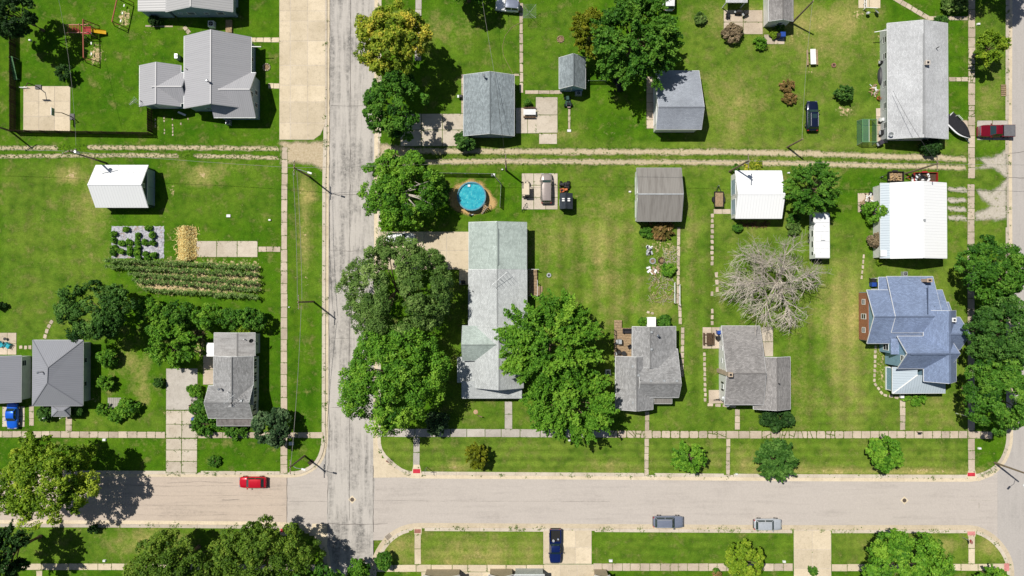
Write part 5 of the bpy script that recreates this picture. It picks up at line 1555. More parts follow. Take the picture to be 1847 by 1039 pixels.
for i, (x, y, r, h, c, k, lab) in enumerate((
        (195, 645, 18, 2.4, 'bright', 'round', 'vine-covered bush on the right side of the hip-roofed house'), (192, 690, 16, 2, 'bright', 'spray', 'leafy weed clump below the vine-covered bush'),
        (232, 735, 20, 2, 'bright', 'round', 'leafy clump at the right of the wooden platform'), (188, 738, 14, 1.6, 'bright', 'spray', 'leafy clump at the left of the wooden platform'), (210, 750, 14, 1.2, 'bright', 'round', 'low leafy clump below the wooden platform'),
        (86, 745, 16, 1.6, 'deep', 'round', 'dark round bush left of the small porch'), (141, 742, 12, 1.4, 'deep', 'round', 'dark round bush right of the small porch'),
        (352, 705, 14, 1.4, 'bright', 'round', 'leafy plants along the left wall of the narrow white house'), (366, 735, 20, 1.5, 'green', 'round', 'overgrown plants at the front left of the narrow white house'), (372, 765, 26, 1.5, 'green', 'spray', 'flowering plants at the front of the narrow white house'), (425, 775, 20, 1.3, 'green', 'spray', 'overgrown plants below the small front porch'),
        (286, 690, 9, 1.5, 'deep', 'round', 'dark weed clump at the left edge of the cracked driveway'), (387, 832, 12, .9, 'green', 'spray', 'small plant with pale flowers on the street lawn'),
        (839, 257, 20, 2.6, 'deep', 'round', 'round bush at the corner of the slate-roofed garage'), (951, 186, 7, 1.2, 'green', 'round', 'tiny bush beside the cracked patio'),
        (1263, 34, 11, 1.3, 'olive', 'round', 'small rounded bush on the upper right lawn'), (1320, 60, 18, 1.8, 'purple', 'round', 'mauve flowering bush below the upper patio'), (1370, 78, 13, 1.2, 'bright', 'spray', 'leafy plant below the upper patio corner'), (1407, 48, 9, 1.3, 'green', 'spray', 'star-shaped plant against the white walled house'), (1395, 62, 9, .7, 'lime', 'round', 'low groundcover beside the star-shaped plant'),
        (1420, 155, 13, 1.1, 'brown', 'spray', 'upper clump of brown flowering shrub on the open lawn'), (1424, 178, 13, 1.1, 'brown', 'spray', 'lower clump of brown flowering shrub on the open lawn'), (1522, 168, 17, 2.6, 'deep', 'spray', 'small conifer above a patch of wood chips'),
        (1677, 264, 19, 2.2, 'dark', 'round', 'clipped dark bush at the lower end of the long light-roofed house'), (1697, 40, 14, 1.6, 'deep', 'round', 'clipped bush at the upper right corner of the long light-roofed house'),
        (1402, 752, 28, 2.4, 'dark', 'round', 'clipped dark bush below the brown-roofed house'), (1578, 383, 22, 3.2, 'bright', 'round', 'leafy tree against the left wall of the large white barn'), (1580, 435, 16, 2.2, 'purple', 'round', 'mauve bush against the left wall of the large white barn'),
        (1432, 395, 12, 1.6, 'green', 'spray', 'climbing plant on a post below the feathery tree'), (1430, 412, 14, 1.4, 'olive', 'spray', 'pale leafy clump near the tip of the dead tree'),
        (1160, 580, 9, 1.0, 'bright', 'round', 'bush left of the white canopy at the grey house'), (1197, 580, 14, 1.3, 'green', 'round', 'bush right of the white canopy at the grey house'),
        (1165, 420, 12, .9, 'green', 'spray', 'leafy plants below the weathered barn at the left'), (1196, 416, 20, 1.1, 'brown', 'spray', 'flowering plants below the weathered barn at the right'), (1207, 488, 13, 1.0, 'bright', 'round', 'bright bush in the overgrown garden strip'),
        (1325, 303, 7, 1.0, 'green', 'round', 'weeds at the foot of the pole by the square white barn'), (1360, 303, 18, .8, 'yellow', 'spray', 'yellow flowers along the top of the square white barn'), (1330, 412, 9, .9, 'green', 'round', 'weeds at the lower left corner of the square white barn'), (1588, 470, 8, .8, 'lime', 'round', 'yellow-green plant at the lower corner of the large white barn'),
        (1650, 713, 22, .6, 'bright', 'spray', 'low flowers along the front porch of the blue house'), (843, 640, 10, 1, 'green', 'round', 'bush against the left wall of the long house'), (3, 553, 9, 1.2, 'dark', 'round', 'dark bush cut by the left edge'), (800, 340, 12, 2, 'green', 'round', 'leafy sapling at the pool fence'),
        (1465, 1030, 9, .9, 'green', 'round', 'small bush by the lower driveway'), (1294, 1034, 9, .9, 'brown', 'round', 'flower clump at the bottom edge near the pruned tree'), (1290, 1030, 6, .8, 'green', 'round', 'tiny round bush at the bottom edge near the pruned tree'), (170, 955, 9, 1.4, 'dark', 'round', 'small dark sapling at the lower kerb of the left street'), (790, 765, 22, 4, 'bluegreen', 'round', 'bluish sapling below the huge maple at the sidewalk'), (425, 22, 7, .9, 'deep', 'round', 'weeds against the pale house at the top edge'), (279, 37, 11, 1.4, 'dark', 'round', 'dark bush under the pale house at the top edge'))):
    T(lab, x, y, r, r * .85, h, k, c, 300 + i, max(.085, min(.16, r * .009)), 1.1, name='bush', cat='bush', cz=.45, rzf=.5, zmin=-.1, lump=.34)
# ---- dead tree: bare, forked, grey
def dead_tree():
    rng = np.random.default_rng(77)
    b = P(1392, 512); c = np.array([b.x, b.y, 0.0])
    t = thing('dead_tree', 'leafless grey dead tree with fine spreading twigs on the lawn', 'tree', (b.x, b.y, 0))
    main = MB(); twigs = MB()
    def grow(mb, p, d, L, r, lev):
        n = 4; pts = [p]; q = p.copy(); dd = d.copy()
        for i in range(n):
            dd = unit(dd + rng.normal(size=3) * .11 + np.array([0, 0, -.02 * lev]))
            q = q + dd * L / n; pts.append(q.copy())
        rs = [r * (1 - .75 * i / n) for i in range(n + 1)]
        (main if lev < 2 else twigs).tube(pts, [max(x, .015) for x in rs], 6 if lev < 2 else 3, lev < 2)
        if lev >= 3: return
        k = (9, 6, 6)[lev]
        for j in range(k):
            f = rng.uniform(.3, 1) if lev else rng.uniform(.35, 1)
            ix = min(int(f * n), n - 1); s = pts[ix] + (pts[ix + 1] - pts[ix]) * (f * n - ix)
            nd = unit(dd * .95 + rng.normal(size=3) * np.array([.55, .55, .35]))
            grow(mb, s, nd, L * rng.uniform(.42, .68), r * .5, lev + 1)
    main.tube([c - np.array([0, 0, .1]), c + np.array([.05, 0, .8]), c + np.array([.1, .1, 1.8])], [.36, .28, .24], 8)
    top = c + np.array([.1, .1, 1.7])
    for px, py, z in ((1432, 428, 6.5), (1352, 452, 6.0), (1330, 520, 6.0), (1366, 575, 6.0), (1470, 500, 6.2), (1428, 580, 5.6), (1385, 470, 8.0), (1420, 540, 7.0), (1360, 495, 8.2)):
        e = np.array(P(px, py, z)); v = e - top; L = np.linalg.norm(v)
        grow(main, top, unit(v + np.array([0, 0, .6])), L * .7, .17, 0)
    main.build('trunk', m_dead, t); o = twigs.build('twigs', m_dead, t); o['kind'] = 'stuff'
dead_tree()
# ---- corn rows
def corn():
    rows = [((198, 470.5), (468, 482.5)), ((201, 481), (470, 494.5)), ((240, 494), (472, 510)), ((246, 505), (472, 523)), ((266, 522), (472, 537))]
    labs = ['topmost row of corn beside the garden bed', 'second row of corn from the top', 'middle row of corn plants', 'fourth row of corn from the top', 'shortest bottom row of corn above the bushes']
    rng = np.random.default_rng(5)
    for (a, bb), lab in zip(rows, labs):
        A, B = np.array(P(*a)), np.array(P(*bb)); n = int(np.linalg.norm(B - A) / .28)
        t = thing('corn_row', lab, 'corn', tuple((A + B) / 2), group='rows of corn')
        V = []; tn = []
        stems = MB()
        for i in range(n):
            p = A + (B - A) * (i + rng.uniform(-.3, .3)) / n + rng.normal(size=3) * np.array([.05, .14, 0]); p[2] = 0
            h = rng.uniform(1.5, 2.1) * (1 if a[1] < 500 else .85)
            stems.tube([p, p + np.array([0, 0, h])], [.025, .015], 4, False)
            m = 13
            az = rng.uniform(0, 6.28, m); z0 = rng.uniform(.3, .95, m) * h
            for k in range(m):
                d = np.array([math.cos(az[k]), math.sin(az[k]), 0]); s = np.array([-d[1], d[0], 0]) * .055
                l = rng.uniform(.3, .55); q0 = p + np.array([0, 0, z0[k]]); q1 = q0 + d * l * .5 + np.array([0, 0, .18]); q2 = q0 + d * l + np.array([0, 0, -.06])
                V.append([q0 - s * .6, q1 - s, q1 + s, q0 + s * .6]); V.append([q1 - s, q2, q2 + s * .1, q1 + s])
                v = rng.normal(.5, .2); tn += [v, v]
        o = stems.build('stalks', LEAF['corn'], t); o['kind'] = 'stuff'
        o = link('leaves', quad_mesh('leaves', np.array(V), np.array(tn), LEAF['corn'], ORG[t.name]), t); o['kind'] = 'stuff'
corn()
# ---- plastic-covered vegetable bed with its plants
def veg():
    k = NT('grey_mulch_film', .55, .3)
    p = k.pos(); nz = k.noise(p, 2.2, 5, .75); n2 = k.noise(p, .9, 4, .7)
    cc = k.mix(k.rng(nz, .4, .62), C(214, 214, 222), C(160, 160, 170)); cc = k.mix(k.rng(n2, .55, .66, 0, .8), cc, C(176, 138, 104)); k.bump(nz, 1.0, .15); m = k.col(cc)
    X0, Y0, X1, Y1 = W(201, 408, 296, 466)
    n, mm = 40, 26; vs = []; fs = []; rg = np.random.default_rng(3)
    for j in range(mm + 1):
        for i in range(n + 1):
            e = 1 if 0 < i < n and 0 < j < mm else 0
            vs.append((X0 + (X1-X0)*i/n + rg.normal(0, .04), Y0 + (Y1-Y0)*j/mm + rg.normal(0, .04), .02 + e * abs(rg.normal(.03, .035))))
    for j in range(mm):
        for i in range(n): a = j*(n+1)+i; fs.append((a, a+1, a+n+2, a+n+1))
    struct(MB().add(vs, fs).build('garden_bed', m))
    pts = [(205, 434), (205, 456), (206, 448), (220, 440), (220, 454), (235, 436), (235, 449), (235, 457), (249, 425), (248, 436), (249, 448), (248, 456), (262, 437), (264, 458), (276, 424), (276, 439), (278, 460), (268, 411), (228, 414), (205, 422), (250, 466), (266, 466)]
    rows = [(0, 'top'), (430, 'second'), (444, 'third'), (452, 'fourth'), (463, 'bottom')]
    rk = [max(k for k, (y0, _) in enumerate(rows) if y >= y0) for x, y in pts]
    nth = ['first', 'second', 'third', 'fourth', 'fifth', 'sixth', 'seventh', 'eighth']
    for i, (x, y) in enumerate(pts):
        place = sorted(q[0] for q, r in zip(pts, rk) if r == rk[i]).index(x)
        T('leafy vegetable plant, %s from the left in the %s row of the grey bed' % (nth[place], rows[rk[i]][1]), x, y, 4.3 + (i % 3) * .7, 4.2, .8, 'round', 'bright', 500 + i, .09, 1.0, name='vegetable_plant', cat='plant', group='vegetable plants in the grey bed', cz=.45, rzf=.5, zmin=-.2, lump=.4)
veg()
# ---- straw heap: a long ridge of loose straw
def straw():
    rng = np.random.default_rng(8); n = 5200
    a, b = np.array(P(338, 410)), np.array(P(338, 468))
    u = rng.uniform(0, 1, n)[:, None]; r = rng.normal(0, .62, n)
    c = a + (b - a) * u + np.stack([r, rng.normal(0, .1, n), .1 + .75 * np.exp(-(r / .8) ** 2) + rng.normal(0, .07, n)], 1)
    d = unit(rng.normal(size=(n, 3)) * np.array([1, 1, .3])); s = unit(np.cross(d, rng.normal(size=(n, 3)))) * .035
    V = np.stack([c - d * .25 - s, c + d * .25 - s, c + d * .25 + s, c - d * .25 + s], 1)
    m = leafmat('straw', C(196, 164, 100), C(226, 196, 130), C(246, 222, 164), .1)
    vs = []; fs = []
    for j in range(13):
        for i in range(9):
            x = (i - 4) * .38; q = a + (b - a) * j / 12
            vs.append((q[0] + x, q[1], (.85 * math.exp(-(x / .85) ** 2) - .02) * (1 if 0 < j < 12 else .3)))
    for j in range(12):
        for i in range(8): k = j * 9 + i; fs.append((k, k+1, k+10, k+9))
    t = thing('straw_heap', 'long heap of golden straw beside the old concrete pad', 'straw heap', tuple((a + b) / 2))
    MB().add(vs, fs).build('core', flat('straw_core', C(222, 190, 122), .95, .1, var=.25, sc=4), t)
    o = link('loose_straw', quad_mesh('loose_straw', V, rng.normal(.5, .25, n), m, ORG[t.name]), t); o['kind'] = 'stuff'
straw()
# ---- weeds and ragged grass along kerbs, walks, tracks and walls
def weeds():
    rng = np.random.default_rng(21)
    pts = list(WEEDS)
    for L, side in KERB_LINES:
        for p in L:
            if abs(p.x) < 95 and abs(p.y) < 60:
                for k in range(rng.poisson(.45)): pts.append((p.x + rng.normal(0, .2), p.y + rng.normal(0, .2), rng.uniform(.05, .14)))
                if rng.random() < .16:
                    for k in range(6): pts.append((p.x + rng.normal(0, .3), p.y + rng.normal(0, .22), rng.uniform(.08, .22)))
    for tp, hw in TRACKS:
        L = smooth_line(tp, .5)
        for p in L:
            for k in range(4): pts.append((p.x + rng.normal(0, .2), p.y + rng.choice([-1, 1]) * (hw + rng.normal(.05, .16)), rng.uniform(.06, .16)))
    a = np.array(pts); n = 8
    c = np.repeat(np.stack([a[:, 0], a[:, 1], a[:, 2] * .45], 1), n, 0); s = np.repeat(a[:, 2], n)
    c = c + rng.normal(size=c.shape) * np.stack([s * .7, s * .7, s * .3], 1)
    c[:, 2] = np.maximum(c[:, 2], .02)
    nr = unit(rng.normal(size=c.shape) * .5 + np.array([0, 0, 1]))
    V = leaf_quads(rng, c, nr, .075, .035)
    o = link('weeds', quad_mesh('weeds', V, rng.normal(.45, .22, len(V)), LEAF['grass'], Vector((0, 0, 0))))
    tag(o, 'weeds and ragged grass growing in cracks, along kerbs and gravel tracks', 'weeds', kind='stuff')
weeds()
print('leaves', sum(n for _, n in TREES))
# ================================================================ VEHICLES
def car(label, px, py, rot, L=4.5, Wd=1.85, Ht=1.5, kind='suv', mat=None, cat='car', roofmat=None, rails=False, sunroof=False, bedmat=None):
    """local frame: x forward; rot = heading in degrees, counter-clockwise from +x (right in the photo)"""
    p = P(px, py, .75)
    onroad = 865 < py < 945
    t = thing({'pickup': 'pickup_truck', 'van': 'van'}.get(kind, 'car'), label, cat, (p.x, p.y, RZ + .016 if onroad else .04), math.radians(rot), local=True)
    hl, hw = L / 2, Wd / 2
    belt = {'suv': .98, 'hatch': .92, 'sedan': .9, 'van': 1.0, 'pickup': 1.05, 'jeep': 1.05}[kind]
    # cabin extents
    xf, xr, df, dr = {'suv': (.20, -.46, .12, .06), 'hatch': (.22, -.44, .14, .09), 'sedan': (.20, -.30, .14, .12), 'van': (.27, -.47, .12, .04), 'pickup': (.22, -.10, .11, .04), 'jeep': (.12, -.47, .05, .02)}[kind]
    xf, xr = xf * L, xr * L; df, dr = df * L, dr * L
    st = []
    N = 22
    for i in range(N + 1):
        u = -1 + 2 * i / N
        x = u * hl
        w = hw * (1 - .04 * abs(u) ** 3 - (.26 if u > 0 else .2) * abs(u) ** 10)
        top = belt
        if x > xf: top = belt - (.16 if kind not in ('pickup', 'jeep') else .06) * ((x - xf) / (hl - xf)) ** 1.4 - (.18 if u > .97 else 0)
        if kind == 'sedan' and x < xr: top = belt - .05 * ((xr - x) / (hl + xr))
        if kind == 'pickup' and x < xr - .1: top = .66
        if u < -.97 and kind != 'pickup': top -= .12
        st.append((x, w, top))
    vs = []; fs = []
    for x, w, top in st:
        for yy, zz in ((-w*.86, .24), (-w*.99, .42), (-w, .62), (-w*.965, top - .1 if top > .75 else top - .02), (-w*.86, top), (-w*.4, top + .025), (w*.4, top + .025), (w*.86, top), (w*.965, top - .1 if top > .75 else top - .02), (w, .62), (w*.99, .42), (w*.86, .24)):
            vs.append((x, yy, zz))
    m = 12
    for i in range(N):
        for k in range(m): fs.append((i*m+k, (i+1)*m+k, (i+1)*m+(k+1) % m, i*m+(k+1) % m))
    fs.append(tuple(range(m))); fs.append(tuple(range(N*m+m-1, N*m-1, -1)))
    body = MB().add(vs, fs).build('body', mat, t, smooth=kind != 'pickup')
    # cabin: pillars and roof in body colour, glass panes proud of it
    wb, wt, zt = hw * .86, hw * .70, Ht - .06
    b4 = [(xr, -wb, belt), (xf, -wb, belt), (xf, wb, belt), (xr, wb, belt)]
    t4 = [(xr + dr, -wt, zt), (xf - df, -wt, zt), (xf - df, wt, zt), (xr + dr, wt, zt)]
    MB().add(b4 + t4, [(0,1,5,4),(1,2,6,5),(2,3,7,6),(3,0,4,7),(4,5,6,7)]).build('cabin', mat, t)
    rv = []; rf = []
    for i in range(7):
        for j in range(6):
            a, c = -1 + 2 * i / 6, -1 + 2 * j / 5
            rv.append(((xf - df + xr + dr) / 2 + a * ((xf - df) - (xr + dr)) / 2 * (1.0 + .02), c * wt * (1.03 - .05 * abs(a) ** 4), zt + .075 - .05 * abs(a) ** 3 - .05 * abs(c) ** 3))
    for i in range(6):
        for j in range(5): k = i * 6 + j; rf.append((k, k + 6, k + 7, k + 1))
    roof = MB().add(rv, rf).build('roof', roofmat or mat, t, smooth=True)
    def pane(name, q, ins=.07, out=.015, parent=t):
        q = [Vector(v) for v in q]; c = sum(q, Vector()) / 4; n = (q[1] - q[0]).cross(q[3] - q[0]).normalized()
        e = (q[1] - q[0]).length; f = (q[3] - q[0]).length
        pp = []
        for k, v in enumerate(q):
            d = (q[(k+1) % 4] - v).normalized() * ins + (q[k-1] - v).normalized() * ins
            pp.append(v + d + n * out)
        return MB().add([tuple(v) for v in pp], [(0, 1, 2, 3)]).build(name, m_autoglass, parent)
    pane('windshield', [b4[1], b4[2], t4[2], t4[1]], .06)
    pane('rear_window', [b4[3], b4[0], t4[0], t4[3]], .08)
    for a, bq, c, d in ((b4[0], b4[1], t4[1], t4[0]), (b4[2], b4[3], t4[3], t4[2])):
        A, B, Cq, D = map(Vector, (a, bq, c, d)); mb_, mt_ = A.lerp(B, .48), D.lerp(Cq, .48)
        pane('side_window', [A, mb_, mt_, D], .07); pane('side_window', [mb_, B, Cq, mt_], .07)
    for sx in (.31, -.30):
        for sy in (-1, 1):
            wl = thing_wheel(t, sx * L, sy * (hw - .1), sy)
    for sy in (-1, 1):
        MB().frus(xf - .28, min(sy * hw * .94, sy * (hw + .17)), xf - .12, max(sy * hw * .94, sy * (hw + .17)), belt, belt + .13, .02).build('mirror', mat, t)
        MB().box(hl - .22, sy * hw * .62 - .2, .62, hl - .04, sy * hw * .62 + .2, .78).build('headlight', m_chrome, t)
        MB().box(-hl - .005, sy * hw * .74 - .12, .68, -hl + .1, sy * hw * .74 + .12, .9).build('taillight', m_red, t)
    for s, nm in ((1, 'front_bumper'), (-1, 'rear_bumper')):
        MB().frus(min(s * (hl - .1), s * (hl + .05)), -hw * .8, max(s * (hl - .1), s * (hl + .05)), hw * .8, .3, .52, .02).build(nm, m_black if s < 0 else mat, t)
    if rails:
        for sy in (-1, 1): MB().beam((xr + dr + .1, sy * wt * .85, zt + .1), (xf - df - .15, sy * wt * .85, zt + .1), .05, .05).build('roof_rail', m_galv, t)
    if sunroof: MB().box((xf - df) - 1.0, -wt * .55, zt + .076, (xf - df) - .3, wt * .55, zt + .086).build('sunroof', m_autoglass, t)
    if kind == 'pickup':
        x0, x1 = -hl + .02, xr - .08
        for sy in (-1, 1): MB().box(x0, min(sy * hw * .82, sy * hw * .97), .5, x1, max(sy * hw * .82, sy * hw * .97), 1.06).build('bed_side', mat, t)
        MB().box(x0 - .02, -hw * .82, .5, x0 + .08, hw * .82, 1.04).build('tailgate', mat, t)
        MB().box(x0 + .09, -hw * .815, .664, x1 + .05, hw * .815, .70).build('bed_liner', bedmat or m_rubber, t)
    return t
def thing_wheel(parent, x, y, sy):
    o = MB().tube([(x, y - .11, .33), (x, y + .11, .33)], .33, 18).build('wheel', m_rubber, parent)
    MB().tube([(x, y + sy * .1, .33), (x, y + sy * .125, .33)], .2, 12).build('rim', m_chrome, o)
    return o
p_red = paint('red_car_paint', C(196, 16, 40, 1)); p_grey = paint('grey_car_paint', C(132, 140, 158, .9)); p_silver = paint('silver_car_paint', C(206, 212, 218, .85), .25, .3)
p_navy = paint('navy_paint', C(18, 36, 92, 1)); p_dkred = paint('maroon_paint', C(122, 14, 34, 1)); p_black = paint('blue_black_paint', C(22, 32, 60, .9)); p_tan = paint('taupe_paint', C(176, 164, 158, .8))
p_white = paint('white_car_paint', (.75, .76, .77), .3, 0); p_blue = paint('bright_blue_paint', C(22, 100, 220, 1)); p_cream = paint('cream_paint', C(226, 210, 184, .8), .35, 0); p_hull = paint('white_gelcoat', (.76, .77, .78), .25, 0)
car('bright red hatchback parked on the left street', 455, 870.5, 180, 4.4, 1.85, 1.52, 'hatch', p_red)
car('dark grey estate car parked at the lower kerb, left of the silver one', 1206, 942, 0, 4.9, 1.95, 1.65, 'suv', p_grey, rails=True)
car('silver car with roof rails parked at the lower kerb', 1385, 946, 0, 4.5, 1.85, 1.6, 'suv', p_silver, rails=True)
car('navy blue pickup parked across the lower driveway', 1001.5, 985, -90, 5.5, 1.95, 1.75, 'pickup', p_navy, 'pickup')
car('maroon pickup with grey bed cover at the right street', 1797, 236.5, 180, 5.8, 2.0, 1.8, 'pickup', p_dkred, 'pickup')
car('blue-black car with sunroof parked on the upper right lawn', 1465, 209, 90, 4.9, 1.95, 1.65, 'suv', p_black, sunroof=True, rails=True)
car('taupe minivan parked on the concrete pad by the pool', 985.5, 339.5, 90, 4.9, 1.95, 1.7, 'van', p_tan)
car('white car half hidden under trees in the driveway', 722, 430, 0, 4.6, 1.85, 1.6, 'suv', p_white, rails=True)
car('bright blue car parked at the left edge beside the porch', 22, 750, -90, 4.3, 1.8, 1.45, 'sedan', p_blue)
car('white and grey off-road car at the top edge beside the garden path', 915.5, 11, 175, 3.9, 1.8, 1.8, 'jeep', p_white, roofmat=p_grey)
car('white van peeking out behind the dark tree at the top edge', 1206, -8, 90, 5.0, 2.0, 1.9, 'van', p_white, 'van')
o = [x for x in bpy.data.objects if x.get('label', '').startswith('maroon pickup')][0]
MB().frus(-2.86, -.93, -1.0, .93, 1.07, 1.13, .04).build('bed_cover', flat('grey_vinyl', C(120, 120, 124), .7, .2), o)
MB().frus(2.0, -.86, 2.93, .86, .62, .97, .1).build('front_grille', m_chrome, o)
o = [x for x in bpy.data.objects if x.get('label', '').startswith('navy blue pickup')][0]
for i, (x, y, s, m) in enumerate(((-.9, .35, .22, m_white), (-1.1, -.3, .3, m_blue), (-.8, -.55, .15, m_white), (-2.2, -.2, .3, m_black), (-2.0, .4, .25, m_galv))):
    pass
def loose(name, label, cat, parent_obj, x, y, z, r, h, mat):
    q = parent_obj.matrix_basis @ Vector((x, y, z))
    t = thing(name, label, cat, tuple(q), local=True)
    MB().lathe((0, 0, 0), [(r * .8, 0), (r, h * .9), (r * 1.05, h * .9), (r * 1.05, h)], 12).build('pail', mat, t)
    MB().lathe((0, 0, h), [(r * .98, 0), (r * .98, .02)], 12).build('lid', m_galv, t)
loose('bucket', 'white bucket standing in the bed of the navy pickup', 'bucket', o, -.95, -.3, .70, .19, .4, m_white)
loose('bucket', 'small blue pail in the bed of the navy pickup', 'bucket', o, -1.2, .45, .70, .15, .35, m_blue)
# golf cart
p = P(948, 342)
t = thing('golf_cart', 'cream roofed golf cart on the concrete pad', 'golf cart', (p.x, p.y, .04), math.radians(90), local=True)
MB().frus(-1.25, -.58, .1, .58, .3, .75, .06).build('rear_body', p_cream, t); MB().frus(.1, -.55, 1.2, .55, .25, .36, .03).build('floor', m_black, t)
MB().frus(.75, -.58, 1.3, .58, .36, .85, .14).build('front_cowl', p_cream, t); MB().frus(-.75, -.5, -.05, .5, .75, .85, .03).build('seat', m_dkfab, t); MB().frus(-.85, -.5, -.75, .5, .8, 1.25, .02).build('backrest', m_dkfab, t)
MB().frus(-1.15, -.6, .75, .6, 1.82, 1.9, .08).build('canopy', p_cream, t)
for x, y in ((-1.0, -.5), (-1.0, .5), (.72, -.5), (.72, .5)): MB().beam((x, y, .7), (x, y, 1.83), .04, .04).build('post', m_black, t)
for x in (-.8, .9):
    for s in (-1, 1): thing_wheel(t, x, s * .5, s)
MB().box(-1.45, -.5, .4, -1.25, .5, .55).build('rear_rack', m_black, t)
# camper
p = P(1483, 424, 2.6)
t = thing('camper', 'long white camper trailer parked on the lawn', 'camper', (p.x, p.y, .02), math.radians(90), local=True)
vs = []; hl, hw = 3.75, 1.17
prof = [(-hl, .55), (hl - .35, .55), (hl, .95), (hl, 1.9), (hl - .3, 2.62), (-hl + .12, 2.68), (-hl, 2.5)]
mb = MB(); n = len(prof)
mb.add([(x, -hw, z) for x, z in prof] + [(x, hw, z) for x, z in prof], [tuple(range(n)), tuple(range(2*n-1, n-1, -1))] + [(i, n + i, n + (i+1) % n, (i+1) % n) for i in range(n)])
mb.build('body', p_hull, t)
for x, l in ((-2.9, .7), (-1.4, 1.1), (.3, 1.1), (2.6, .8)):
    o = MB().box(x - l/2, hw - .01, 1.35, x + l/2, hw + .03, 2.05).build('window', m_trim, t); MB().box(x - l/2 + .07, hw + .005, 1.42, x + l/2 - .07, hw + .035, 1.98).build('pane', m_pane, o)
MB().box(1.2, hw - .01, .7, 1.85, hw + .025, 2.35).build('door', m_trim, t)
MB().tube([(-3.0, hw + .06, 2.45), (2.9, hw + .06, 2.45)], .07, 8).build('awning_roll', m_white, t)
MB().frus(-.9, -.4, .1, .3, 2.66, 2.92, .06).build('roof_air_conditioner', m_trim, t)
for x, y in ((-2.6, .3), (1.6, -.3), (2.6, .4)): MB().frus(x - .2, y - .2, x + .2, y + .2, 2.66, 2.76, .03).build('roof_vent', m_trim, t)
for x in (-2.2, -1.0, .6, 2.0): MB().box(x - .012, -hw + .1, 2.64, x + .012, hw - .1, 2.69).build('roof_seam', m_galv, t)
for x in (-.75, .1):
    for s in (-1, 1): thing_wheel(t, x, s * (hw - .05), s)
MB().beam((hl - .4, -.7, .5), (hl + 1.1, 0, .5), .08, .1).build('hitch_bar', m_black, t); MB().beam((hl - .4, .7, .5), (hl + 1.1, 0, .5), .08, .1).build('hitch_bar', m_black, t)
MB().box(-hl - .25, -.9, .5, -hl, .9, .6).build('rear_bumper', m_black, t)
# boat under a black cover, bow to the lower right
p = P(1722, 232)
t = thing('boat', 'white boat under a black cover beside the long light-roofed house', 'boat', (p.x, p.y, 0), math.radians(-47), local=True)
N = 14; vs = []; fs = []; cv = []
for i in range(N + 1):
    u = i / N; x = -2.4 + 4.9 * u; w = 1.08 * (1 - max(0, (u - .45) / .55) ** 2.2) + .02
    kz = .42 + .3 * max(0, u - .6) / .4; gz = .98 + .25 * u
    vs += [(x, -w, gz), (x, -w * .85, kz + .2), (x, 0, kz), (x, w * .85, kz + .2), (x, w, gz)]
    cv += [(x * .985, -w * .8, gz + .03), (x * .985, -w * .45, gz + .22), (x * .985, 0, gz + .32 - .12 * u), (x * .985, w * .45, gz + .22), (x * .985, w * .99, gz + .03)]
for i in range(N):
    for k in range(4): fs.append((i*5+k, i*5+k+1, (i+1)*5+k+1, (i+1)*5+k))
hull = fs + [(0, 1, 2, 3, 4)] + [(i*5, (i+1)*5, (i+1)*5+4, i*5+4) for i in range(N)]
MB().add(vs, hull).build('hull', p_hull, t, smooth=False); MB().add(cv, [tuple(reversed(f)) for f in fs]).build('cover', flat('black_tarp', (.022, .022, .026), .8, .2), t, smooth=True)
for y in (.75, .9): MB().tube([(-1.7, y, 1.1), (-1.6, y, 1.75), (-.6, y, 1.75), (-.5, y, 1.1)], .03, 6).build('tower_rail', m_white, t)
MB().box(-2.75, -.2, .4, -2.4, .2, 1.25).build('outboard_motor', m_black, t)
MB().beam((-2.2, 0, .3), (3.3, 0, .3), .12, .12).build('trailer_beam', m_galv, t)
for x, s in ((-.9, -1), (-.9, 1)): thing_wheel(t, x, s * 1.05, s)
# ---- trailers
def trailer(label, px, py, L, Wd, rot, frame, deckmat, side=.35, tongue=1.1):
    p = P(px, py); t = thing('trailer', label, 'trailer', (p.x, p.y, 0), math.radians(rot), local=True)
    hl, hw = L / 2, Wd / 2; n = 6
    for i in range(n): MB().box(-hl, -hw + 2 * hw * i / n + .01, .5, hl, -hw + 2 * hw * (i + 1) / n - .01, .55).build('plank', deckmat, t)
    for s in (-1, 1):
        MB().box(-hl, min(s * hw, s * (hw + .06)), .45, hl, max(s * hw, s * (hw + .06)), .55 + side).build('side_rail', frame, t)
        MB().box(min(s * hl, s * (hl + .06)), -hw - .06, .45, max(s * hl, s * (hl + .06)), hw + .06, .55 + side).build('end_rail', frame, t)
        MB().tube([(.0, s * (hw + .12), .3), (0, s * (hw + .3), .3)], .3, 14).build('wheel', m_rubber, t)
        MB().frus(-.45, min(s * (hw + .07), s * (hw + .34)), .45, max(s * (hw + .07), s * (hw + .34)), .6, .68, .05).build('fender', frame, t)
        MB().beam((hl, s * hw * .7, .45), (hl + tongue, 0, .45), .07, .09).build('tongue', frame, t)
    MB().tube([(hl + tongue - .1, 0, .0), (hl + tongue - .1, 0, .8)], .05, 8).build('jack', m_galv, t)
    return t
trailer('black trailer loaded with split firewood above the large white barn', 1611, 320, 2.3, 1.5, 180, m_black, m_wood, .5)
trailer('red trailer heaped with scrap behind the large white barn', 1664, 321, 3.7, 1.4, 180, flat('red_trailer_paint', C(178, 52, 52), .5, .3), m_darkwood, .5)
trailer('small utility trailer with plank deck left of the square white barn', 1294.5, 360.5, 2.4, 1.4, 90, m_black, m_wood, .3)
rng0 = random.Random(4)
m_log = flat('split_log', C(206, 174, 128), .9, .1, var=.3, sc=5)
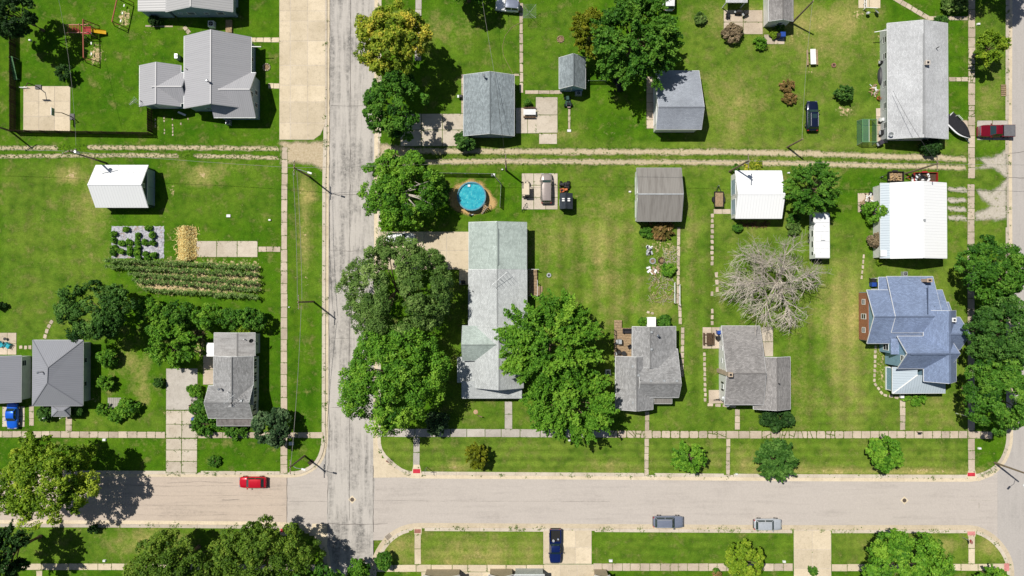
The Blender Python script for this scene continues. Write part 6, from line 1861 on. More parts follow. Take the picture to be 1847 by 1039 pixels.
def pile(name, label, cat, px, py, sx, sy, h, mats, n, sz, z=0.55, child='log'):
    p = P(px, py, z); t = thing(name, label, cat, (p.x, p.y, z), local=True)
    for i in range(n):
        a = rng0.uniform(0, 3.14); l = sz[0] * rng0.uniform(.7, 1.2); r = sz[1] * rng0.uniform(.7, 1.2)
        x, y, zz = rng0.uniform(-sx, sx), rng0.uniform(-sy, sy), r + rng0.uniform(0, h)
        d = Vector((math.cos(a), math.sin(a), rng0.uniform(-.2, .2))) * l / 2
        if child == 'log': MB().tube([Vector((x, y, zz)) - d, Vector((x, y, zz)) + d], r, 6).build(child, rng0.choice(mats), t)
        else: MB().beam(Vector((x, y, zz)) - d, Vector((x, y, zz)) + d, r * 2.4, r).build(child, rng0.choice(mats), t)
pile('firewood', 'split firewood heaped in the black trailer', 'firewood', 1611, 320, .85, .5, .3, [m_log, m_wood], 44, (.45, .09))
pile('scrap_heap', 'grey and white scrap heaped in the red trailer', 'scrap', 1660, 321, 1.4, .45, .25, [m_trim, m_darkwood, m_galv, m_black], 30, (.7, .12), child='board')
pile('log_pile', 'scattered firewood beside the left wall of the long light-roofed house', 'firewood', 1576, 163, .55, .8, .15, [m_log, m_wood, m_trim], 26, (.6, .09), 0)
pile('brush_pile', 'reddish brush stacked below the square white barn', 'brush', 1360, 405, 2.6, .45, .25, [m_darkwood, flat('red_twigs', C(150, 104, 84), .9, .1)], 90, (.9, .025), 0)
pile('brush_pile', 'pale cut brush at the lower end of the overgrown garden strip', 'brush', 1192, 522, 1.9, 2.2, .2, [m_wood, m_dead, flat('dry_stems', C(196, 190, 140), .9, .1)], 110, (1.1, .025), 0)
pile('brush_pile', 'pale dry stems in the middle of the overgrown garden strip', 'brush', 1208, 462, 1.2, 1.4, .15, [m_dead, flat('dry_stems', C(206, 200, 150), .9, .1)], 60, (.9, .025), 0)
pile('brush_pile', 'brown branches left of the narrow white house', 'brush', 361, 606, .9, 1.0, .4, [m_darkwood, m_wood], 40, (.9, .03), 0)
pile('lumber_stack', 'loose boards on the old pad left of the large white barn', 'lumber', 1563, 362, .9, 1.0, .15, [m_wood, m_trim, m_darkwood], 22, (1.1, .06), 0.04, 'board')
pile('junk_heap', 'white junk heaped at the left side of the garden strip', 'junk', 1171, 451, .4, .8, .2, [m_white, m_galv, m_black], 22, (.5, .1), 0, 'board')
pile('junk_heap', 'pale boards lying low in the garden strip', 'junk', 1176, 488, .9, .5, .08, [m_white, m_walk, m_wood], 14, (.8, .12), 0, 'board')
# ================================================================ YARD THINGS
# round pool
c = P(850.5, 354, 1.2)
t = thing('swimming_pool', 'round above-ground pool with turquoise water on a sand bed', 'pool', (c.x, c.y, 0))
Rp = M_(25.6, 1.2)
k = NT('pool_liner', .4, .4); m_liner = k.col(k.mix(k.rng(k.vor(k.pos(), 5.0, 'Distance'), .1, .5), C(60, 176, 196), C(84, 206, 214)))
wall = MB(); nseg = 24; vs = []; fs = []
for r, z in ((Rp, 0), (Rp, 1.25), (Rp - .12, 1.25), (Rp - .12, .1)):
    for i in range(nseg): th = 2 * math.pi * i / nseg; vs.append((c.x + r * math.cos(th), c.y + r * math.sin(th), z))
for j in range(3):
    for i in range(nseg): i2 = (i + 1) % nseg; fs.append((j*nseg+i, j*nseg+i2, (j+1)*nseg+i2, (j+1)*nseg+i))
fs.append(tuple(range(3 * nseg, 4 * nseg)))
wall.add(vs, fs).build('pool_wall', m_liner, t)
rim = MB(); vs = []; fs = []
for r, z in ((Rp + .07, 1.24), (Rp + .07, 1.3), (Rp - .14, 1.3), (Rp - .14, 1.24)):
    for i in range(nseg): th = 2 * math.pi * i / nseg; vs.append((c.x + r * math.cos(th), c.y + r * math.sin(th), z))
for j in range(4):
    for i in range(nseg): i2 = (i + 1) % nseg; fs.append((j*nseg+i, j*nseg+i2, ((j+1) % 4)*nseg+i2, ((j+1) % 4)*nseg+i))
rim.add(vs, fs).build('rim', flat('blue_rim', C(90, 150, 170), .5, .3), t)
k = NT('pool_water', .05, .5); pw = k.pos()
k.bump(k.noise(pw, 4.5, 3, .6), .5, .06); v = k.vor(k.scl(pw, (1, 1, 1)), 3.2, 'Distance')
m_water = k.col(k.mix(k.rng(k.noise(pw, 2.2, 4, .7), .4, .6), k.mix(k.rng(v, .05, .35), C(150, 232, 232), C(74, 200, 214)), C(48, 170, 194)))  # caustic light painted into the water colour as pale cell pattern
MB().lathe((c.x, c.y, 0), [(Rp - .125, .95), (Rp - .125, 1.08)], nseg).build('water', m_water, t)
q = P(846, 335, 1.2); MB().box(q.x - .2, q.y - .18, .95, q.x + .2, q.y + .18, 1.27).build('skimmer', m_galv, t)
p = P(875, 375); t = thing('pool_ladder', 'folding pool ladder with wooden steps at the pool edge', 'ladder', (p.x, p.y, 0), math.radians(45), local=True)
for s in (-1, 1): MB().beam((-1.1, s * .35, .05), (.35, s * .35, 1.5), .07, .07).build('side_rail', m_galv, t)
for i in range(5): MB().box(-1.05 + i * .28, -.33, .12 + i * .28, -.82 + i * .28, .33, .16 + i * .28).build('step', m_wood, t)
for s in (-1, 1): MB().beam((.35, s * .35, 1.5), (.95, s * .35, .1), .06, .06).build('inner_leg', m_galv, t)
p = P(848, 388); t = thing('pool_pump', 'small black pool pump at the lower edge of the sand', 'pump', (p.x, p.y, 0), local=True)
MB().lathe((0, 0, 0), [(.18, 0), (.18, .55), (.1, .65)], 12).build('filter', m_black, t); MB().tube([(.1, 0, .15), (.55, .1, .15)], .1, 10).build('motor', m_galv, t); MB().tube([(0, .1, .3), (-.2, .7, .5)], .03, 6).build('hose', m_galv, t)
# wooden fence at the upper left
def fence(label, pts, h=1.75, group=None):
    w = [P(*q) for q in pts]; t = thing('wooden_fence', label, 'fence', tuple(w[0]))
    for a, b in zip(w[:-1], w[1:]):
        d = b - a; n = max(1, round(d.length / 2.4)); u = d.normalized()
        for i in range(n + 1):
            q = a + d * i / n; MB().box(q.x - .06, q.y - .06, 0, q.x + .06, q.y + .06, h + .06).build('post', m_fence, t)
        for i in range(n):
            p0, p1 = a + d * i / n, a + d * (i + 1) / n; m = max(4, round((p1 - p0).length / .2)); mb = MB()
            for k in range(m):
                q0, q1 = p0.lerp(p1, (k + .04) / m), p0.lerp(p1, (k + .96) / m); off = Vector((-u.y, u.x, 0)) * (.02 if k % 2 else -.02); hh = h + random.uniform(-.03, .03)
                mb.beam(q0 + off + Vector((0, 0, hh / 2)), q1 + off + Vector((0, 0, hh / 2)), .025, hh)
            for z in (.4, h - .3): mb.beam(p0 + Vector((0, 0, z)), p1 + Vector((0, 0, z)), .09, .08)
            mb.build('panel', m_fence, t)
fence('dark board fence down the left side of the upper left yard', [(28.5, 57), (29, 238)], 1.55)
fence('dark board fence along the bottom of the upper left yard', [(30, 239), (276, 243)], 1.75)
fence('short dark board fence below the low grey garage', [(275.5, 240), (275, 200)], 1.75)
# privacy mesh fence by the pool
k = NT('green_mesh', .8, .1); m_mesh = k.col(C(60, 92, 30)); 
tb = k.n('ShaderNodeBsdfTransparent'); ms = k.n('ShaderNodeMixShader'); ms.inputs[0].default_value = .55
k.l(tb.outputs[0], ms.inputs[1]); k.l(k.b.outputs[0], ms.inputs[2]); k.l(ms.outputs[0], k.t.nodes['Material Output'].inputs[0])
def mesh_fence(label, pts, h=1.4):
    w = [P(*q) for q in pts]; t = thing('mesh_fence', label, 'fence', tuple(w[0]))
    for a, b in zip(w[:-1], w[1:]):
        d = b - a; n = max(1, round(d.length / 2.4))
        for i in range(n + 1): q = a + d * i / n; MB().tube([q, q + Vector((0, 0, h + .05))], .04, 6).build('post', m_galv, t)
        for i in range(n):
            p0, p1 = a + d * i / n, a + d * (i + 1) / n
            MB().beam(p0 + Vector((0, 0, h / 2 + .05)), p1 + Vector((0, 0, h / 2 + .05)), .012, h).build('mesh_panel', m_mesh, t)
        MB().tube([a + Vector((0, 0, h)), b + Vector((0, 0, h))], .025, 6).build('top_rail', m_galv, t)
mesh_fence('low green mesh fence above the round pool', [(766, 314), (889, 316)])
mesh_fence('green mesh fence right of the round pool', [(889, 316), (904, 334), (902, 374)])
mesh_fence('short chain fence between the narrow shed and the dark tree', [(1060, 149), (1092, 149)], 1.1)
# swing sets
def swing(label, px, py, rot, L=5.5, h=2.6, slide=False):
    p = P(px, py); t = thing('swing_set', label, 'swing set', (p.x, p.y, 0), math.radians(rot), local=True)
    m_sw = flat('swing_wood', C(176, 104, 84), .8, .2)
    MB().beam((-L/2, 0, h), (L/2, 0, h), .14, .14).build('top_beam', m_sw, t)
    for x in (-L/2 + .1, L/2 - .1):
        for s in (-1, 1): MB().beam((x, 0, h), (x, s * 1.15, 0), .1, .1).build('leg', m_sw, t)
        MB().beam((x, -.6, 1.25), (x, .6, 1.25), .06, .08).build('brace', m_sw, t)
    for x in (-L * .28, 0, L * .28):
        o = MB().frus(x - .22, -.1, x + .22, .1, .5, .54, .02).build('swing_seat', m_white, t)
        for s in (-1, 1): MB().tube([(x + s * .2, 0, .52), (x + s * .2, 0, h)], .012, 4).build('chain', m_galv, o)
    return t
def playtower(label, px, py):
    p = P(px, py); t = thing('play_tower', label, 'play tower', (p.x, p.y, 0), local=True)
    m_rd = flat('faded_red_slats', C(190, 70, 76), .8, .2); m_bm = flat('pink_wood', C(206, 150, 130), .8, .2)
    for y in (-.65, .65):
        for x in (-.7, .7): MB().box(x - .06, y - .06, 0, x + .06, y + .06, 2.2).build('post', m_bm, t)
        MB().beam((-3.0, y, 1.95), (.7, y, 1.95), .1, .1).build('ladder_beam', m_bm, t); MB().beam((-3.0, y, 1.95), (-3.3, y, 0), .09, .09).build('leg', m_bm, t)
    for i in range(9): MB().beam((-2.6 + i * .25, -.65, 1.95), (-2.6 + i * .25, .65, 1.95), .07, .05).build('rung', m_rd, t)
    for i in range(6): MB().box(-.65, -.62 + i * .21, 1.2, .65, -.44 + i * .21, 1.24).build('deck_plank', m_rd, t)
    mb = MB(); n = 8
    for i in range(n):
        u0, u1 = i / n, (i + 1) / n; z = lambda u: 1.22 - 1.0 * u + .12 * u ** 3
        x0, x1 = .7 + 1.9 * u0, .7 + 1.9 * u1
        mb.add([(x0, -.28, z(u0)), (x1, -.28, z(u1)), (x1, .28, z(u1)), (x0, .28, z(u0)), (x0, -.33, z(u0) + .16), (x1, -.33, z(u1) + .16), (x1, .33, z(u1) + .16), (x0, .33, z(u0) + .16)], [(0, 1, 2, 3), (0, 4, 5, 1), (3, 2, 6, 7)])
    mb.build('slide', m_yellow, t)
swing('swing set of reddish wood below the play tower', 168, 80, 91, 6.2)
playtower('play tower with red rungs and a yellow slide', 165, 60)
swing('red swing frame at the top edge beside the pale house', 224, 26, 78, 4.6)
# basketball hoops
def hoop(label, px, py, rot, h=3.05):
    p = P(px, py); t = thing('basketball_hoop', label, 'basketball hoop', (p.x, p.y, 0), math.radians(rot), local=True)
    MB().box(-.4, -.5, 0, .3, .5, .18).build('base', m_black, t); MB().beam((0, 0, .1), (0, 0, 2.6), .1, .1).build('pole', m_darkwood, t); MB().beam((0, 0, 2.6), (1.0, 0, 3.1), .08, .08).build('arm', m_darkwood, t)
    MB().box(1.0, -.6, 2.8, 1.06, .6, 3.6).build('backboard', m_galv, t)
    pts = [(1.3 + .23 * math.cos(a * .5236), .23 * math.sin(a * .5236), 3.05) for a in range(13)]; MB().tube(pts, .015, 5).build('rim', m_orange, t)
hoop('basketball hoop at the top of the concrete pad', 70, 158, -90)
hoop('basketball hoop at the right side of the concrete pad', 130, 211, 180)
# green board at the fence
p = P(31.5, 126); t = thing('green_slide', 'long narrow green slide chute standing beside the dark fence', 'slide', (p.x, p.y, 0), math.radians(-88), local=True)
mb = MB().add([(-1.8, -.16, 1.3), (1.8, -.32, .5), (1.8, .32, .5), (-1.8, .16, 1.3), (-1.8, -.2, 1.42), (1.8, -.36, .62), (1.8, .36, .62), (-1.8, .2, 1.42)], [(0, 1, 2, 3), (0, 4, 5, 1), (3, 2, 6, 7), (3, 2, 1, 0)]); mb.build('chute', m_green, t)
for x, z in ((-1.7, 1.3), (1.6, .5)):
    for s in (-1, 1): MB().beam((x, s * .18, z), (x, s * .3, 0), .06, .06).build('leg', m_galv, t)
# picnic tables
def picnic(label, px, py, rot, m1, m2, L=2.2):
    p = P(px, py); t = thing('picnic_table', label, 'picnic table', (p.x, p.y, 0), math.radians(rot), local=True)
    for i in range(5): MB().box(-L/2, -.45 + i * .18, .72, L/2, -.45 + i * .18 + .16, .77).build('top_plank', m1, t)
    for s in (-1, 1):
        o = MB().box(-L/2, s * .78 - .14, .42, L/2, s * .78 + .14, .46).build('bench_seat', m2, t)
        for x in (-L * .35, L * .35): MB().beam((x, s * .25, .74), (x, s * .6, 0), .07, .09).build('leg', m2, t)
    for x in (-L * .35, L * .35): MB().beam((x, -.85, .4), (x, .85, .4), .07, .09).build('crossbar', m2, t)
picnic('picnic table with white top on the upper right lawn', 1463, 105, 92, m_white, m_wood, 2.5)
picnic('picnic table with pale top on the cracked patio', 955, 204, 0, m_trim, m_darkwood, 2.0)
picnic('dark brown picnic table on the patio by the brown-roofed house', 1277, 611, 90, m_darkwood, m_darkwood, 2.0)
# football goal cage
p = P(1559, 240); t = thing('goal_cage', 'green netted goal cage beside the long light-roofed house', 'goal', (p.x, p.y, 0), local=True)
m_net = NT('goal_net', .8, .1); km = m_net; m_net = km.col(C(96, 150, 130)); tb = km.n('ShaderNodeBsdfTransparent'); ms = km.n('ShaderNodeMixShader'); ms.inputs[0].default_value = .45
km.l(tb.outputs[0], ms.inputs[1]); km.l(km.b.outputs[0], ms.inputs[2]); km.l(ms.outputs[0], km.t.nodes['Material Output'].inputs[0])
x, y, h = 1.25, 2.0, 1.7
cs = [(-x, -y), (x, -y), (x, y), (-x, y)]
for i in range(4):
    a, b = cs[i], cs[(i + 1) % 4]
    MB().tube([(a[0], a[1], 0), (a[0] * .92, a[1] * .92, h)], .04, 6).build('post', m_galv, t); MB().tube([(a[0] * .92, a[1] * .92, h), (b[0] * .92, b[1] * .92, h)], .04, 6).build('top_bar', m_green, t)
    MB().add([(a[0], a[1], .02), (b[0], b[1], .02), (b[0] * .92, b[1] * .92, h), (a[0] * .92, a[1] * .92, h)], [(0, 1, 2, 3)]).build('net', m_net, t)
MB().add([(-x * .92, -y * .92, h), (-.1, -y * .92, h), (-.1, y * .92, h), (-x * .92, y * .92, h)], [(0, 1, 2, 3)]).build('net', m_net, t)
MB().tube([(-.1, -y * .92, h), (-.1, y * .92, h)], .03, 6).build('top_bar', m_trim, t)
# clothes airer
p = P(954.5, 29); t = thing('clothes_airer', 'square rotary clothes airer with string lines near the upper path', 'clothes airer', (p.x, p.y, 0), local=True)
MB().tube([(0, 0, 0), (0, 0, 1.9)], .035, 8).build('mast', m_galv, t)
for sx, sy in ((-1, -1), (1, -1), (1, 1), (-1, 1)): MB().tube([(0, 0, 1.3), (sx * 1.05, sy * 1.1, 1.95)], .022, 5).build('arm', m_galv, t)
for q in (.3, .45, .6, .75, .9, 1.0):
    pts = [(-1.05 * q, -1.1 * q, 1.3 + .65 * q), (1.05 * q, -1.1 * q, 1.3 + .65 * q), (1.05 * q, 1.1 * q, 1.3 + .65 * q), (-1.05 * q, 1.1 * q, 1.3 + .65 * q), (-1.05 * q, -1.1 * q, 1.3 + .65 * q)]
    MB().tube(pts, .014, 4).build('line', m_galv, t)
# hose on the lawn
pts = [P(x, y, .03) for x, y in ((926, 135), (918, 120), (908, 100), (906, 84), (911, 65), (922, 50), (938, 41))]
tag(MB().tube(pts, .03, 5).build('garden_hose', m_wood), 'pale hose curving across the lawn to the clothes airer', 'hose')
# bins, tubs, small machines, furniture
def bin_(label, px, py, mat, s=.6, h=1.05, rot=0, z=0.03, cat='bin'):
    p = P(px, py, z); t = thing('wheelie_bin', label, cat, (p.x, p.y, z), rot, local=True)
    MB().add([(-s*.42,-s*.42,0),(s*.42,-s*.42,0),(s*.42,s*.42,0),(-s*.42,s*.42,0),(-s/2,-s/2,h),(s/2,-s/2,h),(s/2,s/2,h),(-s/2,s/2,h)], [(0,3,2,1),(4,5,6,7),(0,1,5,4),(1,2,6,5),(2,3,7,6),(3,0,4,7)]).build('tub', mat, t)
    MB().frus(-s*.54, -s*.56, s*.54, s*.5, h, h + .09, .06).build('lid', mat, t)
    for sx in (-1, 1): MB().tube([(sx * s * .4, s * .45, .12), (sx * s * .48, s * .45, .12)], .12, 10).build('wheel', m_rubber, t)
bin_('blue bin on the patio left of the brown-roofed house', 1294.5, 599, m_blue); bin_('black bin below the blue bin at the brown-roofed house', 1293, 609, m_black)
bin_('blue bin beside the white walled house at the top', 1408, 66, m_blue, .8); bin_('dark bin left of the blue one at the top house', 1401, 67, m_black, .6)
bin_('blue tub beside the cracked driveway', 352, 756, m_blue, .7, .6); bin_('black tub below the blue tub at the cracked driveway', 347, 768, m_black, .6, .5)
bin_('blue bin at the back steps of the blue house', 1571, 513, m_blue, .7); bin_('black bin above the blue bin at the back steps', 1571, 506, m_black, .7)
bin_('white bin at the front walk of the blue house', 1624, 714, m_white, .55, .6)
def mower(label, px, py, rot, mat, z=.03, s=1.0, name='riding_mower', cat='mower'):
    p = P(px, py, z); t = thing(name, label, cat, (p.x, p.y, z), math.radians(rot), local=True); t.scale = (s, s, s)
    MB().frus(.15, -.3, .95, .3, .35, .85, .1).build('hood', mat, t); MB().frus(-.75, -.45, .2, .45, .3, .5, .06).build('deck', mat, t); MB().frus(-.55, -.24, -.1, .24, .5, .64, .04).build('seat', m_dkfab, t); MB().frus(-.65, -.24, -.55, .24, .6, .95, .02).build('backrest', m_dkfab, t)
    MB().tube([(.1, 0, .8), (-.1, 0, 1.0)], .02, 6).build('steering_column', m_black, t); pts = [(-.1 + .02 * math.cos(a * .63), .17 * math.sin(a * .63), 1.0 + .17 * math.cos(a * .63) * .3) for a in range(11)]; MB().tube(pts, .018, 5).build('steering_wheel', m_black, t)
    for x, r, y in ((-.5, .28, .48), (.7, .18, .4)):
        for sg in (-1, 1): MB().tube([(x, sg * y, r), (x, sg * (y + .16), r)], r, 14).build('wheel', m_rubber, t)
mower('black riding mower at the top right of the parking pad', 1019, 334, 175, m_black)
mower('dark green riding mower beside the shed path', 1024, 185, 95, flat('dark_green_paint', C(40, 80, 70), .4, .4))
mower('small orange tractor below the black riding mower', 1016, 343.5, 10, m_orange, s=.75)
mower('dark quad bike half under the dark leafy tree', 1115, 154, -88, m_black, s=1.3, name='quad_bike', cat='quad bike')
mower('red push mower on the cracked driveway', 349, 733, 25, m_red, s=.75)
def bike(label, px, py, rot):
    p = P(px, py, .04); t = thing('bicycle', label, 'bicycle', (p.x, p.y, .04), math.radians(rot), local=True)
    for x in (-.5, .5):
        pts = [(x + .32 * math.cos(a * .3927), 0, .33 + .32 * math.sin(a * .3927)) for a in range(17)]; MB().tube(pts, .03, 5).build('wheel', m_rubber, t)
    for a, b in (((-.5, 0, .33), (-.05, 0, .3)), ((-.05, 0, .3), (.38, 0, .75)), ((-.15, 0, .8), (-.05, 0, .3)), ((-.15, 0, .78), (.36, 0, .8)), ((-.5, 0, .33), (-.15, 0, .75)), ((.5, 0, .33), (.35, 0, .95))): MB().tube([a, b], .025, 5).build('tube', m_black, t)
    MB().tube([(.33, -.28, .98), (.33, .28, .98)], .02, 5).build('handlebar', m_black, t); MB().frus(-.27, -.07, -.03, .07, .82, .88, .02).build('saddle', m_black, t)
bike('dark bicycle leaning above the red push mower', 350, 719, 80); bike('dark bicycle on the lower left patio of the brown-roofed house', 1295, 719, 15); bike('small bicycle at the lower left of the parking pad', 945.5, 374, 60)
def deckchair(label, px, py, rot):
    furniture('lounge_chair', label, 'chair', px, py, (.75, .9, .9), m_teal, .04, rot, 'chair')
deckchair('left teal chair on the patio at the left edge', 4, 621, .6); deckchair('right teal chair on the patio at the left edge', 17, 623, -.5)
furniture('side_table', 'small dark table between the teal chairs', 'table', 12, 611, (.5, .5, .45), m_black, .04, 0, 'table')
furniture('grill', 'round black grill left of the long light-roofed house, upper one', 'grill', 1587, 115, (.6, .6, 1.0), m_black, .02, 0, 'grill')
furniture('grill', 'white-lidded grill on the slab left of the long light-roofed house', 'grill', 1588, 218, (.8, .7, 1.1), m_white, .06, 0, 'grill')
furniture('grill', 'black grill below the white-lidded one', 'grill', 1588.5, 241, (.7, .9, 1.1), m_black, .06, 0, 'grill')
furniture('grill', 'dark grill at the bottom of the slab beside the goal cage', 'grill', 1585, 259, (.9, .8, 1.0), flat('plum_metal', (.05, .045, .06), .5, .4), .06, .5, 'grill')
furniture('grill', 'black grill against the left wall of the slate-roofed garage', 'grill', 832, 176, (.6, .6, 1.0), m_black, .03, 0, 'grill')
furniture('grill', 'dark barbecue under the upper patio porch', 'grill', 1330, 24, (.9, .6, 1.0), m_black, .04, 0, 'grill'); furniture('grill', 'black smoker beside the barbecue on the upper patio', 'grill', 1343, 26, (.8, .6, 1.0), m_black, .04, .6, 'grill')
furniture('grill', 'small black smoker beside the driveway of the long house', 'grill', 836, 509, (.7, .6, .9), m_black, .04, 0, 'grill')
furniture('deck_chair', 'dark chair on the upper patio left of the barbecue', 'chair', 1312, 30, (.7, .7, .9), m_dkfab, .04, 1.5)
box_unit('air_conditioner', 'boxy air conditioner in the shade below the narrow shed', 'air conditioner', 1043, 170, (1.1, .7, .7))
box_unit('cooler_box', 'pink and white box on the lawn near the shed path', 'cooler', 1026, 209 - 17, (.5, .6, .45), flat('pink_plastic', C(226, 190, 196), .5, .3))
# trampoline-like dark kayak shape and kettle by the long house wall
p = P(1588, 138); t = thing('covered_canoe', 'dark covered canoe standing against the left wall of the long light-roofed house', 'canoe', (p.x, p.y, 0), math.radians(90), local=True)
vs = []; fs = []; N = 10
for i in range(N + 1):
    u = -1 + 2 * i / N; w = .55 * (1 - u * u) ** .6 + .02
    for a in range(7): th = math.pi * a / 6; vs.append((u * 1.6, w * math.cos(th), .15 + .55 * math.sin(th) * (w / .57)))
for i in range(N):
    for a in range(6): k = i * 7 + a; fs.append((k, k + 7, k + 8, k + 1))
MB().add(vs, fs).build('shell', flat('dark_hull', (.04, .04, .045), .5, .4), t, smooth=True); MB().tube([(-1.6, 0, .2), (0, 0, .74), (1.6, 0, .2)], .03, 5).build('keel', m_galv, t)
# fire rings, stone circles, stumps
def ring(label, px, py, r, mat, ash=True, n=11):
    p = P(px, py); t = thing('fire_ring', label, 'fire ring', (p.x, p.y, 0), local=True)
    for i in range(n):
        a = 2 * math.pi * i / n; MB().frus(r * math.cos(a) - .13, r * math.sin(a) - .12, r * math.cos(a) + .13, r * math.sin(a) + .12, 0, .16 + .04 * (i % 3), .04).build('stone', mat, t)
    MB().lathe((0, 0, 0), [(r * .95, 0), (r * .9, .03), (r * .3, .07)], 14).build('ash_bed', m_soil if ash else m_black, t)
ring('pale stone ring on the small lawn by the concrete lot', 481, 121.5, .55, m_walk); ring('fire ring of stones on the upper middle lawn', 1011, 71, .5, m_wood); ring('small brick ring on the upper right lawn', 1503.5, 118, .28, flat('ring_brick', C(170, 130, 110), .9, .1), False, 8)
ring('grey stone ring on the lawn right of the side deck', 990, 496.5, .28, m_galv, False, 8); ring('tyre-like planter ring in the garden strip', 1177, 471, .42, m_galv, True, 12); ring('rusty ring in the garden strip beside the grey one', 1193, 470, .45, m_darkwood, True, 12)
# tyres
def tyre(label, px, py, z=.0):
    p = P(px, py, z); t = thing('tyre', label, 'tyre', (p.x, p.y, z), local=True, group='old tyres')
    vs = []; fs = []
    for i in range(16):
        a = 2 * math.pi * i / 16
        for k in range(6): b = 2 * math.pi * k / 6; r = .27 + .11 * math.cos(b); vs.append((r * math.cos(a), r * math.sin(a), .1 + .1 * math.sin(b)))
    for i in range(16):
        for k in range(6): fs.append((i*6+k, ((i+1) % 16)*6+k, ((i+1) % 16)*6+(k+1) % 6, i*6+(k+1) % 6))
    MB().add(vs, fs).build('tread', m_rubber, t, smooth=True)
    MB().lathe((0, 0, .02), [(.17, 0), (.17, .1)], 12).build('hub', m_galv, t)
tyre('upper old tyre beside the large white barn', 1583, 341); tyre('old tyre below the upper one at the large white barn', 1579, 349); tyre('old tyre at the left end of the loose boards', 1554, 371); tyre('old tyre beside the boards near the large white barn', 1570, 350)
# covered round things beside the barn
p = P(1585, 414); t = thing('water_barrel', 'grey barrel between the bushes at the large white barn', 'barrel', (p.x, p.y, 0), local=True)
MB().lathe((0, 0, 0), [(.34, 0), (.4, .4), (.36, .85)], 16).build('barrel', m_galv, t); MB().lathe((0, 0, .85), [(.38, 0), (.36, .05)], 16).build('lid', m_galv, t)
# ground satellite dishes by the upper right patio
dish('small dish on the ground left of a larger one near the upper right patio', 1562, 27, 0, .32, 2.2); dish('larger dish on the ground near the upper right patio', 1577, 24, 0, .5, .8)
# white garden bench rail near the upper patio edge
p = P(1557, 8); t = thing('white_railing', 'white railing at the corner of the upper right patio', 'railing', (p.x, p.y, 0), local=True)
for y in (-.9, 0, .9): MB().box(-.05, y - .05, 0, .05, y + .05, 1.0).build('post', m_white, t)
for z in (.4, .95): MB().box(-.04, -.9, z, .04, .9, z + .08).build('rail', m_white, t)
MB().beam((0, -.9, .95), (1.9, -1.0, .95), .08, .08).build('rail', m_white, t)
# wooden platform left
p = P(208, 728); t = thing('wood_platform', 'small grey wooden platform among weeds on the left lawn', 'platform', (p.x, p.y, 0), local=True)
for i in range(7): MB().box(-1.1 + i * .31, -1.1, .18, -.82 + i * .31, 1.0, .23).build('plank', flat('grey_plank', C(180, 176, 166), .9, .1), t)
for y in (-.8, .7): MB().box(-1.1, y - .08, 0, 1.05, y + .08, .18).build('joist', m_darkwood, t)
# trellis frames beside the garden strip
def ladderframe(label, px, py, rot):
    p = P(px, py); t = thing('wooden_trellis', label, 'trellis', (p.x, p.y, 0), math.radians(rot), local=True)
    for x in (-1.7, 0, 1.7): MB().box(x - .05, -.05, 0, x + .05, .05, 1.0).build('post', m_wood, t)
    for z in (.5, .95): MB().box(-1.75, -.03, z, 1.75, .03, z + .06).build('rail', m_trim, t)
ladderframe('pale rail fence at the foot of the garden strip, left of its twin', 1215, 528, 90); ladderframe('pale rail fence at the foot of the garden strip beside the narrow path', 1224, 532, 90)
# planters / pots
def pot(label, px, py, r, mat, col, seed, z=.03):
    p = P(px, py, z); t = thing('plant_pot', label, 'plant pot', (p.x, p.y, z))
    MB().lathe(tuple(p), [(r * .7, 0), (r, .35), (r * 1.08, .35), (r * 1.08, .42), (r * .9, .42)], 14).build('pot', mat, t)
    rng = np.random.default_rng(seed); n = 90; cc = np.array([p.x, p.y, z + .55]) + rng.normal(size=(n, 3)) * np.array([r * .7, r * .7, .14])
    link('plant', quad_mesh('plant', leaf_quads(rng, cc, unit(rng.normal(size=(n, 3)) + np.array([0, 0, 1])), .09, .05), rng.normal(.5, .2, n), LEAF[col], ORG[t.name]), t)
pot('orange flower pot beside the long light-roofed house', 1583, 178, .28, m_orange, 'brown', 1); pot('terracotta pot below the upper patio plants', 1380, 87, .25, m_orange, 'green', 2); pot('red pot under the weathered barn eave, left', 1165, 405, .22, m_red, 'green', 3); pot('red pot under the weathered barn eave, right', 1173, 404, .22, m_red, 'brown', 4); pot('red tub among the plants below the weathered barn', 1174, 427, .25, m_red, 'green', 5)
# garden ornaments: small flags and windmill on the front lawn
p = P(862, 748); t = thing('garden_flag', 'pink and white garden flag on the lawn of the long house', 'flag', (p.x, p.y, 0), local=True)
MB().tube([(0, 0, 0), (0, 0, 1.1)], .02, 5).build('pole', m_black, t); MB().add([(0, 0, .55), (.75, -.2, .6), (.7, -.25, 1.05), (0, 0, 1.1)], [(0, 1, 2, 3)]).build('banner', flat('pink_cloth', C(232, 180, 176), .8, .2), t)
p = P(858, 743); t = thing('stepping_disc', 'round tan garden disc beside the garden flag', 'garden disc', (p.x, p.y, 0), local=True)
MB().lathe((0, 0, 0), [(.38, 0), (.38, .05), (.3, .08)], 14).build('disc', flat('tan_stone', C(206, 170, 136), .9, .1), t); MB().lathe((0, 0, .08), [(.12, 0), (.05, .06)], 10).build('boss', m_walk, t)
# flag pole with a striped flag beside the blue house
p = P(1723, 745); t = thing('flag_pole', 'flag pole with red and white striped flag right of the blue house', 'flag', (p.x, p.y, 0), local=True)
MB().tube([(0, 0, 0), (0, 0, 4.8)], [.05, .03], 8).build('pole', m_white, t)
for i in range(7):
    z0 = 3.5 + i * .16; MB().box(.05, -.015, z0, 1.3, .015, z0 + .158).build('stripe', m_red if i % 2 == 0 else m_white, t)
MB().box(.05, -.02, 4.15, .6, .02, 4.65).build('canton', p_navy, t); MB().lathe((0, 0, 4.8), [(.05, 0), (.06, .05), (.01, .1)], 8).build('finial', m_yellow, t)
